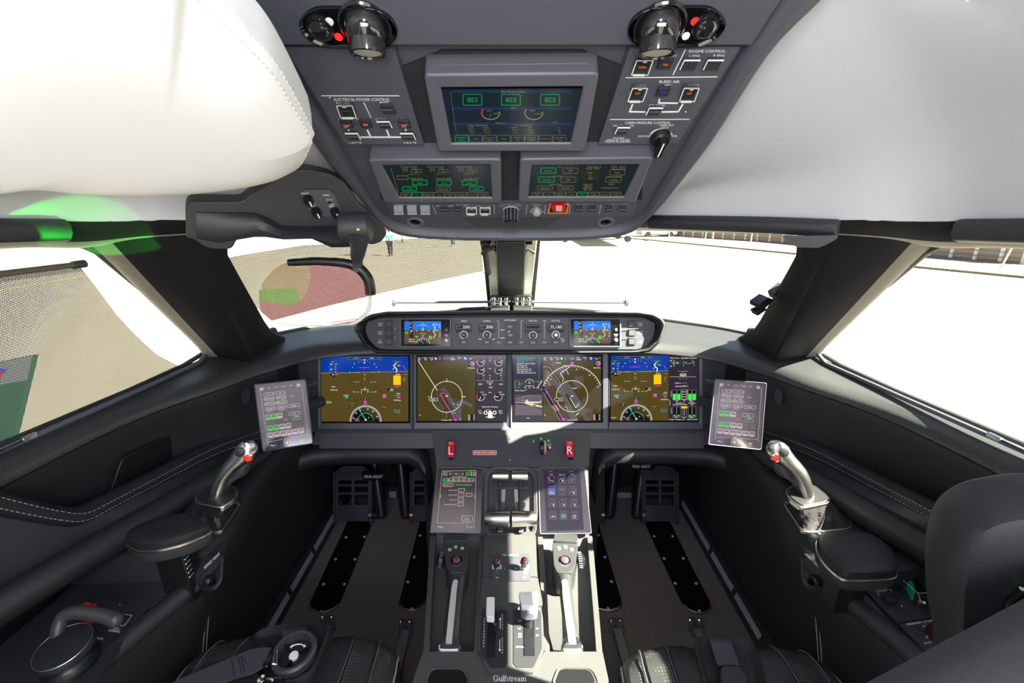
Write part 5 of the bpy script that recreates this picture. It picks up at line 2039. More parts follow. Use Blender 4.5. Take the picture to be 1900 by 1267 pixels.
# dark moulding behind the pad that carries controls and the combiner arm
c1 = Crop(330, 300, 3.959)
HM = Fr(V((-.3, .90, 1.2)), (1, .62, 0), (0, -.35, .9))
hm = thing('projector_mount', 'black moulded mount with three knobs above the pilot windshield', 'mount', HM.o)
m = MB()
P = c1.p([(60, 560), (55, 340), (75, 300), (120, 290), (470, 292), (530, 240), (620, 200), (800, 60), (960, 55), (1130, 90), (1230, 150), (1330, 300), (1470, 430), (1544, 520), (1500, 590), (1430, 612), (1350, 590), (1250, 600), (1100, 612), (960, 530), (800, 540), (440, 562), (400, 640), (340, 648), (250, 645), (180, 620), (120, 570)])
slab(m, HM, P, -.04, .0, DARK, .008)
obj('body', m, hm, bevel=.006, seg=3)
m = MB()
secs = []
for (x, y0, y1, h) in ((135, 370, 560, .006), (300, 372, 590, .01), (560, 372, 545, .014), (640, 400, 540, .022), (760, 465, 540, .028), (960, 475, 530, .030), (1100, 470, 600, .032), (1240, 470, 600, .030)):
    a = HM.at(*c1.one(x, y0), h=.0)
    b = HM.at(*c1.one(x, y1), h=.0)
    secs.append([a - HM.n * .01, a + HM.n * (h * .5), a.lerp(b, .15) + HM.n * h, a.lerp(b, .5) + HM.n * (h * 1.3), a.lerp(b, .85) + HM.n * h, b + HM.n * (h * .4), b - HM.n * .01])
m.loft(secs, DARK, flip=True)
obj('arm_cover', m, hm)
m = MB()
slab(m, HM, c1.p([(905, 225), (935, 205), (1110, 205), (1150, 240), (1215, 380), (1200, 405), (990, 402)]), 0, .004, PANEL, .004)
d = c1.draw(m, HM, .0042)
for t_, x, y, w_ in (('CONTR', 932, 232, 60), ('MAN', 1088, 245, 44), ('AUTO', 1112, 280, 50), ('GEO', 990, 312, 38), ('BRT', 992, 328, 38), ('HUD', 1128, 312, 38), ('BRT', 1132, 328, 38)):
    d.txt(t_, x, y, 11, WHITE, w=w_)
for x, y in ((955, 275), (1012, 365), (1152, 365)):
    d.arc(x, y, 34, 6, WHITE, 200, 400, 14, ry=30)
obj('control_plate', m, hm, bevel=.001)
for x, y in ((955, 272), (1012, 360), (1152, 360)):
    c = HM.at(*c1.one(x, y), h=.004)
    q = MB().lathe([(.0085, 0), (.008, .012), (.0065, .016), (0, .016)], c, HM.n + V((0, 0, -.4)), BLACK, 16)
    q.tube([c + HM.n * .017 + V((0, 0, .0)), c + HM.n * .016 + V((.003, 0, -.008))], .0012, WHITE, 5)
    obj('knob', q, hm)
q = MB()
c = HM.at(*c1.one(1100, 268), h=.004)
q.tube([c, c + HM.n * .014 + V((0, 0, -.004))], [.0018, .0028], POL, 8)
obj('toggle_switch', q, hm)
# combiner
HC = Fr(atY(590, 550, .86), (1, .12, 0), (0, -.12, .98))
comb = thing('combiner_glass', 'tinted pink see-through glass on a curved black arm in front of the left windshield', 'head-up display', HC.o)
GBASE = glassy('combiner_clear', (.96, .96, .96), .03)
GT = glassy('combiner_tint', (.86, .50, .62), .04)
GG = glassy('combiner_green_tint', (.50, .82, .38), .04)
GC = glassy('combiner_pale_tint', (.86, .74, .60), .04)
m = MB()
O_ = c1.p([(810, 738), (905, 742), (1040, 738), (1180, 742), (1290, 770), (1350, 820), (1385, 880), (1395, 975), (1400, 1060), (1385, 1110), (1340, 1165), (1290, 1188), (1000, 1180), (700, 1170), (640, 1150), (610, 1110), (595, 1040), (597, 950), (620, 890), (690, 805), (760, 755)])
m.prism(HC, HC.px(O_), -.003, 0, GBASE)
gl = obj('glass', m, comb, smooth=False)
m = MB()
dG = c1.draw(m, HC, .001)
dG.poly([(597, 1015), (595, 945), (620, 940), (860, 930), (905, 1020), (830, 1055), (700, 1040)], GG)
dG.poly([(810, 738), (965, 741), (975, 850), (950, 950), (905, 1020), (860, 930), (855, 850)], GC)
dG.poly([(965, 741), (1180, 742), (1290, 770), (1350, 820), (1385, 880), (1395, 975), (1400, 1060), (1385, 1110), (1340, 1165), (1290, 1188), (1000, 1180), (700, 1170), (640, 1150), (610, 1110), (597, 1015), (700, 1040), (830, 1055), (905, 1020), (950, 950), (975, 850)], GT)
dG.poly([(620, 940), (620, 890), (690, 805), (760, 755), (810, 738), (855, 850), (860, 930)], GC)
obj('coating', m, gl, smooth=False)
m = MB()
edge = [HC.at(*p) for p in c1.p([(1412, 975), (1410, 1040), (1395, 1100), (1350, 1150), (1290, 1185), (1190, 1200), (1000, 1205), (850, 1200), (720, 1185)])]
m.tube(spl(edge, 4), [.0035 if i < 18 else .0012 for i in range(33)], mat('glass_edge', (.62, .66, .60), .15), 8)
obj('glass_edge', m, gl)
m = MB()
P = [HC.at(*p, h=.008) for p in c1.p([(812, 742), (1000, 732), (1180, 740), (1290, 762), (1350, 800), (1395, 860), (1412, 920), (1415, 972)])]
m.tube(spl(P, 5), [.0065 + .004 * min(1, i / 20) for i in range(36)], BLACK, 12)
P = [HC.at(*c1.one(1318, 780), h=.006), HC.at(*c1.one(1318, 700), h=.014), HC.at(*c1.one(1330, 600), h=.03), HC.at(*c1.one(1325, 500), h=.04)]
m.tube(spl(P, 6), [.014, .012, .011, .0105, .0105, .011, .012, .013, .0135, .014, .0145, .015, .016, .017, .018, .019, .02, .021, .022][:19], DARK, 16)
obj('arm', m, comb)
q = MB()
c = HC.at(*c1.one(1315, 480), h=.03)
q.lathe([(.022, -.03), (.026, -.026), (.027, 0), (.026, .022), (.02, .026), (0, .026)], c, V((1, .1, 0)), DARK, 24)
q.lathe([(.003, 0), (.003, .002), (0, .002)], HC.at(*c1.one(1325, 497), h=.058), HC.n, BRASS, 10)
q.box(HC.at(*c1.one(1290, 555), h=.035), (.012, .014, .03), DARK)
obj('pivot', q, comb, bevel=.001)
L0 = V((-.43, .875, 1.0))
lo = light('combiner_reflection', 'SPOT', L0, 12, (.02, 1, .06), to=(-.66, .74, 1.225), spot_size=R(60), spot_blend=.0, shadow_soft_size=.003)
# added spot stands in for sun off the coated glass, masked to the patch
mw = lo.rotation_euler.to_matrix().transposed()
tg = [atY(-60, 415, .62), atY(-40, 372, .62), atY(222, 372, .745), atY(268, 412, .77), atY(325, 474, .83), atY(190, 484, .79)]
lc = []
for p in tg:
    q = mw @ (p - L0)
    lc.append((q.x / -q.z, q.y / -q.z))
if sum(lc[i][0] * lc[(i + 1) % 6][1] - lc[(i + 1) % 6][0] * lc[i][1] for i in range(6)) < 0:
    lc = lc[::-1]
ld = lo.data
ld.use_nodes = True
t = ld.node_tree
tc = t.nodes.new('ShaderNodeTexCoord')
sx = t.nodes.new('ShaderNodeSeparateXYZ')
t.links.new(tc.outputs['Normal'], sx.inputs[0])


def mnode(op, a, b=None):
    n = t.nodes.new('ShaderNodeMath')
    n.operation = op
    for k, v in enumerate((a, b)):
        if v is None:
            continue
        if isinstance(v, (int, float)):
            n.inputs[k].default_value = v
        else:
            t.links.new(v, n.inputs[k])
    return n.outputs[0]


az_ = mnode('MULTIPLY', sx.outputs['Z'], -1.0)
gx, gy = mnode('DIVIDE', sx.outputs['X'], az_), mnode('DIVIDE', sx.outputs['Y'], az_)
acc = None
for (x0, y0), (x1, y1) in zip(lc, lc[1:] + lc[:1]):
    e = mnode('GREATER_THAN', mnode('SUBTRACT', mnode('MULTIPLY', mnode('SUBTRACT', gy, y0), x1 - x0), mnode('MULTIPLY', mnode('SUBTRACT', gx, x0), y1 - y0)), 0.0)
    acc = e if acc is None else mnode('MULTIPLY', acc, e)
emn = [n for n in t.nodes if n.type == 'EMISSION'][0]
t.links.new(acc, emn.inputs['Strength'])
# ================================================================== CENTRE PEDESTAL
PT = mat('pedestal_paint', (.060, .062, .060), .48, noise=.10, nscale=800, bump=.2)
ped = thing('centre_pedestal', 'grey centre pedestal sloping down between the two seats, lettered Gulfstream at its rear', 'pedestal', (0, .8, 0))
prof = [(1.30, .60, .30), (1.225, .578, .252), (1.134, .506, .228), (1.0, .372, .214), (.97, .358, .211), (.80, .352, .200), (.655, .350, .193), (.62, .376, .190), (.30, .374, .178)]
secs = []
for y, z, w_ in prof:
    secs.append([V((-w_ - .005, y + .0, 0)), V((-w_, y, z - .03)), V((-w_ + .006, y, z)), V((w_ - .006, y, z)), V((w_, y, z - .03)), V((w_ + .005, y, 0))])
m = MB().loft(secs, PT, flip=False)
obj('body', m, ped)
k1 = Crop(780, 980, 4.414)
kc = Crop(780, 790, 5.588)


def sideline(pts_px, frs, w_, h0, h1, name):
    pass


# tray rails
m = MB()
for P in ([(80, 60), (130, 60), (95, 560), (78, 950), (80, 1010), (25, 1010)], [(488, 60), (530, 60), (500, 560), (470, 1010), (438, 1010)], [(960, 60), (1002, 60), (1040, 560), (1060, 1010), (1015, 1010)], [(1365, 60), (1408, 60), (1490, 1010), (1440, 1010), (1425, 800)]):
    slab(m, PF, rnd(k1.p(P), 3), -.03, .0, PT)
slab(m, PF, k1.p([(20, 1008), (470, 1008), (560, 1175), (930, 1175), (1015, 1008), (1492, 1008), (1560, 1330), (-90, 1330)]), -.03, .0, PT)
for P in ([(25, 1290), (60, 1180), (110, 1150), (330, 1150), (380, 1180), (425, 1290)], [(1070, 1290), (1120, 1160), (1160, 1145), (1380, 1150), (1420, 1180), (1470, 1290)]):
    q = rnd(PF.px(k1.p(P), .0), .012, 4)
    q = [(x, min(y, q[0][1] + 9)) for x, y in q]
    cx = sum(p[0] for p in q) / len(q)
    cy = sum(p[1] for p in q) / len(q)
    m.ring(PF, q, [(cx + (x - cx) * .88, cy + (y - cy) * .88) for x, y in q], -.01, .003, PT, -.002)
    m.prism(PF, [(cx + (x - cx) * .88, cy + (y - cy) * .88) for x, y in q], -.01, .0005, BLACK)  # black inset stands for the shade inside an open cup hole
obj('rails', m, ped, bevel=.002)
# raised spine
m = MB()
slab(m, PF, k1.p([(560, -20), (905, -20), (945, 60), (958, 380), (1000, 600), (1000, 632), (490, 632), (490, 600), (512, 390), (522, 60)]), -.03, .012, PT, .004)
slab(m, PF, rnd(k1.p([(572, 205), (880, 205), (905, 230), (905, 430), (575, 430)]), 3), .012, .0145, PANEL, .0)
d = k1.draw(m, PF, .0147)
d.txt('FUEL CONTROL', 738, 219, 16, WHITE, w=132)
for x in (626, 852):
    d.txt('RUN', x, 255, 13, WHITE, w=28)
    d.txt('OFF', x, 405, 12, WHITE, w=26)
    d.arc(x, 315, 34, 11, WHITE, 150, 390, 16)
d.txt('L', 690, 330, 15, WHITE)
d.txt('R', 786, 330, 15, WHITE)
for P in ([(500, 395), (572, 395)], [(905, 392), (970, 400)]):
    d.line(P, 3, BLACK, -10)
obj('spine', m, ped, bevel=.003)
# lower quadrant plate
m = MB()
slab(m, PF, k1.p([(490, 636), (1000, 636), (1015, 985), (930, 1180), (560, 1180), (470, 985)]), -.03, .006, PT, .003)
slab(m, PF, rnd(k1.p([(500, 668), (700, 668), (718, 690), (716, 1110), (690, 1138), (575, 1138), (500, 1030), (487, 980)]), 3), .006, .0075, DARK)
slab(m, PF, rnd(k1.p([(762, 668), (975, 668), (988, 690), (995, 985), (925, 1138), (790, 1138), (762, 1110)]), 3), .006, .0075, DARK)
slab(m, PF, k1.p([(560, 690), (630, 690), (606, 1050), (540, 1050)]), .0075, .0095, BLACK, .001)
slab(m, PF, k1.p([(850, 700), (932, 700), (938, 1040), (850, 1040)]), .0075, .0095, BLACK, .001)
d = k1.draw(m, PF, .0078)
for i, ch in enumerate('SPEEDBRAKE'):
    d.txt(ch, 525 - i * .6, 745 + i * 24.5, 15, WHITE)
for i, ch in enumerate('RETRACT'):
    d.txt(ch, 672, 710 + i * 20, 13, WHITE)
for i, ch in enumerate('EXTEND'):
    d.txt(ch, 671, 903 + i * 23, 14, WHITE)
d.line([(654, 822), (654, 745)], 5, WHITE)
d.poly([(644, 750), (664, 750), (654, 730)], WHITE)
d.line([(650, 912), (650, 995)], 5, WHITE)
d.poly([(640, 990), (660, 990), (650, 1012)], WHITE)
for t_, y in (('UP', 757), ('10°', 822), ('T/O', 866), ('APP', 888), ('DOWN', 972)):
    d.txt(t_, 815, y, 14, WHITE)
for t_, y in (('10°', 822), ('20°', 878)):
    d.txt(t_, 960, y, 14, WHITE)
obj('lever_plate', m, ped, bevel=.002)
# maker's lettering with serifs
m = MB()
d = k1.draw(m, PF, .0008)
HW = 6.5


def serifword(d, x0, base, xh, cap, word, mtl, wfac=1.0):
    """slab lettering from strokes: thick stems, thin joins, small serifs"""
    x = x0
    u = xh
    T, t_ = u * .21, u * .09

    def stem(x, y0, y1, s0=True, s1=True, w_=T):
        d.rect(x - w_ / 2, min(y0, y1), x + w_ / 2, max(y0, y1), mtl, 3)
        if s0:
            d.rect(x - w_ * 1.05, y0 - t_ / 2, x + w_ * 1.05, y0 + t_ / 2, mtl, 3.2)
        if s1:
            d.rect(x - w_ * 1.05, y1 - t_ / 2, x + w_ * .3, y1 + t_ / 2, mtl, 3.2)

    def ring(cx, cy, rx, ry, a0, a1, n=18, thick=T, thin=t_):
        P = []
        for k in range(n):
            q = []
            for kk in (k, k + 1):
                a = R(a0 + (a1 - a0) * kk / n)
                w_ = thin + (thick - thin) * abs(math.cos(a)) ** 1.5
                q.append(((cx + math.cos(a) * (rx), cy - math.sin(a) * (ry)), (cx + math.cos(a) * (rx - w_), cy - math.sin(a) * (ry - w_))))
            d.poly([q[0][0], q[1][0], q[1][1], q[0][1]], mtl, 3.4)
    for ch in word:
        if ch == 'G':
            ring(x + cap * .40, base - cap / 2, cap * .42, cap * .53, 35, 325)
            stem(x + cap * .72, base - cap * .02, base - cap * .42, False, False)
            d.rect(x + cap * .50, base - cap * .44, x + cap * .86, base - cap * .44 + t_, mtl, 3.2)
            d.rect(x + cap * .70, base - cap * .98, x + cap * .75, base - cap * .66, mtl, 3.2)
            x += cap * .93
        elif ch == 'u':
            stem(x + T, base - u * .3, base - u, False, True)
            ring(x + u * .42, base - u * .28, u * .34, u * .30, 180, 360)
            stem(x + u * .80, base, base - u, True, True)
            x += u * 1.05
        elif ch == 'l':
            stem(x + T, base, base - cap)
            x += u * .45
        elif ch == 'f':
            stem(x + T * 1.1, base, base - cap * .72, True, False)
            ring(x + u * .42, base - cap * .74, u * .34, cap * .28, 20, 180)
            d.rect(x - T * .2, base - u, x + u * .55, base - u + t_, mtl, 3.2)
            x += u * .62
        elif ch == 's':
            ring(x + u * .32, base - u * .74, u * .27, u * .27, 30, 250, 12)
            ring(x + u * .34, base - u * .27, u * .28, u * .28, -150, 80, 12)
            x += u * .74
        elif ch == 't':
            stem(x + T * 1.1, base - u * .15, base - u * 1.3, False, False)
            d.rect(x - T * .1, base - u, x + u * .52, base - u + t_, mtl, 3.2)
            ring(x + u * .42, base - u * .2, u * .24, u * .22, 180, 330, 8)
            x += u * .60
        elif ch == 'r':
            stem(x + T, base, base - u)
            ring(x + u * .46, base - u * .68, u * .3, u * .32, 40, 170, 8)
            x += u * .76
        elif ch == 'e':
            ring(x + u * .42, base - u * .5, u * .40, u * .52, 0, 320)
            d.rect(x + u * .12, base - u * .58, x + u * .80, base - u * .58 + t_, mtl, 3.2)
            x += u * .90
        elif ch == 'a':
            ring(x + u * .36, base - u * .28, u * .34, u * .29, 0, 360)
            ring(x + u * .38, base - u * .68, u * .32, u * .33, 0, 150, 8)
            stem(x + u * .66, base, base - u * .68, True, False)
            x += u * .95
        elif ch == 'm':
            stem(x + T, base, base - u)
            for k in (0, 1):
                ring(x + u * (.42 + .58 * k), base - u * .66, u * .34, u * .34, 0, 150, 8)
                stem(x + u * (.70 + .58 * k), base, base - u * .66, True, False)
            x += u * 1.5


serifword(d, 598, 1252, 30, 46, 'Gulfstream', WHITE)
obj('lettering', m, ped, label='Gulfstream in white serif letters')
# panel with the L and R handles
m = MB()
slab(m, PB, [(800, 798), (1097, 798), (1092, 866), (812, 866)], -.03, .004, PT, .004)
slab(m, PB, rnd(kc.p([(255, 95), (1620, 95), (1610, 200), (1605, 410), (240, 412), (255, 240)]), 2), .004, .006, PANEL)
slab(m, PB, rnd(kc.p([(1142, 115), (1362, 115), (1380, 360), (1142, 360)]), 2), .006, .0072, PANEL)
slab(m, PB, rnd(kc.p([(478, 250), (860, 250), (855, 350), (820, 378), (520, 378), (480, 350)]), 2), .006, .0072, PANEL)
slab(m, PB, rnd(kc.p([(545, 255), (790, 255), (790, 300), (545, 300)]), 2), .0072, .0082, WHITE)
slab(m, PB, rnd(kc.p([(549, 259), (786, 259), (786, 296), (549, 296)]), 2), .0082, .0084, mat('red_plate', (.75, .02, .02), .4))
d = kc.draw(m, PB, .0085)
d.txt('EMER LDG GEAR', 668, 277, 22, WHITE, w=218)
d = kc.draw(m, PB, .0073)
GL = em('lit_green_letters', (.02, .8, .12), 1)
d.txt('L', 1177, 155, 26, GL)
d.txt('N', 1253, 134, 26, GL)
d.txt('R', 1332, 153, 26, GL)
d.txt('DOWN', 1335, 188, 9, WHITE, w=36)
d.txt('RELEASE', 1337, 201, 10, WHITE, w=46)
for x, y in ((927, 135), (930, 355), (332, 133)):
    d.disc(x, y, 9, CHROME, 1, 8)
obj('handle_plate', m, ped, bevel=.0015)
for s_, (x0, x1, y0, y1) in (('L', (282, 350, 158, 320)), ('R', (1512, 1588, 155, 318))):
    o = thing('pull_handle', 'red pull handle marked %s on the centre panel' % s_, 'handle', PB.at(*kc.one((x0 + x1) / 2, 260)))
    q = MB()
    q.tube([PB.at(*kc.one((x0 + x1) / 2 + 4, y1 - 10), h=.004), PB.at(*kc.one((x0 + x1) / 2, y1 - 40), h=.028)], .006, BLACK, 12)
    q.tube([PB.at(*kc.one((x0 + x1) / 2 + 6, y1 + 12), h=.006), PB.at(*kc.one((x0 + x1) / 2 + 4, y1 - 10), h=.014)], .0085, BLACK, 12)
    obj('stem', q, o)
    q = MB()
    sk = -5 if s_ == 'L' else 6
    slab(q, PB, kc.p([(x0 - sk, y0), (x1 - sk, y0), (x1 + sk * .2, y1), (x0 + sk * .2, y1)]), .022, .034, RED, .001)
    d = kc.draw(q, PB, .0342)
    d.txt(s_, (x0 + x1) / 2, y0 + 95, 92 if 0 else 88, WHITE, w=46 if s_ == 'L' else 56)
    d.txt('GEAR', (x0 + x1) / 2, y0 + 14, 8, WHITE, w=36)
    d.txt('UNLOCK', (x0 + x1) / 2, y0 + 30, 9, WHITE, w=48)
    obj('grip', q, o, bevel=.0015)
o = thing('steering_lever', 'small tan-rimmed rotary lever between green letters L N R', 'lever', PB.at(*kc.one(1265, 220)))
q = MB()
q.lathe([(.019, -.006), (.020, -.003), (.020, .003), (.019, .006), (.010, .007)], PB.at(*kc.one(1262, 225), h=.022), V((1, 0, 0)), BLACK, 28)
obj('hub', q, o)
q = MB()
q.lathe([(.010, .004), (.020, .005), (.0215, .008), (.020, .011), (.006, .0115), (0, .0115)], PB.at(*kc.one(1262, 225), h=.022), V((1, 0, 0)), mat('tan_rim', (.45, .30, .20), .35), 28)
obj('wheel_rim', q, o)
q = MB().lathe([(.006, 0), (.006, .006), (.0045, .010), (0, .010)], PB.at(*kc.one(1340, 240), h=.006), PB.n, mat('dark_red_cap', (.25, .01, .03), .3))
q.lathe([(.0032, .009), (.003, .012), (0, .0125)], PB.at(*kc.one(1340, 240), h=.006), PB.n, WHITE)
tag(obj('release_button', q), 'small dark red release button with white tip beside the L N R lever', 'button')


# ---- pedestal touch screens
def tscreen(fr, P, label, parent_stem=None, th=.012, hb=.012, inset=.035):
    o = thing('touch_screen', label, 'touch screen', fr.at(sum(p[0] for p in P) / 4, sum(p[1] for p in P) / 4))
    q = MB()
    out = rnd(fr.px(P, hb), .004, 3)
    cx = sum(p[0] for p in out) / len(out)
    cy = sum(p[1] for p in out) / len(out)
    inn = [(cx + (x - cx) * (1 - inset), cy + (y - cy) * (1 - inset * .8)) for x, y in out]
    q.ring(fr, out, inn, hb - th, hb, BEZ2, hb - .001)
    q.prism(fr, out, hb - th, hb - .006, BEZ2)
    obj('bezel', q, o, bevel=.001)
    q = MB()
    q.prism(fr, inn, hb - .007, hb - .0018, SCRG)
    return o, q, hb - .0016


SCRG = mat('coated_screen_glass', (.006, .005, .008), .16, spec=1.0, coat=1)
SCRG.node_tree.nodes['Principled BSDF'].inputs['Specular Tint'].default_value = (1, .85, 1, 1)
SCRG.node_tree.nodes['Principled BSDF'].inputs['IOR'].default_value = 1.65
SCRG.node_tree.nodes['Principled BSDF'].inputs['Coat Roughness'].default_value = .12
t1, q, hs = tscreen(PA, [(797, 989), (893, 991), (896, 867), (811, 866)], 'left pedestal touch screen with a list of data boxes and a Menu key')
d = kc.draw(q, PA, hs)
TX = em('touch_text', (.62, .52, .42), .8)
TG = EGREEN
d.line([(225, 468), (575, 462)], 3, TX)
d.line([(225, 470), (175, 1005), (340, 1008)], 2.4, TX)
d.line([(400, 1008), (560, 1010), (578, 465)], 2.4, TX)
for x, t_ in ((258, '<'), (553, '>')):
    d.box(x - 20, 480, x + 20, 516, 3, TX, 2, 5)
    d.line([(x - 9, 498), (x + 9, 498)], 4, TX)
    s_ = -1 if t_ == '<' else 1
    d.line([(x + s_ * 2, 490), (x + s_ * 10, 498), (x + s_ * 2, 506)], 4, TX)
for x, a, b in ((310, 'FMS', 'Init'), (373, 'Flight', 'Plan'), (437, 'Dep', 'Arr')):
    d.txt(a, x, 492, 11, TX)
    d.txt(b, x, 507, 11, TX)
    d.line([(x - 33, 482), (x - 33, 514)], 2, TX)
d.box(472, 484, 530, 514, 3, TG, 2, 3)
d.txt('Perf Takeoff', 500, 500, 12, TG, w=46)
d.txt('In Use', 300, 472, 9, TG)
d.txt('Status', 516, 472, 9, TG)
d.txt('Active FPLN Data', 403, 528, 14, TX, w=150)
for i, t_ in enumerate(('Wx', 'Rwy', 'Sync', 'Lim', 'Set', 'V Sp')):
    x = 263 + i * 54
    d.box(x - 24, 542, x + 24, 580, 4 if i == 0 else 3, TG if i == 0 else TX, 2, 5)
    d.txt(t_, x - 4, 562, 13, TG if i == 0 else TX)
    d.poly([(x + 12, 555), (x + 20, 562), (x + 12, 569)], TG if i == 0 else TX)
d.box(236, 595, 340, 630, 3, TX, 2, 5)
d.txt('Departure', 284, 612, 13, TX, w=80)
d.txt('DEP RWY/TO FLR/DLROL', 450, 612, 13, TG, w=172)
for y, t_, w_, bx in ((667, 'Surface Wind', 92, ((396, 458),)), (715, 'Surface OAT', 88, ((392, 452), (476, 536))), (765, 'Barometer', 74, ((390, 448),)), (814, 'Pressure Altitude', 122, ((386, 446),))):
    d.txt(t_, bx[0][0] - 14, y, 13, TX, w=w_, al='r')
    for a, b in bx:
        d.box(a, y - 17, b, y + 17, 3.4, TX, 2, 4)
        d.txt('--.-', (a + b) / 2, y, 11, TX)
d.box(432, 932, 542, 992, 3, TX, 2, 6)
d.txt('Next', 487, 953, 14, TX)
d.txt('Perf Init', 487, 972, 14, TX)
d.box(172, 1018, 250, 1072, 3, em('touch_blue', (.06, .12, .25), .9), 2, 5)
d.txt('Menu', 210, 1047, 20, TX)
d.txt('Notes', 368, 1008, 12, TX)
d.rect(502, 1035, 534, 1062, EDGREEN)
d.txt('TMS', 518, 1048, 11, TG)
for x, y in ((208, 728), (566, 735), (485, 1048), (552, 1048)):
    for k in range(3):
        d.line([(x - 5, y - 14 + 13 * k), (x + 5, y - 14 + 13 * k)], 4, TX)
obj('screen', q, t1)
t2, q, hs = tscreen(PA, [(1002, 991), (1098, 990), (1085, 866), (998, 867)], 'right pedestal touch screen in sunlight with twelve small square icons')
d = kc.draw(q, PA, hs)
TD = em('touch_dim', (.26, .20, .24), .8)
d.poly([(1275, 465), (1655, 462), (1695, 1075), (1310, 1090)], em('touch_purple', (.018, .012, .035), 1), .5)
cap = [['FMS', 'Sensors', 'Comms'], ['Flight Guidance', 'Checklist', 'Data Ph Svc'], ['Cabin Power', 'Secondary Power', 'Aural Notices'], ['Dimming', 'Display Control', 'Systems']]
icol = [[(.5, .55, .55), (.4, .6, .55), (.5, .3, .25)], [(.35, .4, .6), (.4, .25, .5), (.5, .45, .55)], [(.5, .35, .3), (.45, .3, .3), (.35, .4, .3)], [(.6, .4, .25), (.2, .5, .4), (.3, .35, .7)]]
for r in range(4):
    for c in range(3):
        x = 1355 + c * 108 + r * (7 if c < 2 else 9)
        y = 555 + r * 127
        cc = em('icon_%d%d' % (r, c), tuple(v * .45 for v in icol[r][c]), .8)
        d.box(x - 36, y - 34, x + 36, y + 34, 2.6, TD, 2, 6)
        if (r, c) == (0, 0):
            d.line([(x - 22, y - 16), (x - 12, y + 12), (x + 20, y + 18)], 4, TX)
            for p in ((-22, -16), (-12, 12), (20, 18)):
                d.disc(x + p[0], y + p[1], 5, TX, 3, 6)
        elif (r, c) == (1, 0):
            d.rect(x - 32, y - 30, x + 32, y, EBLUE2, 1.5)
            d.rect(x - 32, y, x + 32, y + 30, cc, 1.5)
            d.line([(x - 25, y + 25), (x - 5, y + 2), (x + 20, y + 25)], 6, TX)
        elif (r, c) == (1, 1):
            for k in range(4):
                d.line([(x - 22, y - 20 + 14 * k), (x + 22, y - 20 + 14 * k)], 3, cc if k else TX)
        elif (r, c) in ((3, 2), (0, 2)):
            d.arc(x, y + 4, 15, 8, TX if r else cc, 0, 360, 14)
        elif (r, c) == (3, 0):
            d.disc(x, y + 10, 24, cc, 2, 12, a0=180, a1=360)
            d.line([(x - 28, y + 12), (x + 28, y + 12)], 4, TX)
        elif (r, c) == (3, 1):
            d.rect(x - 26, y - 22, x + 26, y + 22, cc, 1.5)
            for k in (-8, 8):
                d.line([(x + k, y - 20), (x + k, y + 20)], 2, TX)
        else:
            d.line([(x - 24, y + 14), (x - 6, y - 12), (x + 8, y + 2), (x + 24, y - 16)], 7, cc)
            d.disc(x + 12, y + 14, 10, TX, 2, 8)
        d.txt(cap[r][c], x + 4, y - 52, 12, TD if r else TX, w=min(78, len(cap[r][c]) * 9))
for x in (1350, 1560):
    d.txt('ACTIVE', x, 474, 8, TG)
obj('screen', q, t2)

# ---- throttle quadrant
thq = thing('throttle_quadrant', 'dark framed throttle quadrant between the pedestal touch screens', 'quadrant', PA.at(948, 930))
m = MB()
OQ = rnd(PA.px(kc.p([(740, 425), (1130, 425), (1205, 510), (1215, 900), (1200, 1130), (680, 1130), (655, 900), (665, 510)]), .010), .012, 4)
IQ = rnd(PA.px(kc.p([(755, 465), (1115, 465), (1165, 530), (1172, 900), (1160, 1100), (715, 1100), (700, 900), (706, 530)]), .010), .012, 4)
m.ring(PA, OQ, IQ, -.01, .014, PT, .008)
obj('frame', m, thq, bevel=.002)
m = MB()
m.prism(PA, IQ, -.02, -.004, DARK)
obj('floor_plate', m, thq)
m = MB()
for P in ([(840, 640), (885, 640), (870, 870), (835, 870)], [(968, 640), (1010, 640), (1020, 870), (985, 870)]):
    slab(m, PA, kc.p(P), -.004, .0, mat('pale_slot', (.42, .43, .38), .4))
for P in ([(780, 790), (880, 790), (880, 880), (775, 880)], [(990, 790), (1090, 790), (1100, 880), (990, 880)]):
    slab(m, PA, kc.p(P), -.004, .018, PANEL, .004)
slab(m, PA, kc.p([(750, 630), (1110, 630), (1125, 655), (740, 655)]), -.004, .004, PANEL)
obj('slot_cover', m, thq, bevel=.002)


def barrel(m, fr, a, b, r0, r1, h, mt, n=20):
    """horizontal rounded grip between two crop points"""
    A, B = fr.at(*a, h=h), fr.at(*b, h=h)
    ax = (B - A)
    L = ax.length
    prof = [(0, 0), (r0 * .85, 0), (r0, L * .03), (r1, L * .35), (r1, L * .65), (r0, L * .97), (r0 * .85, L), (0, L)]
    m.lathe(prof, A, ax, mt, n)


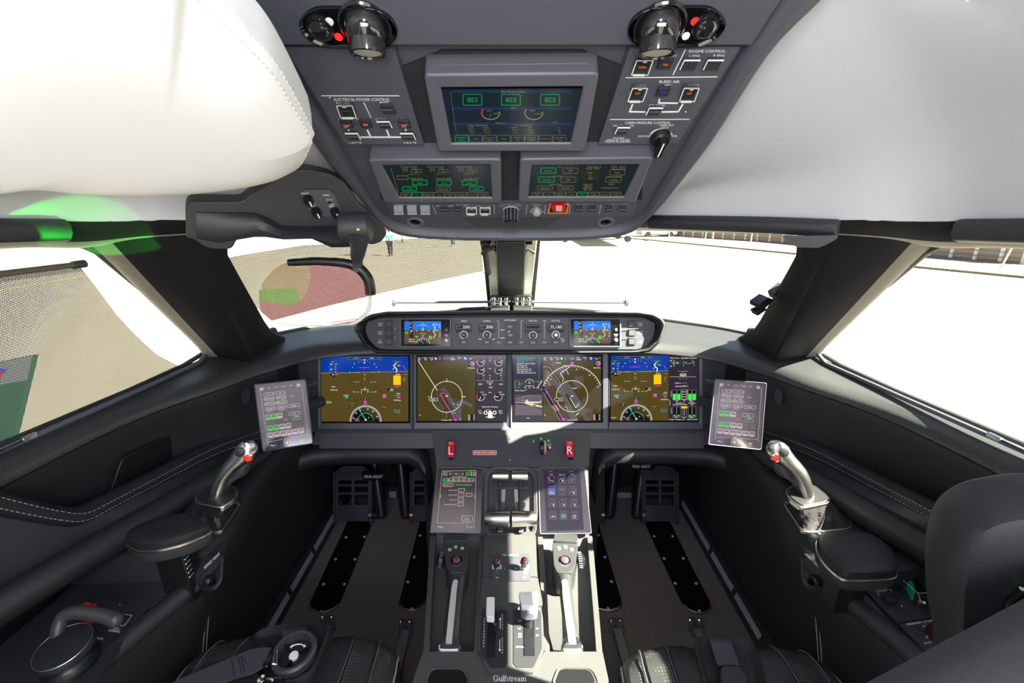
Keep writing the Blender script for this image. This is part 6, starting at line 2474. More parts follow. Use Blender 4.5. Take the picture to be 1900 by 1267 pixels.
for s_, (x0, x1, xs, y0r, y1r) in (('left', (748, 916, 828, 475, 560)), ('right', (946, 1116, 1035, 475, 560))):
    o = thing('thrust_lever', 'brushed metal thrust lever, the %s one of the pair' % s_, 'lever', PA.at(*kc.one(xs, 960)), 'thrust levers')
    q = MB()
    hh = .040
    A = PA.at(*kc.one(666 if s_ == 'left' else 948, 962), h=hh)
    B = PA.at(*kc.one(924 if s_ == 'left' else 1208, 962), h=hh)
    ax = (B - A)
    L = ax.length
    fat, thin = .0215, .0165
    pr = [(thin, 0), (thin + .001, L * .02), ((fat + thin) / 2 + .001, L * .4), (fat, L * .8), (fat, L)]
    if s_ == 'right':
        pr = [(r_, L - x) for r_, x in pr[::-1]]
    q.lathe([(.001, pr[0][1])] + pr + [(.001, pr[-1][1])], A, ax, CHROME, 28)
    obj('grip', q, o, bevel=.001)
    q = MB()
    hr = .055
    A = PA.at(*kc.one(x0, 518), h=hr)
    B = PA.at(*kc.one(x1, 518), h=hr)
    q.lathe([(.001, 0), (.0105, 0), (.012, .001), (.0125, (B - A).length / 2), (.012, (B - A).length - .001), (.0105, (B - A).length), (.001, (B - A).length)], A, B - A, CHROME, 24)
    obj('reverse_grip', q, o)
    q = MB()
    P = [PA.at(*kc.one(xs, 552), h=hr - .004), PA.at(*kc.one(xs - 2, 700), h=.045), PA.at(*kc.one(xs - 4, 850), h=.030), PA.at(*kc.one(xs, 900), h=.034)]
    q.tube(spl(P, 4), .0042, DARK, 8)
    q.lathe([(.0045, -.006), (.0045, .006)], PA.at(*kc.one(xs, 560), h=hr - .004), (1, 0, 0), BLACK, 10)
    obj('link_arm', q, o)
    q = MB()
    xx = 828 if s_ == 'left' else 1042
    q.box(PA.at(*kc.one(xx, 1085), h=.018), (.014, .012, .014), BEZ, fr=PA)
    q.tube([PA.at(*kc.one(xx, 1040), h=.03), PA.at(*kc.one(xx, 1075), h=.0)], .010, BLACK, 10)
    obj('base', q, o, bevel=.002)

# ---- fuel control switches
for s_, x in (('left', 626), ('right', 850)):
    c = PF.at(*k1.one(x, 330), h=.0145)
    q = MB().lathe([(.0075, 0), (.0075, .008), (.006, .010), (.004, .018)], c, PF.n + V((0, -.2, 0)), CHROME, 16)
    o = thing('fuel_switch', 'small dark knob on the FUEL CONTROL plate, %s one' % s_, 'switch', c)
    obj('stem', q, o)
    q = MB().lathe([(.004, .014), (.008, .016), (.0098, .022), (.0098, .030), (.008, .036), (.004, .038), (0, .038)], c, PF.n + V((0, -.25, 0)), mat('dark_knob', (.03, .022, .022), .15, coat=.5), 20)
    q.lathe([(.0035, .0385), (0, .039)], c, PF.n + V((0, -.25, 0)), RED, 10)
    obj('knob', q, o)
# ---- speed brake and flap levers
o = thing('speed_brake_lever', 'white paddle speed brake lever in the left slot of the lever plate', 'lever', PF.at(*k1.one(600, 850)))
q = MB().tube([PF.at(*k1.one(612, 860), h=.0), PF.at(*k1.one(610, 790), h=.022), PF.at(*k1.one(580, 735), h=.030), PF.at(*k1.one(575, 700), h=.045)], .004, BLACK, 10)
obj('arm', q, o)
q = MB()
slab(q, PF, k1.p([(542, 560), (608, 560), (606, 715), (596, 728), (546, 722), (538, 710)]), .040, .056, WPLAS, .003)
obj('paddle', q, o, bevel=.003)
o = thing('flap_lever', 'white and grey flap lever with a broad head in the right slot', 'lever', PF.at(*k1.one(885, 820)))
q = MB().tube([PF.at(*k1.one(885, 830), h=.0), PF.at(*k1.one(885, 740), h=.022), PF.at(*k1.one(886, 680), h=.038)], [.009, .0085, .009], BLACK, 16)
obj('arm', q, o)
q = MB()
slab(q, PF, k1.p([(812, 590), (968, 590), (958, 690), (920, 700), (860, 700), (822, 680)]), .034, .052, BEZ, .004)
slab(q, PF, rnd(k1.p([(868, 640), (915, 640), (912, 660), (890, 668), (870, 660)]), 2), .052, .054, BLACK)
obj('latch_block', q, o, bevel=.002)
q = MB()
slab(q, PF, k1.p([(812, 518), (962, 518), (972, 530), (948, 634), (830, 634), (806, 530)]), .052, .066, WPLAS, .003)
k1.draw(q, PF, .0662).txt('FLAP', 886, 536, 14, GREYM, w=58)
obj('head', q, o, bevel=.002)


# ---- cursor control handles
def ccd(side):
    s_ = 'left' if side < 0 else 'right'
    M = (lambda P: k1.p(P)) if side < 0 else (lambda P: k1.p([(1478 - x, y) for x, y in P]))
    sh = 0 if side < 0 else 1
    o = thing('cursor_handle', '%s cursor control handle with trackball, three buttons and long metal strip' % s_, 'handle', PF.at(*M([(280, 500)])[0]))
    sec = []
    m = MB()
    rows = [(1000, 152, 322, .0), (955, 158, 320, .010), (900, 180, 318, .030), (700, 205, 330, .036), (500, 228, 352, .036), (380, 234, 366, .036), (330, 236, 372, .034)]
    if side > 0:
        rows = [(1000, 142, 330, .0), (955, 150, 322, .010), (900, 170, 312, .030), (700, 212, 318, .036), (500, 236, 340, .036), (380, 238, 350, .036), (330, 236, 362, .034)]
    for y, a, b, h in rows:
        A = PF.at(*M([(a, y)])[0], h=h)
        B = PF.at(*M([(b, y)])[0], h=h)
        if A.x > B.x:
            A, B = B, A
        c = (A + B) / 2
        w_ = (B - A).length / 2
        sec.append([c + PF.x * math.cos(t) * w_ + PF.n * (math.sin(t) * (.012 if h else .004) - (.006 if h else 0)) for t in [2 * math.pi * k / 20 for k in range(20)]])
    m.loft(sec, SOFTB if side < 0 else SOFTB, flip=True)
    obj('shaft', m, o)
    m = MB()
    HP = [(190, 60), (380, 55), (396, 130), (386, 300), (358, 362), (240, 362), (208, 300), (188, 150)]
    slab(m, PF, M(HP), -.02, .046, SOFTB, .006)
    hd = obj('head', m, o, bevel=.006, seg=4)
    m = MB()
    slab(m, PF, M([(192, 50), (380, 46), (388, 100), (190, 108)]), .02, .054, SOFTB, .004)
    obj('thumb_rest', m, o, bevel=.005, seg=3)
    for x, y in ((240, 176), (290, 155), (343, 165)):
        q = MB().lathe([(.0048, -.001), (.0045, .002), (0, .0026)], PF.at(*M([(x, y)])[0], h=.046), PF.n, WPLAS if side > 0 else mat('pale_green_cap', (.36, .42, .36), .4), 14)
        obj('round_button', q, hd)
    c = PF.at(*M([(296, 262)])[0], h=.046)
    q = MB().lathe([(.0145, -.002), (.0145, .001), (.0125, .002), (.011, .0)], c, PF.n, GBLACK, 24)
    q.lathe([(.0105, -.002), (.0095, .003), (.006, .0055), (0, .0062)], c, PF.n, mat('ruby_ball', (.16, .05, .08), .2), 20)
    obj('trackball', q, hd)
    m = MB()
    d = Draw(m, PF, k1.ox, k1.oy, k1.k, .0466)
    for i, ch in enumerate('Cursor'):
        a = R(150 - i * 24)
        x, y = M([(296 + math.cos(a) * 40, 262 + math.sin(a) * 46)])[0]
        d.txt(ch, (x - k1.ox) * k1.k, (y - k1.oy) * k1.k, 11, WHITE)
    obj('lettering', m, hd)
    m = MB()
    strip = [(208, 950, .027), (232, 700, .0455), (255, 500, .0478), (268, 440, .0478), (290, 425, .0478), (308, 440, .0478), (300, 500, .0478), (283, 700, .0455), (258, 950, .027)]
    if side > 0:
        strip = [(202, 950, .027), (225, 800, .042), (258, 560, .0478), (272, 440, .0478), (295, 425, .0478), (318, 440, .0478), (312, 560, .0478), (283, 800, .042), (262, 950, .027)]
    pts = [PF.at(*M([(x, y)])[0], h=h + .003) for x, y, h in strip]
    top = [p + PF.n * .0035 for p in pts]
    n = len(pts)
    m.add(top + pts, [tuple(range(n))] + [(i, (i + 1) % n, n + (i + 1) % n, n + i) for i in range(n)], mat('satin_strip', (.62, .62, .58), .38, metal=.35))
    obj('metal_strip', m, o)
    m = MB()
    slab(m, PF, M([(150, 948), (320, 940), (326, 975), (300, 995), (165, 995), (146, 975)]), -.012, .004, WPLAS, .004)
    obj('foot', m, o, bevel=.003)
    m = MB()
    c = PF.at(*M([(195, 262)])[0], h=.026)
    ax = V((side * -1.0, 0, .1)) if side < 0 else V((1, 0, .1))
    ax = V((-1, 0, .1)) if side < 0 else V((1, 0, .1))
    m.lathe([(.015, 0), (.018, .003), (.0175, .012), (.013, .017), (.009, .018), (.008, .015), (0, .015)], c, ax, BLACK, 24)
    xx = ax.normalized()
    for k in range(20):
        a = R(18 * k)
        p = c + (V((0, 1, 0)) * math.cos(a) + xx.cross(V((0, 1, 0))) * math.sin(a)) * .0178
        m.tube([p + xx * .003, p + xx * .012], .0012, SWL, 5)
    m.lathe([(.0098, .0175), (.0105, .0185), (.009, .0195), (.0085, .018)], c, ax, POL, 24)
    obj('scroll_wheel', m, o)


SOFTB = mat('handle_paint', (.035, .037, .038), .42, noise=.06, nscale=900, bump=.1)
ccd(-1)
ccd(1)
# ================================================================== SIDE CONSOLES
GRILLE = mat('perforated_grille', (.30, .31, .36), .5)
_t = GRILLE.node_tree
_tc = _t.nodes.new('ShaderNodeTexCoord')
_v = _t.nodes.new('ShaderNodeTexVoronoi')
_v.inputs['Scale'].default_value = 260
_r = _t.nodes.new('ShaderNodeValToRGB')
_r.color_ramp.elements[0].position = .28
_r.color_ramp.elements[0].color = (.01, .01, .012, 1)
_r.color_ramp.elements[1].position = .36
_r.color_ramp.elements[1].color = (.30, .31, .36, 1)
_t.links.new(_tc.outputs['Object'], _v.inputs[0])
_t.links.new(_v.outputs['Distance'], _r.inputs[0])
_t.links.new(_r.outputs[0], _t.nodes['Principled BSDF'].inputs['Base Color'])
BLUEG = mat('blue_black_trim', (.017, .020, .025), .5, noise=.08, nscale=500, bump=.2)
CT = Fr((.6, .8, .617), (1, 0, 0), (0, 1, 0))


def mfr(fr):
    return Fr((-fr.o.x, fr.o.y, fr.o.z), (fr.x.x, -fr.x.y, -fr.x.z), (-fr.y.x, fr.y.y, fr.y.z))


c8 = Crop(1380, 760, 2.5)


def stitch_line(m, P, gap=.006, r=.0007, fill=.6):
    for a, b in zip(P, P[1:]):
        L = (b - a).length
        k = max(1, int(L / gap))
        for j in range(k):
            m.tube([a.lerp(b, (j + .2) / k), a.lerp(b, (j + .2 + fill) / k)], r, STITCH, 4)


def side(sd):
    mir = sd < 0
    nm = 'right' if sd > 0 else 'left'
    rs = 'pocket_panel'
    sp = thing('side_wall_lining', 'dark leather %s side wall with a long open map pocket below the window' % nm, 'side panel', (sd * .8, .8, .3))
    # wall inside the pocket
    m = MB()
    secs = []
    for q in LST[2:32]:
        C, B = V(q[3:6]), V(q[6:9])
        W = V(q[0:3])
        o = V((W.x - C.x, W.y - C.y, 0)).normalized()
        secs.append([B - o * .0 + V((0, 0, -.001)), B + o * .006 + V((0, 0, -.03)), B + o * .03 + V((0, 0, -.08)), B + o * .04 + V((0, 0, -.20)), B + o * .03 + V((0, 0, -.24))])
    for x, y in ((.674, 1.17), (.676, 1.22), (.668, 1.29)):
        secs.append([V((x, y, z)) for z in (.826, .79, .74, .62, .58)])
    m.loft(secs, LEATH2, closed=False, flip=True)
    obj('pocket_wall', m, sp, mirror=mir)
    up = [(1378, 778, .655), (1425, 792, .70), (1512, 824, .745), (1620, 880, .772), (1700, 920, .785), (1748, 942, .79), (1800, 938, .80), (1900, 912, .815), (1990, 880, .825)]
    lo = [(1376, 800, .65), (1420, 815, .69), (1512, 850, .735), (1620, 905, .765), (1700, 947, .775), (1748, 970, .78), (1800, 968, .79), (1900, 950, .81), (1990, 930, .82)]
    U = [V(p) for p in spl([atX(*p) for p in up], 5)]
    Lo = [V(p) for p in spl([atX(*p) for p in lo], 5)]
    m = MB()
    secs = []
    for a, b in zip(U, Lo):
        secs.append([V(p) for p in spl([a + V((.025, 0, -.004)), a + V((.004, 0, .004)), a.lerp(b, .15) + V((-.006, 0, 0)), a.lerp(b, .5) + V((-.008, 0, 0)), b + V((-.002, 0, 0)), b + V((.02, 0, -.01))], 3)])
    m.loft(secs, LEATH, closed=False, flip=True)
    lip = obj('pocket_lip', m, sp, mirror=mir)
    m = MB()
    for t_ in (.34, .86):
        stitch_line(m, [a.lerp(b, t_) + V((-.0095 if t_ < .5 else -.006, 0, 0)) for a, b in zip(U, Lo)], .006, .0005)
    obj('stitching', m, lip, mirror=mir)
    # lower wall down to the soft roll
    rl = [(1400, 838), (1440, 860), (1500, 890), (1640, 972), (1772, 1050), (1900, 1126), (2010, 1190)]
    RL = [V(p) for p in spl([atZ(x, y, .640) for x, y in rl], 5)]
    n = 36
    m = MB()
    secs = []
    for k in range(n + 1):
        a = resamp(Lo, n)[k]
        b = resamp(RL, n)[k]
        secs.append([a + V((.012, 0, .002)), a.lerp(b, .5) + V((.012, 0, 0)), b + V((.02, 0, .012)), b + V((.03, 0, -.05))])
    m.loft(secs, BLUEG, closed=False, flip=True)
    obj('lower_trim', m, sp, mirror=mir)
    m = MB().tube(RL, [.010 + .018 * min(1, i / 10) for i in range(len(RL))], LEATH2, 16)
    obj('soft_roll', m, sp, mirror=mir)
    m = MB()
    fr = Fr(atX(1445, 735, .68), (.55, -.84, 0), (.0, .1, 1))
    m.prism(fr, [(math.cos(R(k * 20)) * .013 * .8 + .4 * math.sin(R(k * 20)) * -.01, math.sin(R(k * 20)) * .022) for k in range(18)], -.01, .003, BLUEG)
    obj('oval_cap', m, sp, mirror=mir)

    # ---- console
    con = thing('side_console', 'dark %s side console carrying the sidestick and armrest' % nm, 'console', (sd * .7, .7, 0))
    XI = [(1.68, .66, .76, .44), (1.45, .65, .76, .46), (1.32, .64, .76, .50), (1.26, .63, .76, .60), (1.15, .622, .76, .612), (1.01, .632, .765, .617), (.88, .61, .785, .617), (.77, .588, .81, .617), (.705, .588, .825, .617), (.69, .590, .83, .612), (.665, .600, .835, .572), (.64, .612, .84, .566), (.52, .652, .85, .562), (.30, .70, .86, .555), (.1, .73, .86, .55)]
    secs = []
    for y, xi, xo, z in XI:
        secs.append([V((xo, y, z - .01)), V((xi + .06, y, z)), V((xi + .035, y, z)), V((xi + .016, y, z - .003)), V((xi + .004, y, z - .014)), V((xi, y, z - .035)), V((xi + .012, y, z - .09)), V((xi + (.745 - xi) * .45, y, .34)), V((.742, y, .10)), V((.748, y, .0)), V((xo + .03, y, .0))])
    m = MB().loft(secs, LEATH2, flip=True, mfun=lambda k, i: BLUEG if i in (0, 1) else LEATH2)
    obj('body', m, con, mirror=mir)
    # rounded rail along the rear half and the bulge with the height knob
    P = [V((.594, .74, .585)), V((.592, .69, .575)), V((.606, .655, .562)), V((.628, .60, .557)), V((.656, .52, .553)), V((.698, .38, .549)), V((.73, .2, .545))]
    m = MB().tube(spl(P, 5), [.012, .014, .017, .019, .020] + [.017] * 26, LEATH2, 16)
    obj('rail', m, con, mirror=mir)
    m = MB()
    fr = Fr(atZ(1512, 1070, .552) + V((-.012, -.012, 0)), (.28, -.9, .12), (0, -.1, 1))
    T = rnd(fr.px([(1490, 1024), (1514, 1038), (1536, 1062), (1539, 1082), (1524, 1096), (1505, 1094), (1492, 1075)]), .012, 4)
    m.prism(fr, T, -.025, .004, DARK)
    cx = sum(p[0] for p in T) / len(T)
    cy = sum(p[1] for p in T) / len(T)
    m.ring(fr, T, [(cx + (x - cx) * .86, cy + (y - cy) * .86) for x, y in T], .002, .008, LEATH2, .004)
    obj('knob_recess', m, con, mirror=mir, bevel=.002)
    kc_ = fr.at(1516, 1076, .004)
    m = MB().lathe([(.011, 0), (.0105, .010), (.008, .013), (0, .013)], kc_, fr.n, BLACK, 18)
    m.lathe([(.006, .013), (.005, .018), (0, .018)], kc_, fr.n, GBLACK, 12)
    obj('height_knob', m, con, mirror=mir)
    f2 = fr if sd > 0 else mfr(fr)
    m = MB()
    d = Draw(m, f2, h=.0092)
    if sd > 0:
        d.txt('ARMREST HEIGHT', 1508, 1040, 4.6, WHITE, w=40, rot=44)
    else:
        d.txt('ARMREST HEIGHT', 393, 1040, 4.6, WHITE, w=40, rot=-44)
    obj('lettering', m, con)
    # seams on the inner face
    m = MB()
    x0 = .612
    stitch_line(m, [V((.607, .70, .545)), V((.625, .70, .46)), V((.661, .70, .32)), V((.70, .70, .2)), V((.725, .70, .10))], .006, .0008)
    stitch_line(m, [V((.605, .708, .545)), V((.623, .708, .46)), V((.659, .708, .32)), V((.70, .708, .2)), V((.723, .708, .10))], .006, .0008)
    obj('stitching', m, con, mirror=mir)
    # kick strip with perforated vents along the floor
    m = MB()
    FL = [atZ(x, y, .03) for x, y in ((1252, 925), (1290, 975), (1330, 1035), (1376, 1112), (1432, 1205), (1500, 1330))]
    secs = []
    for p in FL:
        secs.append([V((.752, p.y, .0)), V((.722, p.y, .0)), V((.722, p.y, .018)), V((.736, p.y, .060)), V((.752, p.y, .060))])
    m.loft(secs, DARK, flip=True)
    ks = obj('kick_strip', m, con, mirror=mir)
    for y0, y1 in ((1.60, 1.33), (1.31, 1.15), (1.13, .98)):
        m = MB()
        a, b = V((.7245, 0, .030)), V((.7315, 0, .050))
        m.add([V((a.x - .002, y0, a.z)), V((a.x - .002, y1, a.z)), V((b.x - .002, y1, b.z)), V((b.x - .002, y0, b.z))], [(0, 3, 2, 1)], GRILLE)
        obj('vent_grille', m, ks, mirror=mir)
    # grab strip on the inner wall
    m = MB()
    fr = Fr(V((.688, 1.12, .40)), (0, -1, 0), (-.28, 0, 1))
    a = [fr.at(1357, 898), fr.at(1352, 985)]
    dv = (a[0] - a[1])
    fq = Fr(a[1], (0, -1, 0), dv)
    m.prism(fq, rnd([(-.011, 0), (.011, 0), (.011, dv.length), (-.011, dv.length)], .006), -.012, .008, BLUEG)
    for t_ in (.06, .94):
        m.lathe([(.004, 0), (.003, .002), (0, .002)], fq.w(0, dv.length * t_, .008), fq.n, CHROME, 10)
    tag(obj('grab_strip', m, mirror=mir, bevel=.002), 'slim vertical grey strip screwed to the %s footwell wall' % nm, 'strip')

    # ---- sidestick
    st = thing('sidestick', 'silver %s sidestick with red button rising from a leather gaiter' % nm, 'control stick', (sd * .62, .78, .617))
    m = MB()
    BO = rnd(CT.px(c8.p([(182, 432), (205, 416), (440, 428), (508, 512), (505, 545), (470, 553), (300, 568), (270, 560)]), .006), .008, 4)
    cx = sum(p[0] for p in BO) / len(BO)
    cy = sum(p[1] for p in BO) / len(BO)
    BI = [(cx + (x - cx) * .88, cy + (y - cy) * .86) for x, y in BO]
    m.ring(CT, BO, BI, -.003, .006, CHROME, .004)
    obj('base_frame', m, st, mirror=mir, bevel=.0015)
    m = MB()
    COp = rnd(CT.px(c8.p([(193, 375), (222, 352), (335, 350), (400, 408), (396, 436), (270, 462), (205, 412)]), .048), .010, 4)
    while len(COp) < len(BI):
        COp.append(COp[-1])
    COp = COp[:len(BI)]

    def rs2(P, n, start):
        i0 = min(range(len(P)), key=lambda i: (P[i][0] - start[0]) ** 2 + (P[i][1] - start[1]) ** 2)
        P = P[i0:] + P[:i0] + [P[i0]]
        P = [V((x, y, 0)) for x, y in P]
        L = [0]
        for a_, b_ in zip(P, P[1:]):
            L.append(L[-1] + (b_ - a_).length)
        out = []
        for k in range(n):
            s_ = L[-1] * k / n
            i = max(j for j in range(len(P) - 1) if L[j] <= s_)
            f = (s_ - L[i]) / max(L[i + 1] - L[i], 1e-9)
            out.append(P[i].lerp(P[i + 1], f))
        return out
    b_ = rs2(BI, 40, (BI[0][0] - .2, BI[0][1] - .2))
    t__ = rs2(COp, 40, (COp[0][0] - .2, COp[0][1] - .2))
    secs = []
    for k in range(9):
        t_ = k / 8
        s_ = []
        for i in range(40):
            p = b_[i].lerp(t__[i], t_)
            wv_ = math.sin(math.pi * t_) * (.005 * math.sin(i * 1.9 + k * 1.3) - .004)
            c = V((sum(q.x for q in b_) / 40, sum(q.y for q in b_) / 40, 0))
            d_ = (p - c).normalized()
            s_.append(CT.w(p.x + d_.x * wv_, p.y + d_.y * wv_, .002 + .042 * t_))
        secs.append(s_)
    m.loft(secs, mat('gaiter_leather', (.022, .020, .022), .5, bump=.4), caps=False)
    obj('gaiter', m, st, mirror=mir)
    m = MB()
    tp = [(p.x, p.y) for p in t__]
    tc_ = (sum(x for x, y in tp) / 40, sum(y for x, y in tp) / 40)
    m.prism(CT, tp, .040, .050, CHROME)
    m.prism(CT, [(tc_[0] + (x - tc_[0]) * .90, tc_[1] + (y - tc_[1]) * .88) for x, y in tp], .050, .052, LEATH2)
    obj('collar', m, st, mirror=mir, bevel=.001)
    # grip
    GF = Fr((.6, .80, .70), (1, -.25, 0), (0, .12, 1))
    rows = [(256, 328, 408), (251, 325, 385), (241, 319, 350), (218, 308, 310), (178, 290, 272), (128, 264, 238), (106, 240, 212), (101, 222, 188), (107, 208, 166), (122, 188, 150), (142, 168, 144)]
    m = MB()
    secs = []
    for i, (a, b, y) in enumerate(rows):
        A, B = GF.at(*c8.one(a, y)), GF.at(*c8.one(b, y))
        c = (A + B) / 2
        w_ = (B - A).length / 2
        dp = .017 if i < 8 else .013
        secs.append([c + GF.x * math.cos(t) * w_ + GF.n * math.sin(t) * dp * (1 if math.sin(t) > 0 else .3) for t in [2 * math.pi * k / 20 for k in range(20)]])
    m.loft([[V(p) for p in q] for q in secs], CHROME, flip=False)
    g = obj('grip', m, st, mirror=mir)
    m = MB()
    rows = [(246, 300, 408), (238, 296, 385), (222, 280, 345), (190, 262, 318), (150, 230, 300), (138, 215, 275), (130, 210, 245), (125, 205, 215)]
    secs = []
    for i, (a, b, y) in enumerate(rows):
        A, B = GF.at(*c8.one(a, y), h=-.012), GF.at(*c8.one(b, y), h=-.012)
        c = (A + B) / 2
        w_ = (B - A).length / 2
        secs.append([c + GF.x * math.cos(t) * w_ + GF.n * math.sin(t) * .018 for t in [2 * math.pi * k / 18 for k in range(18)]])
    m.loft(secs, SOFTB)
    obj('rear_grip', m, st, mirror=mir, label='black rear half of the grip')
    for (x, y), r_, mt, n_ in (((186, 198), .0095, DARK, 'trim_switch'), ((148, 222), .0066, ERED, 'red_button')):
        c = GF.at(*c8.one(x, y), h=.0155)
        q = MB()
        if n_ == 'red_button':
            q.lathe([(.0092, -.004), (.0092, .002), (.0072, .003), (.0068, .0)], c, GF.n, POL, 22)
        q.lathe([(r_, -.004), (r_, .002), (r_ * .7, .0035), (0, .004)], c, GF.n, mt, 22)
        obj(n_, q, g, mirror=mir)

    # ---- armrest
    if sd > 0:
        h = .052
        P = c8.p([(343, 592), (362, 568), (400, 563), (550, 568), (640, 606), (712, 690), (716, 732), (690, 756), (500, 762), (418, 720), (350, 640)])
    else:
        h = .080
        P = [(1900 - x, y) for x, y in ((232, 1000), (240, 984), (290, 962), (330, 955), (362, 957), (384, 968), (384, 978), (330, 1000), (262, 1012))]
    ar = thing('armrest', ('black padded %s armrest behind the sidestick' % nm) + (', raised on a toothed post' if mir else ', lowered onto the console'), 'armrest', (sd * .62, .66, .62), 'padded armrests')
    T = spl([V(CT.uv(*p, h=h) + (0,)) for p in P] + [V(CT.uv(*P[0], h=h) + (0,))], 3)[:-1]
    c = sum((V(p) for p in T), V((0, 0, 0))) / len(T)
    m = MB()
    m.loft([[CT.w(c.x + (p.x - c.x) * s_, c.y + (p.y - c.y) * s_, h + hh) for p in T] for s_, hh in ((.97, -.014), (1, -.010), (1.0, -.004), (.97, .002), (.88, .005), (.5, .006), (.01, .006))], LEATH)
    obj('pad', m, ar, mirror=mir)
    m = MB()
    m.loft([[CT.w(c.x + (p.x - c.x) * s_, c.y + (p.y - c.y) * s_, h + hh) for p in T] for s_, hh in ((.99, -.017), (1.02, -.0165), (1.02, -.0125), (.99, -.012))], CHROME)
    obj('metal_trim', m, ar, mirror=mir)
    m = MB()
    m.loft([[CT.w(c.x + (p.x - c.x) * s_, c.y + (p.y - c.y) * s_, h + hh) for p in T] for s_, hh in ((.5, -.046), (.90, -.040), (.99, -.030), (1.01, -.018))], SOFTB)
    obj('shell', m, ar, mirror=mir)
    m = MB()
    pc = CT.w(c.x, c.y, 0)
    m.box(V((pc.x, pc.y, .565 + (h - .04) / 2 + .01)), (.05, .035, h + .02), BLACK)
    if mir:
        for k in range(6):
            m.box(V((pc.x - .026, pc.y - .01, .60 + k * .010)), (.004, .012, .005), POL)
    obj('post', m, ar, mirror=mir, bevel=.001)
    if sd > 0:
        ft, ps, rt = Fr(atZ(1540, 1037, .648), (.5, -.85, 0), (0, .1, 1)), (1538, 1036), 48
    else:
        ft, ps, rt = Fr(atZ(357, 994, .672), (.9, .45, 0), (0, .1, 1)), (357, 994), -20
    m = MB()
    Draw(m, ft, h=.014).txt('TILT ADJ', ps[0], ps[1], 4, WHITE, w=20, rot=rt)
    obj('lettering', m, ar)
    return con


conR = side(1)
conL = side(-1)


# ---- side touch screens
class DrawN(Draw):
    """draw in 0..100 by 0..140 inside four local corners (TL, TR, BR, BL)"""
    def __init__(s, mb, fr, quad, h):
        Draw.__init__(s, mb, fr, h=h)
        s.Q = [V((a, b, 0)) for a, b in quad]

    def q(s, x, y):
        t, u = x / 100, y / 140
        p = s.Q[0].lerp(s.Q[1], t).lerp(s.Q[3].lerp(s.Q[2], t), u)
        return (p.x, p.y)


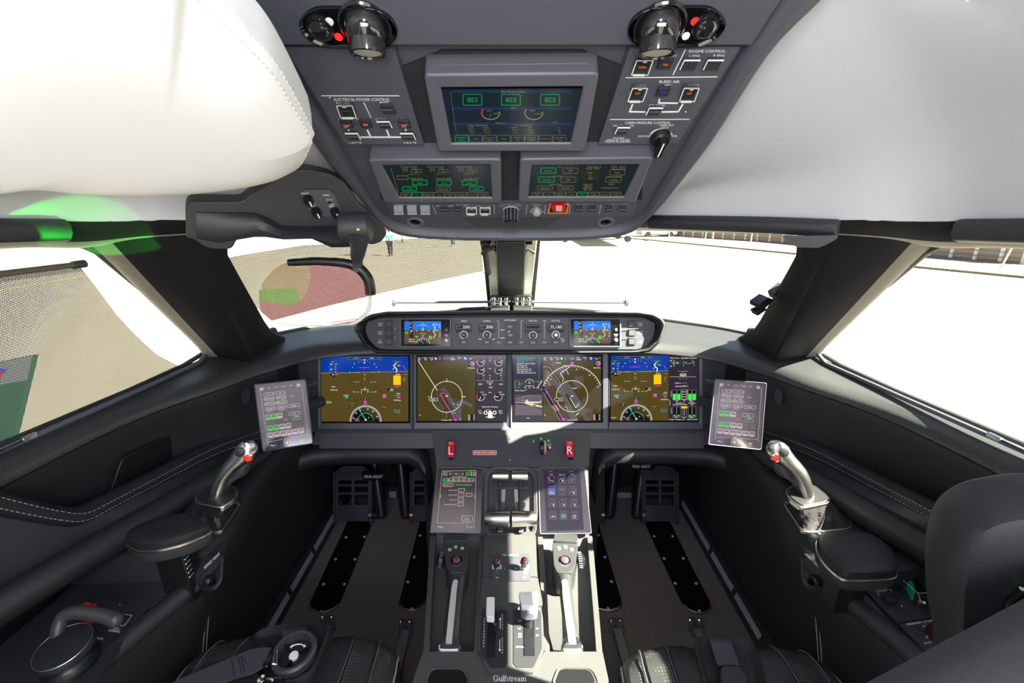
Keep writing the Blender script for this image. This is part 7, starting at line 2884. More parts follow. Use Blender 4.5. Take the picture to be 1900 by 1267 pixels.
def side_screen(P, fr, nm):
    """P: TL TR BR BL full pixels"""
    o, q, hs = tscreen(fr, [P[3], P[2], P[1], P[0]], '%s side touch screen washed out by lilac reflections' % nm, th=.016, hb=.0)
    quad = [fr.uv(*p, h=hs) for p in P]
    cx = sum(a for a, b in quad) / 4
    cy = sum(b for a, b in quad) / 4
    quad = [(cx + (a - cx) * .95, cy + (b - cy) * .96) for a, b in quad]
    d = DrawN(q, fr, quad, hs)
    TW = em('side_text', (.75, .62, .62), .9)
    TGn = em('side_green', (.12, .75, .10), .9)
    for x, s_ in ((12, -1), (86, 1)):
        d.arc(x, 9, 3.6, .5, TW, 0, 360, 12)
        d.line([(x - 2, 9), (x + 2, 9)], .9, TW)
        d.line([(x + s_ * .2, 7.4), (x + s_ * 2, 9), (x + s_ * .2, 10.6)], .9, TW)
    for x, t_ in ((26, 'Nav'), (40, 'Comm'), (56, 'Tuning'), (71, 'Audio')):
        d.txt(t_, x, 8, 2.2, TW)
    d.line([(8, 8), (10, 132)], .35, TW)
    d.line([(93, 8), (94, 127)], .35, TW)
    for x, w_ in ((14, 20), (38, 20)):
        for k, t_ in enumerate(('TX', 'UHF Tune', '', 'Settings')):
            y = 22 + k * 10 if k < 2 else (42 if k == 2 else 54)
            if k == 2:
                d.arc(x + 3, 43, 3.6, .6, TW, 0, 360, 12)
                d.line([(x + 1.5, 44.5), (x + 4.5, 41.5)], .7, TW)
                d.txt('118.00', x + 14, 38.5, 3, TGn)
                d.box(x + 8, 41.5, x + 22, 47, .4, TW, 2, 1)
                d.txt('121.50', x + 15, 44.5, 2.4, TW)
            else:
                d.box(x, y - 3, x + w_, y + 3, .45, TW, 2, 1)
                d.txt(t_, x + 9, y, 2.6, TW)
                d.disc(x + w_ - 2, y, .7, TW, 2, 6)
        d.txt('Channels', x + 8, 60, 2, TW)
    d.box(62, 50, 84, 57, .45, TW, 2, 1)
    d.txt('Settings', 72, 53.5, 2.6, TW)
    d.txt('Code', 70, 32, 2.4, TW)
    for k in range(3):
        x = 13 + k * 11.5
        c_ = TGn if k < 2 else TW
        d.box(x, 67, x + 10, 77, .8, c_, 2, 1.5)
        d.txt('Com', x + 5, 70, 2.2, c_)
        d.line([(x + 2, 74.5), (x + 8, 74.5)], 1.6, c_)
    d.box(60, 68, 82, 75, .45, TW, 2, 1)
    d.txt('Ident', 71, 71.5, 2.6, TW)
    d.txt('Audio', 52, 80, 2.2, EORNG)
    d.txt('SQ OFF', 52, 83.5, 2.4, EORNG)
    d.txt('VOICE', 74, 78, 2, TW)
    d.box(66, 80, 82, 85, .5, TGn, 2, 1)
    for r_ in range(2):
        for k in range(6):
            x, y = 13 + k * 12.6, 91 + r_ * 15
            c_ = TGn if (r_ == 0 and k < 2) else TW
            if r_ == 0 and k > 3:
                d.rect(x, y, x + 10, y + 10, em('side_grey_key', (.10, .08, .08), .9))
            else:
                d.box(x, y, x + 10, y + 10, .75, c_, 2, 1.5)
                d.txt(('Adf', 'Nav', 'Hf 1', 'Hf 2', '', '', 'Sat', 'Int', 'Pa', 'Spk', 'Mkr', 'Vox')[r_ * 6 + k] or ' ', x + 5, y + 3, 2.3, c_)
                d.line([(x + 1.8, y + 7.4), (x + 8.2, y + 7.4)], 1.5, c_)
    d.line([(10, 125), (40, 123)], .4, TW)
    d.line([(60, 122.5), (94, 121)], .4, TW)
    d.box(12, 128, 28, 138, .7, em('side_blue', (.06, .14, .35), .9), 2, 1)
    d.txt('Menu', 20, 133, 3.4, TW)
    d.txt('Master', 48, 123.5, 2.2, TW)
    d.box(43, 127, 56, 137, .7, TW, 2, 1.5)
    d.poly([(45.5, 130.5), (48, 130.5), (50.5, 128.5), (50.5, 135.5), (48, 133.5), (45.5, 133.5)], TW)
    d.arc(51, 132, 2.5, .6, TW, -50, 50, 6)
    d.rect(76, 130.5, 83, 133, TGn)
    d.txt('Radio', 80, 136, 2, TW)
    obj('screen', q, o)
    q = MB()
    c = fr.w(cx, cy, -.015)
    tgt = V((c.x * .93, c.y + .12, c.z - .02))
    q.tube([c, tgt], [.016, .014], DARK, 16)
    q.tube([fr.w(cx, cy + .05, -.012), V((c.x * .93, c.y + .10, c.z + .045))], [.008, .010], DARK, 12)
    obj('mount_arm', q, o)


PL = [(471, 713), (567, 703), (581, 823), (487, 838)]
a, b, c = atZ(*PL[0], .83), atZ(*PL[1], .83), EYE + ray(*PL[3]) * 1.06
side_screen(PL, fr3(a, b, c), 'left')
PR = [(1327, 703), (1423, 710), (1413, 835), (1314, 825)]
a2, b2 = atZ(*PR[0], .83), atZ(*PR[1], .83)
dn_ = V((-c.x, c.y, c.z)) - V((-a.x, a.y, a.z))
side_screen(PR, Fr(a2, b2 - a2, -dn_), 'right')

# ---- left rear console: nose wheel steering
cL = Crop(0, 960, 3.958)
CR = Fr((-.7, .55, .5665), (1, 0, 0), (0, 1, 0))
o = thing('steering_console_plate', 'black plate on the left console lettered NOSE WHEEL STEERING', 'plate', CR.at(*cL.one(700, 900)))
m = MB()
slab(m, CR, rnd(cL.p([(690, 600), (735, 597), (1085, 665), (930, 860), (690, 1215), (240, 1215), (330, 860)]), 3), -.006, .003, BLUEG)
d = cL.draw(m, CR, .0032)
d.txt('POWER', 560, 817, 17, WHITE, w=66, rot=4)
d.txt('PEDAL', 853, 815, 17, WHITE, w=52, rot=6)
d.txt('STEERING', 838, 834, 17, WHITE, w=86, rot=6)
d.txt('NOSE WHEEL STEERING', 645, 874, 20, WHITE, w=226, rot=9)
d.txt('ON', 770, 680, 12, WHITE)
d.disc(880, 641, 4, WHITE)
obj('plate', m, o, bevel=.001)
m = MB()
slab(m, CR, cL.p([(905, 712), (970, 718), (915, 795), (848, 785)]), .002, .012, CLEAR)
dd = cL.draw(m, CR, .0122)
dd.line([(905, 712), (970, 718), (915, 795), (848, 785)], 4, GREYM, 1, True)
obj('guarded_switch', m, o)
m = MB()
slab(m, CR, cL.p([(578, 640), (706, 632), (700, 700), (655, 800), (590, 808), (618, 700)]), .002, .012, RED, .002)
slab(m, CR, cL.p([(635, 618), (668, 628), (668, 645), (706, 628), (710, 662), (650, 676), (582, 668), (590, 645)]), .008, .020, RED, .002)
tag(obj('red_guard', m, bevel=.002), 'bright red plastic guard clip on the left console under the steering handle', 'guard')
o = thing('steering_tiller', 'black steering tiller with round padded disc and curved hand grip on the left console', 'tiller', CR.at(*cL.one(500, 1080)))
c = CR.at(*cL.one(525, 1085), h=.004)
c2_ = CR.at(*cL.one(470, 955), h=.045)
m = MB().lathe([(.034, 0), (.034, .006), (.028, .010), (.024, .016), (.024, .030)], c, (0, 0, 1), BLACK, 28)
obj('base', m, o)
m = MB().lathe([(.022, -.018), (.032, -.012), (.037, -.006), (.037, .0), (.034, .004), (.02, .006), (0, .006)], c2_, (0, -.15, 1), LEATH, 32)
m.lathe([(.0345, .0035), (.0352, .0038), (.0345, .0044), (.034, .004)], c2_, (0, -.15, 1), CHROME, 32)
obj('disc', m, o)
m = MB()
P = [CR.at(*cL.one(430, 900), h=.04), CR.at(*cL.one(425, 850), h=.05), CR.at(*cL.one(455, 745), h=.065), CR.at(*cL.one(530, 700), h=.07), CR.at(*cL.one(640, 700), h=.068), CR.at(*cL.one(760, 722), h=.062), CR.at(*cL.one(820, 742), h=.058), CR.at(*cL.one(850, 750), h=.056)]
Q = spl(P, 5)
m.tube(Q, [.009 + .0015 * min(1, i / 12) for i in range(len(Q))], SOFTB, 14)
m.ball(Q[-1], .0112, SOFTB, 14)
obj('hand_grip', m, o)

# ---- tablet in the left pocket
cT = Crop(0, 690, 3.654)
a = atX(228, 848, -.805)
b = atX(393, 772, -.765)
TF = Fr(a, b - a, (.10, 0, 1))
o = thing('tablet', 'dark tablet with thin silver edge standing in the left map pocket', 'tablet', a)
m = MB()
P = rnd(TF.px(cT.p([(740, 850), (828, 592), (870, 562), (1402, 300), (1442, 310), (1432, 350), (1375, 560), (1100, 720)])), .006, 3)
m.prism(TF, P, -.006, .0, BLACK)
obj('case', m, o, bevel=.001)
m = MB()
e = [TF.at(*p, h=-.003) for p in cT.p([(740, 845), (826, 596), (868, 566), (1402, 299), (1440, 308)])]
m.tube(e, .0016, CHROME, 6)
obj('metal_edge', m, o)
m = MB()
slab(m, TF, cT.p([(1325, 352), (1402, 318), (1406, 332), (1330, 368)]), 0, .001, WPLAS)
dd = cT.draw(m, TF, .0005)
dd.disc(1412, 352, 8, GREYM, n=10)
obj('label_sticker', m, o)

# ---- right rear console: oxygen controls
cO = Crop(1560, 1040, 5.583)
CO = Fr((.7, .55, .5665), (1, 0, 0), (0, 1, 0))
o = thing('oxygen_plate', 'black plate on the right console lettered OXYGEN SYSTEM', 'plate', CO.at(*cO.one(700, 400)))
m = MB()
slab(m, CO, rnd(cO.p([(140, 190), (740, 120), (960, 300), (1230, 520), (1180, 560), (600, 640), (560, 620)]), 4), -.006, .004, BLUEG)
d = cO.draw(m, CO, .0042)
d.txt('OXYGEN SYSTEM', 492, 200, 24, WHITE, w=215, rot=-10)
d.txt('THERAPEUTIC', 405, 293, 22, WHITE, w=155, rot=-9)
d.txt('OXYGEN', 425, 315, 20, WHITE, w=105, rot=-9)
for t_, x, y in (('CR', 582, 215), ('ON', 606, 270), ('OFF', 735, 400)):
    d.txt(t_, x, y, 18, WHITE, rot=-9)
for P in ([(385, 345), (395, 355)], [(505, 295), (522, 318)], [(625, 462), (635, 475)]):
    d.line(P, 8, WHITE)
d.disc(487, 430, 7, EAMB)
obj('plate', m, o, bevel=.001)
m = MB()
slab(m, CO, cO.p([(425, 335), (520, 318), (600, 380), (598, 408), (495, 415)]), .003, .012, SWI)
obj('switch', m, o, bevel=.001)
m = MB()
slab(m, CO, cO.p([(422, 330), (522, 312), (606, 378), (602, 412), (492, 420)]), .012, .015, CLEAR)
obj('switch_guard', m, o)
m = MB()
slab(m, CO, rnd(cO.p([(700, 200), (730, 195), (775, 290), (780, 330), (735, 320), (705, 240)]), 4), .003, .018, mat('green_flag', (.0, .28, .12), .4, emis=(.0, .12, .05), es=.3))
obj('green_valve', m, o, bevel=.001)
m = MB()
CLR2 = glassy('thick_clear_plastic', (.90, .92, .93), .25, .08)
P = rnd(cO.p([(605, 165), (720, 135), (770, 150), (960, 320), (958, 405), (880, 432), (820, 430), (620, 245)]), 14)
T = CO.px(P, .022)
cx = sum(p[0] for p in T) / len(T)
cy = sum(p[1] for p in T) / len(T)
S2 = lambda k: [(cx + (x - cx) * k, cy + (y - cy) * k) for x, y in T]
m.prism(CO, T, .003, .020, CLR2)
m.ring(CO, T, S2(.92), .020, .024, CLR2)
for k in (0, 5, 12, 20, 28):
    if k < len(T):
        m.ball(CO.w(T[k][0], T[k][1], .021), .0028, WPLAS, 8)
dd = cO.draw(m, CO, .0246)
dd.line(P, 5, WPLAS, 1, True)  # white lines paint the bright glints along the clear cover's edges
dd.line([(640, 200), (800, 340), (940, 330)], 4, WPLAS)
dd.line([(800, 340), (830, 425)], 4, WPLAS)
obj('clear_cover', m, o, bevel=.001)
o = thing('passenger_oxygen_plate', 'black plate on the right console lettered PASSENGER OXYGEN with a round knob', 'plate', CO.at(*cO.one(900, 800)))
m = MB()
slab(m, CO, rnd(cO.p([(600, 655), (1180, 575), (1420, 840), (1300, 960), (940, 1002)]), 4), -.006, .003, DARK)
d = cO.draw(m, CO, .0032)
d.txt('PASSENGER OXYGEN', 822, 628 + 12, 24, WHITE, w=280, rot=-9)
d.txt('OFF', 868, 680, 20, WHITE, rot=-9)
d.txt('AUTO', 902, 852, 22, WHITE, rot=-8)
d.txt('TEST', 1120, 720, 18, WHITE)
d.txt('MAN', 1130, 805, 18, WHITE)
d.arc(1010, 790, 118, 14, WHITE, 172, 262, 10, ry=92)
d.line([(880, 800), (905, 802)], 12, GREYM)
obj('plate', m, o, bevel=.001)
m = MB().lathe([(.016, 0), (.0165, .008), (.013, .016), (0, .017)], CO.at(*cO.one(1005, 790), h=.003), (0, 0, 1), mat('dark_red_knob', (.05, .008, .012), .3), 20)
obj('knob', m, o)
# rear part of the console: raised lid ahead of the oxygen plate
m = MB()
slab(m, Fr((.7, .6, .60), (1, 0, 0), (0, 1, 0)), c8.p([(700, 650), (735, 630), (775, 650), (815, 700), (825, 730), (745, 750), (690, 750)]), -.05, .012, BLUEG, .008)
tag(obj('console_lid', m, bevel=.004), 'blue-black rounded lid on the right console just behind the armrest', 'lid')
# small switch ahead of the right stick
m = MB()
slab(m, CT, c8.p([(78, 250), (110, 245), (122, 270), (95, 280)]), -.002, .003, DARK)
d = c8.draw(m, CT, .0032)
d.line([(78, 250), (110, 245), (122, 270), (95, 280)], 1.4, mat('dull_red', (.3, .03, .03), .5), 1, True)
m.tube([CT.at(*c8.one(102, 262), h=.003), CT.at(*c8.one(104, 252), h=.010)], .002, POL, 8)
tag(obj('toggle_switch', m), 'tiny toggle switch with red outline ahead of the right sidestick', 'switch')
# ================================================================== FOOTWELLS
PED = mat('pedal_metal', (.07, .075, .09), .38, metal=.4, noise=.05)
for i, (x0, x1, ab, at_, lab) in enumerate(((624, 688, 708, 694, 'outer left'), (765, 830, 753, 742, 'inner left'), (1055, 1117, 1131, 1142, 'inner right'), (1193, 1254, 1181, 1194, 'outer right'))):
    s_ = 1 if ab > x1 else -1
    BF = Fr((0, 1.50, .04), (1, 0, 0), (0, .07, .24))
    o = thing('rudder_pedal', '%s rudder pedal, dark ribbed metal with rows of square holes' % lab, 'pedal', BF.at((x0 + x1) / 2, 960), 'rudder pedals')
    (a, yb), (b, _) = BF.uv(x0, 966), BF.uv(x1, 966)
    yt = BF.uv(x0, 864)[1]
    H = yt - yb
    W = b - a
    m = MB()
    # plate assembled from bars so the holes are open
    def bar_(u0, u1, v0, v1, h=.006):
        m.prism(BF, [(a + W * u0, yb + H * v0), (a + W * u1, yb + H * v0), (a + W * u1, yb + H * v1), (a + W * u0, yb + H * v1)], -.006, h, PED)
    bar_(0, 1, 0, .26)
    m.prism(BF, rnd([(a, yb + H * .76), (a + W, yb + H * .76), (a + W, yb + H * .9), (a + W * .8, yb + H), (a + W * .2, yb + H), (a, yb + H * .9)], .012), -.006, .006, PED)
    for v0, v1 in ((.26, .29), (.48, .52), (.63, .67), (.74, .77)):
        bar_(0, 1, v0, v1, .005)
    bar_(.0, .07, .2, .8)
    bar_(.93, 1, .2, .8)
    bar_(.46, .54, .2, .8)
    for k in range(8):
        bar_(.04, .96, .02 + k * .029, .034 + k * .029, .009)
    for k in range(7):
        bar_(.08 + .02 * max(0, k - 4), .92 - .02 * max(0, k - 4), .79 + k * .028, .803 + k * .028, .009)
    obj('foot_plate', m, o, bevel=.001)
    for u in (-.03, 1.03):
        q = MB()
        q.prism(BF, rnd([(a + W * u - .004, yb - .012), (a + W * u + .004, yb - .012), (a + W * u + .004, yb + H * .9), (a + W * u - .004, yb + H * .9)], .003), -.012, .013, PED)
        obj('side_rail', q, o, bevel=.002)
    q = MB()
    A = BF.at(ab, 955, h=.0)
    B = BF.at(at_, 850, h=-.03)
    q.tube([A, B + (B - A) * .15], .0215, mat('pedal_arm_paint', (.012, .013, .017), .3), 20)
    obj('arm', q, o)
    q = MB()
    E = BF.at(x1 if s_ > 0 else x0, 955, h=.0)
    d_ = V((s_, 0, 0))
    q.lathe([(.018, -.004), (.018, .006), (.015, .008)], E, d_, BRASS, 20)
    q.lathe([(.016, .006), (.016, (A - E).length + .012), (.010, (A - E).length + .016), (0, (A - E).length + .016)], E, d_, MATS['pedal_arm_paint'], 20)
    obj('pivot', q, o)
for sd, xt, y in ((-1, 695, 885), (1, 1190, 866)):
    BF = Fr((0, 1.42, .2), (1, 0, 0), (0, .0, 1))
    m = MB()
    slab(m, BF, rnd([(xt - 25, y - 7), (xt + 27, y - 8), (xt + 25, y + 6), (xt - 20, y + 7)], 3), -.008, .008, BLACK, .002)
    slab(m, BF, [(xt + 5, y - 20), (xt + 30, y - 40), (xt + 32, y - 6), (xt + 8, y - 4)], -.03, -.01, BLACK)
    d = Draw(m, BF, h=.0085)
    d.txt('PEDAL ADJUST', xt - (2 if sd < 0 else 0), y - 1, 5, WHITE, w=33)
    tag(obj('adjust_handle', m, bevel=.003), 'black handle lettered PEDAL ADJUST over the %s pedals' % ('left' if sd < 0 else 'right'), 'handle')
# front kick wall with small vents
m = MB()
m.box((0, 1.74, .22), (1.7, .04, .46), LEATH2)
m.box((0, 1.69, .03), (1.6, .03, .06), DARK)
fw = struct(obj('trim_8', m))
for x0, x1, y0, y1 in ((722, 735, 912, 924), (1135, 1172, 914, 924)):
    fr = Fr((0, 1.6735, .05), (1, 0, 0), (0, 0, 1))
    m = MB()
    slab(m, fr, [(x0, y0), (x1, y0), (x1, y1), (x0, y1)], -.004, .0, GRILLE)
    tag(obj('vent_grille', m), 'small perforated vent low on the front wall of the %s footwell' % ('left' if x0 < 950 else 'right'), 'vent')
FLR = Fr((0, 1, 0), (1, 0, 0), (0, 1, 0))
c5p, c6p = Crop(520, 830, 3.958), Crop(1060, 830, 3.621)
HEEL = mat('heel_plate_black', (.006, .006, .007), .25)
for i, (P, S, lab) in enumerate(((c5p.p([(520, 500), (700, 500), (560, 850), (438, 1150), (400, 1195), (300, 1228), (235, 1200), (212, 1165)]), c5p.p([(482, 660), (618, 657), (406, 822), (549, 822), (318, 1005), (472, 1005), (302, 1208)]), 'outer left'),
                                 (c5p.p([(1040, 500), (1230, 500), (1160, 900), (1060, 1150), (1000, 1205), (920, 1205), (870, 1160)]), c5p.p([(1027, 647), (985, 806), (938, 988), (966, 1187)]), 'inner left'),
                                 (c6p.p([(60, 460), (150, 462), (180, 505), (240, 720), (338, 1040), (325, 1085), (255, 1108), (170, 1090), (120, 1040)]), c6p.p([(184, 590), (226, 738), (270, 902), (247, 1083)]), 'inner right'),
                                 (c6p.p([(505, 470), (560, 453), (625, 460), (665, 510), (800, 790), (938, 1060), (925, 1105), (860, 1125), (790, 1105), (740, 1045), (570, 680), (497, 520)]), c6p.p([(556, 465), (556, 597), (680, 597), (623, 747), (753, 746), (699, 914), (839, 914), (861, 1101)]), 'outer right'))):
    m = MB()
    q = rnd(FLR.px(P), .012, 4)
    m.prism(FLR, q, -.002, .006, HEEL)
    cy = min(y for x, y in q)
    for (x, y) in S:
        m.lathe([(.0055, 0), (.005, .0022), (0, .0028)], FLR.at(x, y, .006), (0, 0, 1), GREYM, 10)
    o = tag(obj('heel_plate', m), '%s glossy black heel plate with rounded end and screws on the carpet' % lab, 'plate', 'heel plates on the footwell carpet')
    low = [p for p in q if p[1] < cy + .035]
    r_ = MB().tube([FLR.w(x, y, .005) for x, y in low], .004, CHROME, 8)
    obj('metal_rim', r_, o)
STEEL = mat('blue_steel', (.16, .19, .22), .35, metal=.6)
for x, y, lab in ((607, 1160, 'outer left'), (752, 1168, 'inner left'), (1143, 1166, 'inner right'), (1290, 1166, 'outer right')):
    o = thing('floor_bracket', '%s steel seat bracket bolted to the carpet before a seat' % lab, 'bracket', FLR.at(x, y), 'steel seat brackets')
    m = MB()
    P = [(-14, -18), (-10, -21), (8, -21), (13, -17), (17, 4), (11, 12), (-6, 12), (-12, 6)]
    slab(m, FLR, [(x + a, y + b) for a, b in P], 0, .006, STEEL)
    m.tube([FLR.at(x - 2, y - 10, .007), FLR.at(x + 3, y + 8, .010)], [.002, .006], CHROME, 8)
    obj('plate', m, o, bevel=.001)
    for a, b in ((-9, -15), (8, -15)):
        obj('bolt', MB().lathe([(.006, 0), (.006, .004), (.003, .007), (0, .007)], FLR.at(x + a, y + b, .006), (0, 0, 1), BRASS, 10), o)
    q = MB()
    A, B = FLR.at(x + 2, y + 6, .01), FLR.at(x + 4, y + 6, .01) + V((0, -.32, 0))
    q.loft([[A + V((-.012, 0, 0)), A + V((.012, 0, 0)), A + V((.012, 0, .014)), A + V((-.012, 0, .014))], [B + V((-.012, 0, 0)), B + V((.012, 0, 0)), B + V((.012, 0, .014)), B + V((-.012, 0, .014))]], mat('track_grey', (.20, .20, .21), .5, metal=.3))
    obj('seat_track', q, o)

# ================================================================== SEATS
SLEA = mat('seat_leather', (.018, .021, .021), .42, noise=.12, nscale=300, bump=.5)
PERF = mat('perforated_seat_leather', (.020, .023, .022), .5)
_t = PERF.node_tree
_tc = _t.nodes.new('ShaderNodeTexCoord')
_v = _t.nodes.new('ShaderNodeTexVoronoi')
_v.inputs['Scale'].default_value = 170
_v.inputs['Randomness'].default_value = .1
_r = _t.nodes.new('ShaderNodeValToRGB')
_r.color_ramp.elements[0].position = .18
_r.color_ramp.elements[0].color = (.10, .11, .11, 1)
_r.color_ramp.elements[1].position = .25
_r.color_ramp.elements[1].color = (.020, .023, .022, 1)
_t.links.new(_tc.outputs['Object'], _v.inputs[0])
_t.links.new(_v.outputs['Distance'], _r.inputs[0])
_t.links.new(_r.outputs[0], _t.nodes['Principled BSDF'].inputs['Base Color'])
BELT = mat('belt_webbing', (.045, .043, .058), .75, bump=.5, nscale=700)


def seat(xc, yf, nm):
    o = thing('pilot_seat', 'black leather %s seat cushion with pale piping and perforated sides' % nm, 'seat', (xc, .45, 0), 'leather seats')
    hw = .205
    us = [-1.0, -1.0, -.985, -.93, -.80, -.78, -.76, -.55, -.53, -.51, -.34, -.22, 0, .22, .34, .51, .53, .55, .76, .78, .80, .93, .985, 1.0, 1.0]
    zs = [-.12, -.05, -.025, -.008, .0, -.004, .001, .003, -.002, .003, -.002, -.012, -.016, -.012, -.002, .003, -.002, .003, .001, -.004, .0, -.008, -.025, -.05, -.12]
    rows = [(0, -.13, .93), (.004, -.07, .94), (0, -.035, .955), (-.012, -.012, .97), (-.03, -.002, .985), (-.06, .002, 1.0), (-.16, .0, 1.0), (-.30, -.008, 1.0), (-.42, -.012, .98)]
    secs = []
    for dy, dz, k in rows:
        secs.append([V((xc + u * hw * k, yf + dy - .030 * abs(u) ** 3 * (1 if dy > -.1 else .3), .425 + dz + z)) for u, z in zip(us, zs)])
    m = MB().loft(secs, SLEA, flip=True, mfun=lambda k, i: PERF if (i in (3, 19, 20, 6, 17) or i in (2, 21)) else SLEA)
    obj('cushion', m, o)
    m = MB()
    for ui in (4, 8, 16, 20):
        P = [V((s_[ui].x, s_[ui].y, s_[ui].z)) + V((0, .001, .0035)) for s_ in secs[1:]]
        m.tube(spl(P, 4), .0013, mat('piping', (.07, .08, .08), .5), 6)
    for ui in (2, 22):
        P = [V((s_[ui].x, s_[ui].y, s_[ui].z)) + V((0, .0, .003)) for s_ in secs[2:]]
        m.tube(spl(P, 4), .0014, mat('pale_piping', (.32, .32, .27), .5), 6)
    obj('piping', m, o)
    m = MB()
    m.box((xc, .40, .24), (.30, .34, .16), BLACK)
    m.box((xc - .12, .42, .09), (.04, .36, .16), DARK)
    m.box((xc + .12, .42, .09), (.04, .36, .16), DARK)
    obj('seat_base', m, o, bevel=.01)
    return o


seat(-.422, .695, 'left')
sR = seat(.408, .675, 'right')
c4s = Crop(330, 1080, 4.043)
SF = Fr((-.42, .62, .425), (1, 0, 0), (0, 1, 0))
# harness of the left seat
o = thing('harness_buckle', 'round black rotary harness buckle lying on the left seat cushion', 'buckle', SF.at(*c4s.one(895, 560)))
c = SF.at(*c4s.one(895, 590), h=.004)
tilt = V((0, -.12, 1))
m = MB().lathe([(.0, -.004), (.030, -.002), (.036, .006), (.038, .014), (.034, .020), (.028, .018)], c, tilt, BLACK, 32)
m.lathe([(.0375, .014), (.040, .020), (.040, .030), (.036, .034), (.031, .033), (.029, .026), (.028, .018), (.001, .017)], c, tilt, SOFTB, 36)
obj('body', m, o)
t_ = tilt.normalized()
f3 = Fr(c + t_ * .0175, (1, 0, 0), (0, 1, .12))
m = MB()
for a in (150, 30, 265):
    p = V((math.cos(R(a)), math.sin(R(a)), 0))
    m.tube([f3.w(p.x * .006, p.y * .006, .004), f3.w(p.x * .028, p.y * .028, .006)], .0022, GBLACK, 8)
obj('spokes', m, o)
m = MB().lathe([(.008, .0), (.0085, .006), (.007, .008), (0, .008)], f3.w(0, -.004, 0), f3.n, WPLAS, 20)
d = None
f4 = Fr(f3.w(0, -.004, .0082), f3.x, f3.y)
obj('centre_cap', m, o, label='white centre cap')
m = MB()
P = [(math.cos(R(a)) * .018, math.sin(R(a)) * .018) for a in range(50, 135, 8)]
for a, b in zip(P, P[1:]):
    m.tube([f3.w(a[0], a[1], .003), f3.w(b[0], b[1], .003)], .0011, WHITE, 5)
for e_, s_ in ((P[0], 1), (P[-1], -1)):
    m.add([f3.w(e_[0] + s_ * .006, e_[1] - .003, .0035), f3.w(e_[0] - s_ * .001, e_[1] + .004, .0035), f3.w(e_[0] - s_ * .001, e_[1] - .004, .0035)], [(0, 1, 2) if s_ < 0 else (0, 2, 1)], WHITE)
obj('arrow_mark', m, o)


def ribbon(top, bot, crop, fr, hs, mt, th=.003):
    secs = []
    n = len(top)
    A = spl([fr.at(*crop.one(*p), h=h) for p, h in zip(top, hs)], 5)
    B = spl([fr.at(*crop.one(*p), h=h) for p, h in zip(bot, hs)], 5)
    for i, (a, b) in enumerate(zip(A, B)):
        a, b = V(a), V(b)
        t = (V(A[min(i + 1, len(A) - 1)]) - V(A[max(i - 1, 0)])).normalized()
        nn = (b - a).cross(t).normalized()
        if nn.z < 0:
            nn = -nn
        secs.append([a, a + nn * th, b + nn * th, b])
    return MB().loft(secs, mt)


o = thing('harness_strap', 'wide dark webbing strap with stitched end lying across the left seat to the buckle', 'strap', SF.at(*c4s.one(400, 650)))
m = ribbon([(712, 500), (640, 498), (540, 515), (400, 575), (230, 645), (60, 715), (-120, 800)], [(700, 590), (640, 640), (560, 690), (420, 732), (300, 790), (150, 880), (0, 960)], c4s, SF, [.030, .028, .024, .018, .014, .012, .01], BELT)
obj('webbing', m, o)
m = MB()
A = SF.at(*c4s.one(700, 495), h=.034)
B = SF.at(*c4s.one(690, 620), h=.034)
m.box((A + B) / 2, (.010, (A - B).length * 1.05, .006), GBLACK)
m.tube([A + V((.006, 0, .002)), B + V((.006, 0, .002)), B + V((.012, 0, 0)), A + V((.012, .0, 0)), A + V((.006, 0, .002))], .0022, POL, 8)
obj('metal_tongue', m, o, bevel=.0015)
m = MB()
P = lambda x, y: SF.at(*c4s.one(x, y), h=.026)
for S in ([(402, 578), (424, 728)], [(450, 560), (480, 690)], [(470, 552), (500, 680)], [(480, 560), (545, 655), (540, 540), (560, 640)]):
    stitch_line(m, [P(*q) for q in S], .003, .0005)
sb = obj('stitching', m, o)
sb.data.materials[0] = BLACK
tag(ribbon and obj('crotch_strap', ribbon([(790, 330), (782, 360), (790, 440), (800, 500)], [(965, 325), (970, 360), (980, 430), (990, 500)], c4s, SF, [-.03, .004, .006, .008], BELT)), 'short webbing strap coming over the front of the left seat to the buckle', 'strap')
m = MB()
for a, b in (((640, 700), (720, 735)), ((610, 735), (640, 750))):
    m.ball(SF.at(*c4s.one(*a), h=.014), .006, POL, 10)
    m.tube([SF.at(*c4s.one(*a), h=.012), SF.at(*c4s.one(*b), h=.012)], .004, POL, 8)
m.box(SF.at(*c4s.one(730, 680), h=.008), (.04, .03, .016), BLACK)
tag(obj('strap_fitting', m, bevel=.002), 'small polished strap fitting beside the round buckle on the left seat', 'fitting')
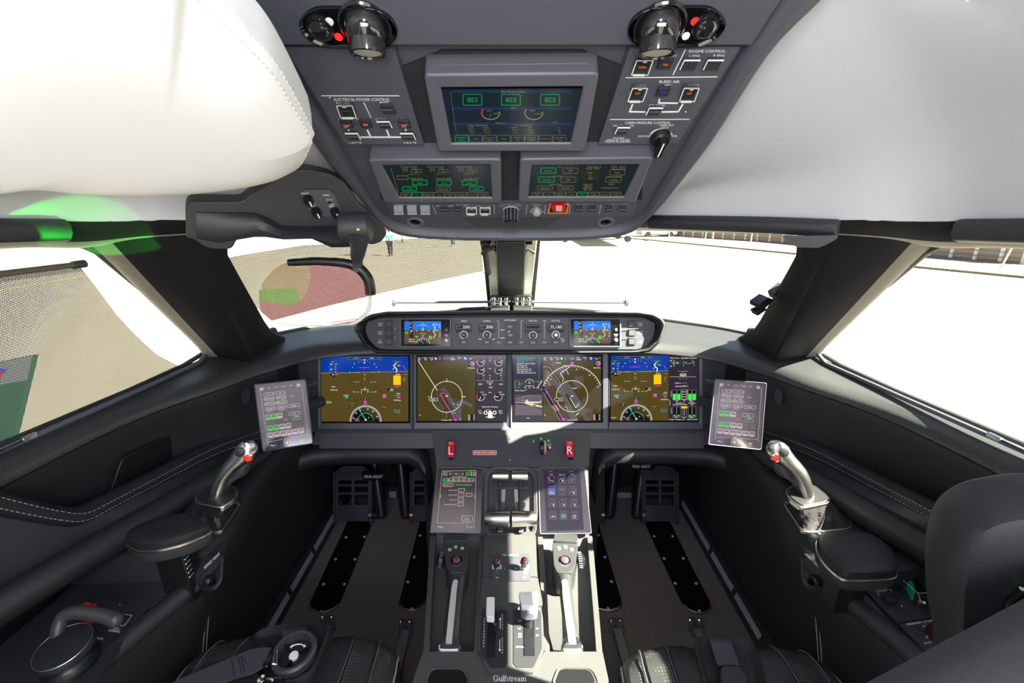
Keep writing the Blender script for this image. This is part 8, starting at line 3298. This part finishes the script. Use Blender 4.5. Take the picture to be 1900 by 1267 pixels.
# strap of the right seat
c7s = Crop(1100, 1080, 3.519)
SG = Fr((.42, .62, .425), (1, 0, 0), (0, 1, 0))
tag(obj('lap_strap', ribbon([(757, 350), (762, 385), (785, 460), (812, 545)], [(880, 345), (895, 385), (925, 460), (958, 550)], c7s, SG, [-.025, .004, .006, .010], BELT)), 'lilac-grey webbing strap coming over the front edge of the right seat', 'strap')
m = MB()
slab(m, SG, c7s.p([(830, 545), (960, 545), (1000, 600), (1030, 720), (850, 720)]), -.01, .018, mat('dark_webbing', (.018, .022, .026), .8, bump=.6, nscale=500), .01)
tag(obj('folded_strap', m, bevel=.006, seg=3), 'folded bundle of dark webbing on the right seat behind the lilac strap', 'strap')
for sd, P in ((-1, c4s.p([(560, 400), (700, 345), (790, 335), (1100, 335), (1150, 380), (1000, 760), (560, 760), (600, 600)])), (1, c7s.p([(660, 400), (700, 365), (980, 365), (1060, 420), (1125, 640), (1130, 760), (740, 760), (690, 560)]))):
    fr = SF if sd < 0 else SG
    m = MB()
    q = rnd(fr.px(P, -.006), .03, 5)
    cx = sum(p[0] for p in q) / len(q)
    cy = sum(p[1] for p in q) / len(q)
    m.loft([[fr.w(cx + (x - cx) * k, cy + (y - cy) * k, h) for x, y in q] for k, h in ((1.03, -.02), (1.0, .0), (.93, .004), (.86, -.003), (.75, -.009), (.01, -.010))], mat('suede_insert', (.010, .011, .012), .8, bump=.4))
    obj('seat_insert', m, [ob for ob in COL.objects if ob.name.startswith('pilot_seat')][0 if sd < 0 else 1])

# seat back at the lower right, close to the camera
o = thing('seat_back', 'dark grey upholstered seat back filling the lower right corner close to the camera', 'seat', (.5, .25, .5))
bt = mat('seat_back_fabric', (.020, .022, .026), .6, noise=.1, nscale=300, bump=.3)
m = MB()
T = .44
cc = EYE + ray(1960, 1090) * T
X_ = V((1, -.35, 0)).normalized()
q = []
fr = Fr(cc, X_, (0, -.1, 1))
pts = [fr.uv(*p) for p in ((1772, 1245), (1757, 1180), (1754, 1100), (1762, 1040), (1785, 990), (1830, 958), (1890, 943), (1980, 935), (2100, 950), (2180, 1050), (2180, 1300), (1800, 1300))]
S_ = [V(p) for p in spl([V((a, b, 0)) for a, b in pts] + [V((pts[0][0], pts[0][1], 0))], 4)][:-1]
g = sum(S_, V((0, 0, 0))) / len(S_)
m.loft([[fr.w(g.x + (p.x - g.x) * k, g.y + (p.y - g.y) * k, h) for p in S_] for k, h in ((.9, -.06), (.97, -.05), (1.0, -.03), (1.0, .0), (.96, .010), (.85, .016), (.4, .018), (.01, .018))], bt)
hd = obj('headrest', m, o)
m = MB().tube([fr.at(1868, 1150, .022), fr.at(1876, 1115, .024), fr.at(1900, 1095, .024)], .004, BLACK, 8)
obj('seam', m, hd)
m = MB()
T2 = .37
A, B = EYE + ray(1560, 1365) * T2, EYE + ray(2000, 1130) * T2
ax = (B - A).normalized()
up = V((0, -.2, 1))
up = (up - ax * up.dot(ax)).normalized()
out = ax.cross(up)
secs = []
for t_, r_ in ((0, .5), (.04, .85), (.1, 1), (.5, 1.0), (1, 1.0), (1.2, 1)):
    c = A.lerp(B, t_)
    pr = [(-.02, .012), (.0, .020), (.03, .016), (.05, -.01), (.055, -.08), (.03, -.16), (-.01, -.16), (-.025, -.06)]
    secs.append([V(p) for p in spl([c + up * (b * r_ - .010) - out * (a * r_ * -1) for a, b in pr + [pr[0]]], 3)[:-1]])
m.loft(secs, bt)
obj('shoulder_bolster', m, o)
# ================================================================== MESH SUNSHADES
def mesh_mat(name, pitch, solid, col, ax=('X', 'Z'), skew=.0):
    m = bpy.data.materials.new(name)
    m.use_nodes = True
    t = m.node_tree
    N, Lk = t.nodes, t.links
    b = N['Principled BSDF']
    b.inputs['Base Color'].default_value = (*col, 1)
    b.inputs['Roughness'].default_value = .8
    tc = N.new('ShaderNodeTexCoord')
    sx = N.new('ShaderNodeSeparateXYZ')
    Lk.new(tc.outputs['Object'], sx.inputs[0])

    def math_(op, a, bv=None):
        n = N.new('ShaderNodeMath')
        n.operation = op
        if hasattr(a, 'is_linked'):
            Lk.new(a, n.inputs[0])
        else:
            n.inputs[0].default_value = a
        if bv is not None:
            if hasattr(bv, 'is_linked'):
                Lk.new(bv, n.inputs[1])
            else:
                n.inputs[1].default_value = bv
        return n.outputs[0]
    A, B = sx.outputs[ax[0]], sx.outputs[ax[1]]
    ps = []
    for sg in (1, -1):
        s_ = math_('ADD', math_('MULTIPLY', A, sg * .8), math_('MULTIPLY', B, 1.35))
        f = math_('FRACT', math_('ADD', math_('MULTIPLY', s_, 1 / pitch), 100.0))
        ps.append(math_('LESS_THAN', f, solid))
    mx = math_('MAXIMUM', ps[0], ps[1])
    tr = N.new('ShaderNodeBsdfTransparent')
    mix = N.new('ShaderNodeMixShader')
    Lk.new(mx, mix.inputs[0])
    Lk.new(tr.outputs[0], mix.inputs[1])
    Lk.new(b.outputs[0], mix.inputs[2])
    Lk.new(mix.outputs[0], N['Material Output'].inputs[0])
    return m


SIDEMESH = mesh_mat('side_shade_mesh', .0036, MESH_SOLID, (.05, .045, .04), ('Y', 'Z'))
FRONTMESH = mesh_mat('windshield_shade_mesh', .0044, MESH_SOLID, (.05, .045, .04), ('X', 'Y'))
a = V((-.872, .677, .862))
SW = Fr(a, V((-.818, 1.08, .868)) - a, V((-.735, .655, 1.185)) - a)
sh = thing('window_sunshade', 'fine mesh sunshade pulled up across the left side window', 'sunshade', a)
P = [(-120, 530), (0, 514), (148, 494), (178, 532), (215, 582), (252, 622), (290, 657), (318, 672), (350, 690), (230, 733), (110, 782), (0, 828), (-120, 880)]
m = MB()
q = [SW.at(*p) for p in P]
m.add(q, [tuple(range(len(q)))], SIDEMESH)
obj('mesh', m, sh, smooth=False)
m = MB()
b_ = [SW.at(*p, h=.0006) for p in [(-120, 530), (0, 514), (148, 494), (155, 503), (0, 524), (-120, 541)]]
m.add(b_, [(0, 1, 2, 3, 4, 5)], SIDEMESH)
obj('hem', m, sh, smooth=False)
m = MB().tube([SW.at(-120, 523, h=.003), SW.at(150, 490, h=.003)], .0048, mat('shade_rail_brown', (.10, .085, .065), .4), 12)
m.tube([SW.at(136, 492, h=.003), SW.at(157, 489, h=.003)], .0068, SOFTB, 12)
obj('pull_bar', m, sh)
m = MB()
for k, hh in enumerate((.0, .006, .012)):
    m.tube([SW.at(-120, 884 + k * 8, h=hh), SW.at(110, 786 + k * 6, h=hh), SW.at(230, 737 + k * 5, h=hh), SW.at(352, 692 + k * 3, h=hh)], .006, DARK, 10)
obj('roller_cassette', m, sh)

p0, p1, p2 = V((0, 1.70, .866)), V((0, 1.35, 1.145)), V((-.72, 1.30, .872))
FW = Fr(p2, p0 - p2, p1 - p0)
sh = thing('windshield_sunshade', 'fine mesh sunshade drawn diagonally across the left windshield', 'sunshade', p0)
P = [(392, 484), (460, 471), (530, 460), (560, 455), (620, 452), (760, 443), (890, 432), (897, 503), (800, 523), (720, 541), (610, 567), (504, 595), (440, 540)]
m = MB()
q = [FW.at(*p) for p in P]
m.add(q, [tuple(range(len(q)))], FRONTMESH)
obj('mesh', m, sh, smooth=False)
m = MB().tube([FW.at(893, 425, h=.01), FW.at(905, 503, h=.01)], .009, SOFTB, 12)
m.ball(FW.at(905, 505, h=.01), .012, SOFTB, 12)
obj('roller', m, sh)
m = MB()
m.tube([FW.at(896, 470, h=.012), FW.at(905, 460, h=.03), FW.at(912, 458, h=.04)], .007, BLACK, 8)
m.tube([FW.at(896, 455, h=.012), FW.at(905, 448, h=.03), FW.at(912, 452, h=.04)], .007, BLACK, 8)
obj('roller_bracket', m, sh)

# added shade, out of view, that keeps sun off the right armrest and stick
sh = thing('window_sunshade', 'added mesh shade, out of view, blocking sun low at the rear of the right side window', 'sunshade', (.86, .5, .87))
SR = Fr(V((.864, .625, .862)), (0, -1, 0), V((-.13, 0, .33)))
m = MB()
m.add([SR.w(0, 0), SR.w(.42, 0), SR.w(.42, .125), SR.w(.0, .125)], [(0, 1, 2, 3)], SIDEMESH)
obj('mesh', m, sh, smooth=False)
m = MB()
m.add([SR.w(0, 0, -.004), SR.w(.42, 0, -.004), SR.w(.42, .125, -.004), SR.w(.0, .125, -.004)], [(0, 1, 2, 3)], mat('sun_block_sheet', (.04, .038, .035), .8))  # opaque sheet added to stop the sun behind the mesh
obj('sun_block', m, sh, smooth=False)
m = MB().tube([SR.w(-.01, .128, .0), SR.w(.43, .128, .0)], .0055, MATS['shade_rail_brown'], 12)
obj('pull_bar', m, sh)

# stowed shade rods and clear trays on the ledge behind the pod
for sd, x0, x1, lab in ((-1, 731, 928, 'left'), (1, 1163, 968, 'right')):
    o = thing('stowed_shade_rod', 'thin grey rod with metal clamp lying behind the guidance pod, %s of the centre post' % lab, 'rod', atY((x0 + x1) / 2, 562, 1.60))
    m = MB()
    A, B = atY(x0, 561, 1.58), atY(x1, 560, 1.60)
    m.tube([A, B], .0048, BEZ, 10)
    m.box(A, (.012, .014, .026), BEZ)
    obj('rod', m, o, bevel=.001)
    m = MB()
    C_ = atY(949 + sd * 21, 560, 1.58)
    m.box(C_ + V((0, 0, -.020)), (.068, .03, .022), POL)
    m.box(C_ + V((0, .0, .004)), (.075, .02, .006), POL)
    for k in (-1, 0, 1):
        m.tube([C_ + V((k * .022, 0, -.012)), C_ + V((k * .022, -.004, .018))], .007, POL, 10)
    m.box(C_ + V((0, .012, .016)), (.07, .012, .012), BLACK)
    obj('clamp', m, o, bevel=.002)
    m = MB()
    A, B = atY(x0 - sd * -38, 570, 1.50), atY(x1, 567, 1.56)
    D_ = V((0, .07, .0))
    m.add([A, B, B + D_, A + D_, A + V((0, 0, .004)), B + V((0, 0, .004)), B + D_ + V((0, 0, .004)), A + D_ + V((0, 0, .004))], [(0, 1, 2, 3), (7, 6, 5, 4), (0, 4, 5, 1), (2, 6, 7, 3), (1, 5, 6, 2), (0, 3, 7, 4)], CLEAR)
    obj('clear_tray', m, o)

# padded grips on the header beam
for sd in (1, -1):
    nm = 'right' if sd > 0 else 'left'
    if sd > 0:
        A = [atY(x, y, Y) for x, y, Y in ((1205, 411, 1.08), (1300, 413, .98), (1430, 417, .87), (1555, 423, .79))]
        m = MB()
        m.loft([[p + V((0, 0, -.016)) + V((.012, .012, 0)), p + V((-.004, -.004, -.016)), p + V((-.010, -.010, -.006)), p + V((-.010, -.010, .006)), p + V((-.002, -.002, .015)), p + V((.014, .014, .012))] for p in [V(q) for q in spl(A, 5)]], DARK, flip=False)
        tag(obj('header_pad', m, bevel=.003), 'long dark padded bar along the header above the right windshield', 'pad', 'padded bars on the window header')
        # flip-down housing under it
        m = MB()
        fr = Fr(atY(1500, 450, .80), (.75, -.55, 0), (0, .1, 1))
        slab(m, fr, rnd([(1450, 438), (1556, 436), (1552, 443), (1530, 455), (1516, 460), (1480, 459), (1466, 452)], 4), -.03, .0, DARK, .002)
        tag(obj('visor_stop', m, bevel=.002), 'small grey housing tucked under the header pad beside the right pillar', 'housing')
        # switch cluster clipped on the pillar
        m = MB()
        g = atY(1424, 562, 1.05)
        fr = Fr(g, (.8, .5, 0), (.3, -.1, 1))
        slab(m, fr, [(1408, 565), (1426, 552), (1436, 556), (1420, 572), (1408, 572)], -.02, .004, BLACK, .001)
        slab(m, fr, [(1402, 578), (1418, 571), (1424, 574), (1406, 586)], -.015, .0, BLACK, .001)
        slab(m, fr, [(1436, 545), (1456, 528), (1462, 532), (1440, 556)], -.015, .002, DARK, .001)
        tag(obj('shade_clip', m, bevel=.001), 'small black clip on the window side of the right pillar', 'clip')
        x = 1
    B_ = [V((.705, .20, 1.222)), V((.705, .45, 1.219)), V((.704, .60, 1.216)), V((.690, .70, 1.212))]
    m = MB()
    m.loft([[p + V((.02, 0, .016)), p + V((.006, 0, -.018)), p + V((-.010, 0, -.014)), p + V((-.016, 0, -.004)), p + V((-.016, 0, .010)), p + V((-.008, 0, .018))] for p in B_], DARK, flip=True)
    tag(obj('header_pad', m, bevel=.003, mirror=sd < 0), 'long dark padded bar along the header above the %s side window' % nm, 'pad', 'padded bars on the window header')

# ================================================================== PEOPLE ON THE APRON
SKIN = mat('skin', (.45, .26, .17), .6)
HAIR = mat('dark_hair', (.02, .015, .012), .6)


def skin_mesh(name, verts, edges, radii, m, parent, root=0):
    me = bpy.data.meshes.new(name)
    me.from_pydata([tuple(v) for v in verts], edges, [])
    me.materials.append(m)
    o = bpy.data.objects.new(name, me)
    COL.objects.link(o)
    o.modifiers.new('skin', 'SKIN')
    sv = me.skin_vertices[0].data
    for i, r in enumerate(radii):
        r = r if isinstance(r, tuple) else (r, r)
        sv[i].radius = r
    sv[root].use_root = True
    s = o.modifiers.new('sub', 'SUBSURF')
    s.levels = s.render_levels = 1
    me.polygons.foreach_set('use_smooth', [True] * len(me.polygons))
    o.parent = parent
    o.matrix_parent_inverse = Matrix.Translation(parent.location).inverted()
    return o


def person(px, py, label, top, legs, shoes, step=.15, hgt=1.74, rot=0, arms=(.12, -.1)):
    base = gp(px, py)
    o = thing('person', label, 'person', base)
    k = hgt / 1.74
    cr, sr = math.cos(rot), math.sin(rot)

    def W(x, y, z):
        return base + V((x * cr - y * sr, x * sr + y * cr, z)) * k
    # body: one surface, pelvis root
    pts = [(0, 0, .95), (0, 0, 1.15), (0, 0, 1.38), (0, 0, 1.50), (0, .01, 1.60), (0, .01, 1.70),
           (-.10, 0, .90), (-.11, step * .6, .50), (-.11, step, .09), (-.12, step + .14, .05),
           (.10, 0, .90), (.11, -step * .4, .50), (.11, -step, .09), (.12, -step + .14, .05),
           (-.19, 0, 1.42), (-.25, arms[0] * .5, 1.15), (-.25, arms[0], .90), (-.25, arms[0] + .03, .80),
           (.19, 0, 1.42), (.25, arms[1] * .5, 1.15), (.25, arms[1], .90), (.25, arms[1] + .03, .80)]
    ed = [(0, 1), (1, 2), (2, 3), (3, 4), (4, 5), (0, 6), (6, 7), (7, 8), (8, 9), (0, 10), (10, 11), (11, 12), (12, 13), (2, 14), (14, 15), (15, 16), (16, 17), (2, 18), (18, 19), (19, 20), (20, 21)]
    rad = [.12, .11, .13, .05, .085, .075, .085, .055, .04, .035, .085, .055, .04, .035, .05, .038, .028, .035, .05, .038, .028, .035]
    skin_mesh('body', [W(*p) for p in pts], ed, [r * k for r in rad], SKIN, o)
    skin_mesh('shirt', [W(*p) for p in [(0, 0, .98), (0, 0, 1.18), (0, 0, 1.40), (-.19, 0, 1.42), (-.24, arms[0] * .4, 1.22), (.19, 0, 1.42), (.24, arms[1] * .4, 1.22)]], [(0, 1), (1, 2), (2, 3), (3, 4), (2, 5), (5, 6)], [.145, .135, .15, .075, .062, .075, .062], top, o)
    skin_mesh('trousers', [W(*p) for p in [(0, 0, .96)] + [tuple(p) for p in pts[6:9]] + [tuple(p) for p in pts[10:13]]], [(0, 1), (1, 2), (2, 3), (0, 4), (4, 5), (5, 6)], [.14, .11, .08, .07, .11, .08, .07], legs, o)
    for i in (8, 12):
        m = MB().ball(W(pts[i][0], pts[i][1] + .06, .05), (.05, .13, .05), shoes, 10)
        obj('shoe', m, o)
    m = MB().ball(W(0, -.01, 1.68), (.088, .095, .09), HAIR, 12)
    obj('hair', m, o)
    return o


KH = mat('black_trousers', (.02, .022, .03), .8)
person(725, 475, 'person in teal shirt and black trousers walking on the tarmac beyond the shade', mat('teal_shirt', (.02, .42, .34), .8), KH, BLACK, .10, arms=(.1, -.12))
person(841, 457, 'person in grey trousers and white shoes walking near the centre post', mat('pale_shirt', (.5, .5, .52), .8), mat('grey_trousers', (.12, .12, .14), .8), WPLAS, .16)
person(666, 474, 'person in dark striding clothes mostly hidden behind the combiner arm', mat('grey_shirt', (.2, .22, .22), .8), mat('olive_trousers', (.10, .11, .08), .8), BLACK, .34, rot=1.3)
p = person(748, 450, 'person far behind in tan clothes, only feet and legs showing below the overhead panel', mat('tan_shirt', (.4, .3, .15), .8), mat('tan_trousers', (.35, .26, .12), .8), BLACK, .1)
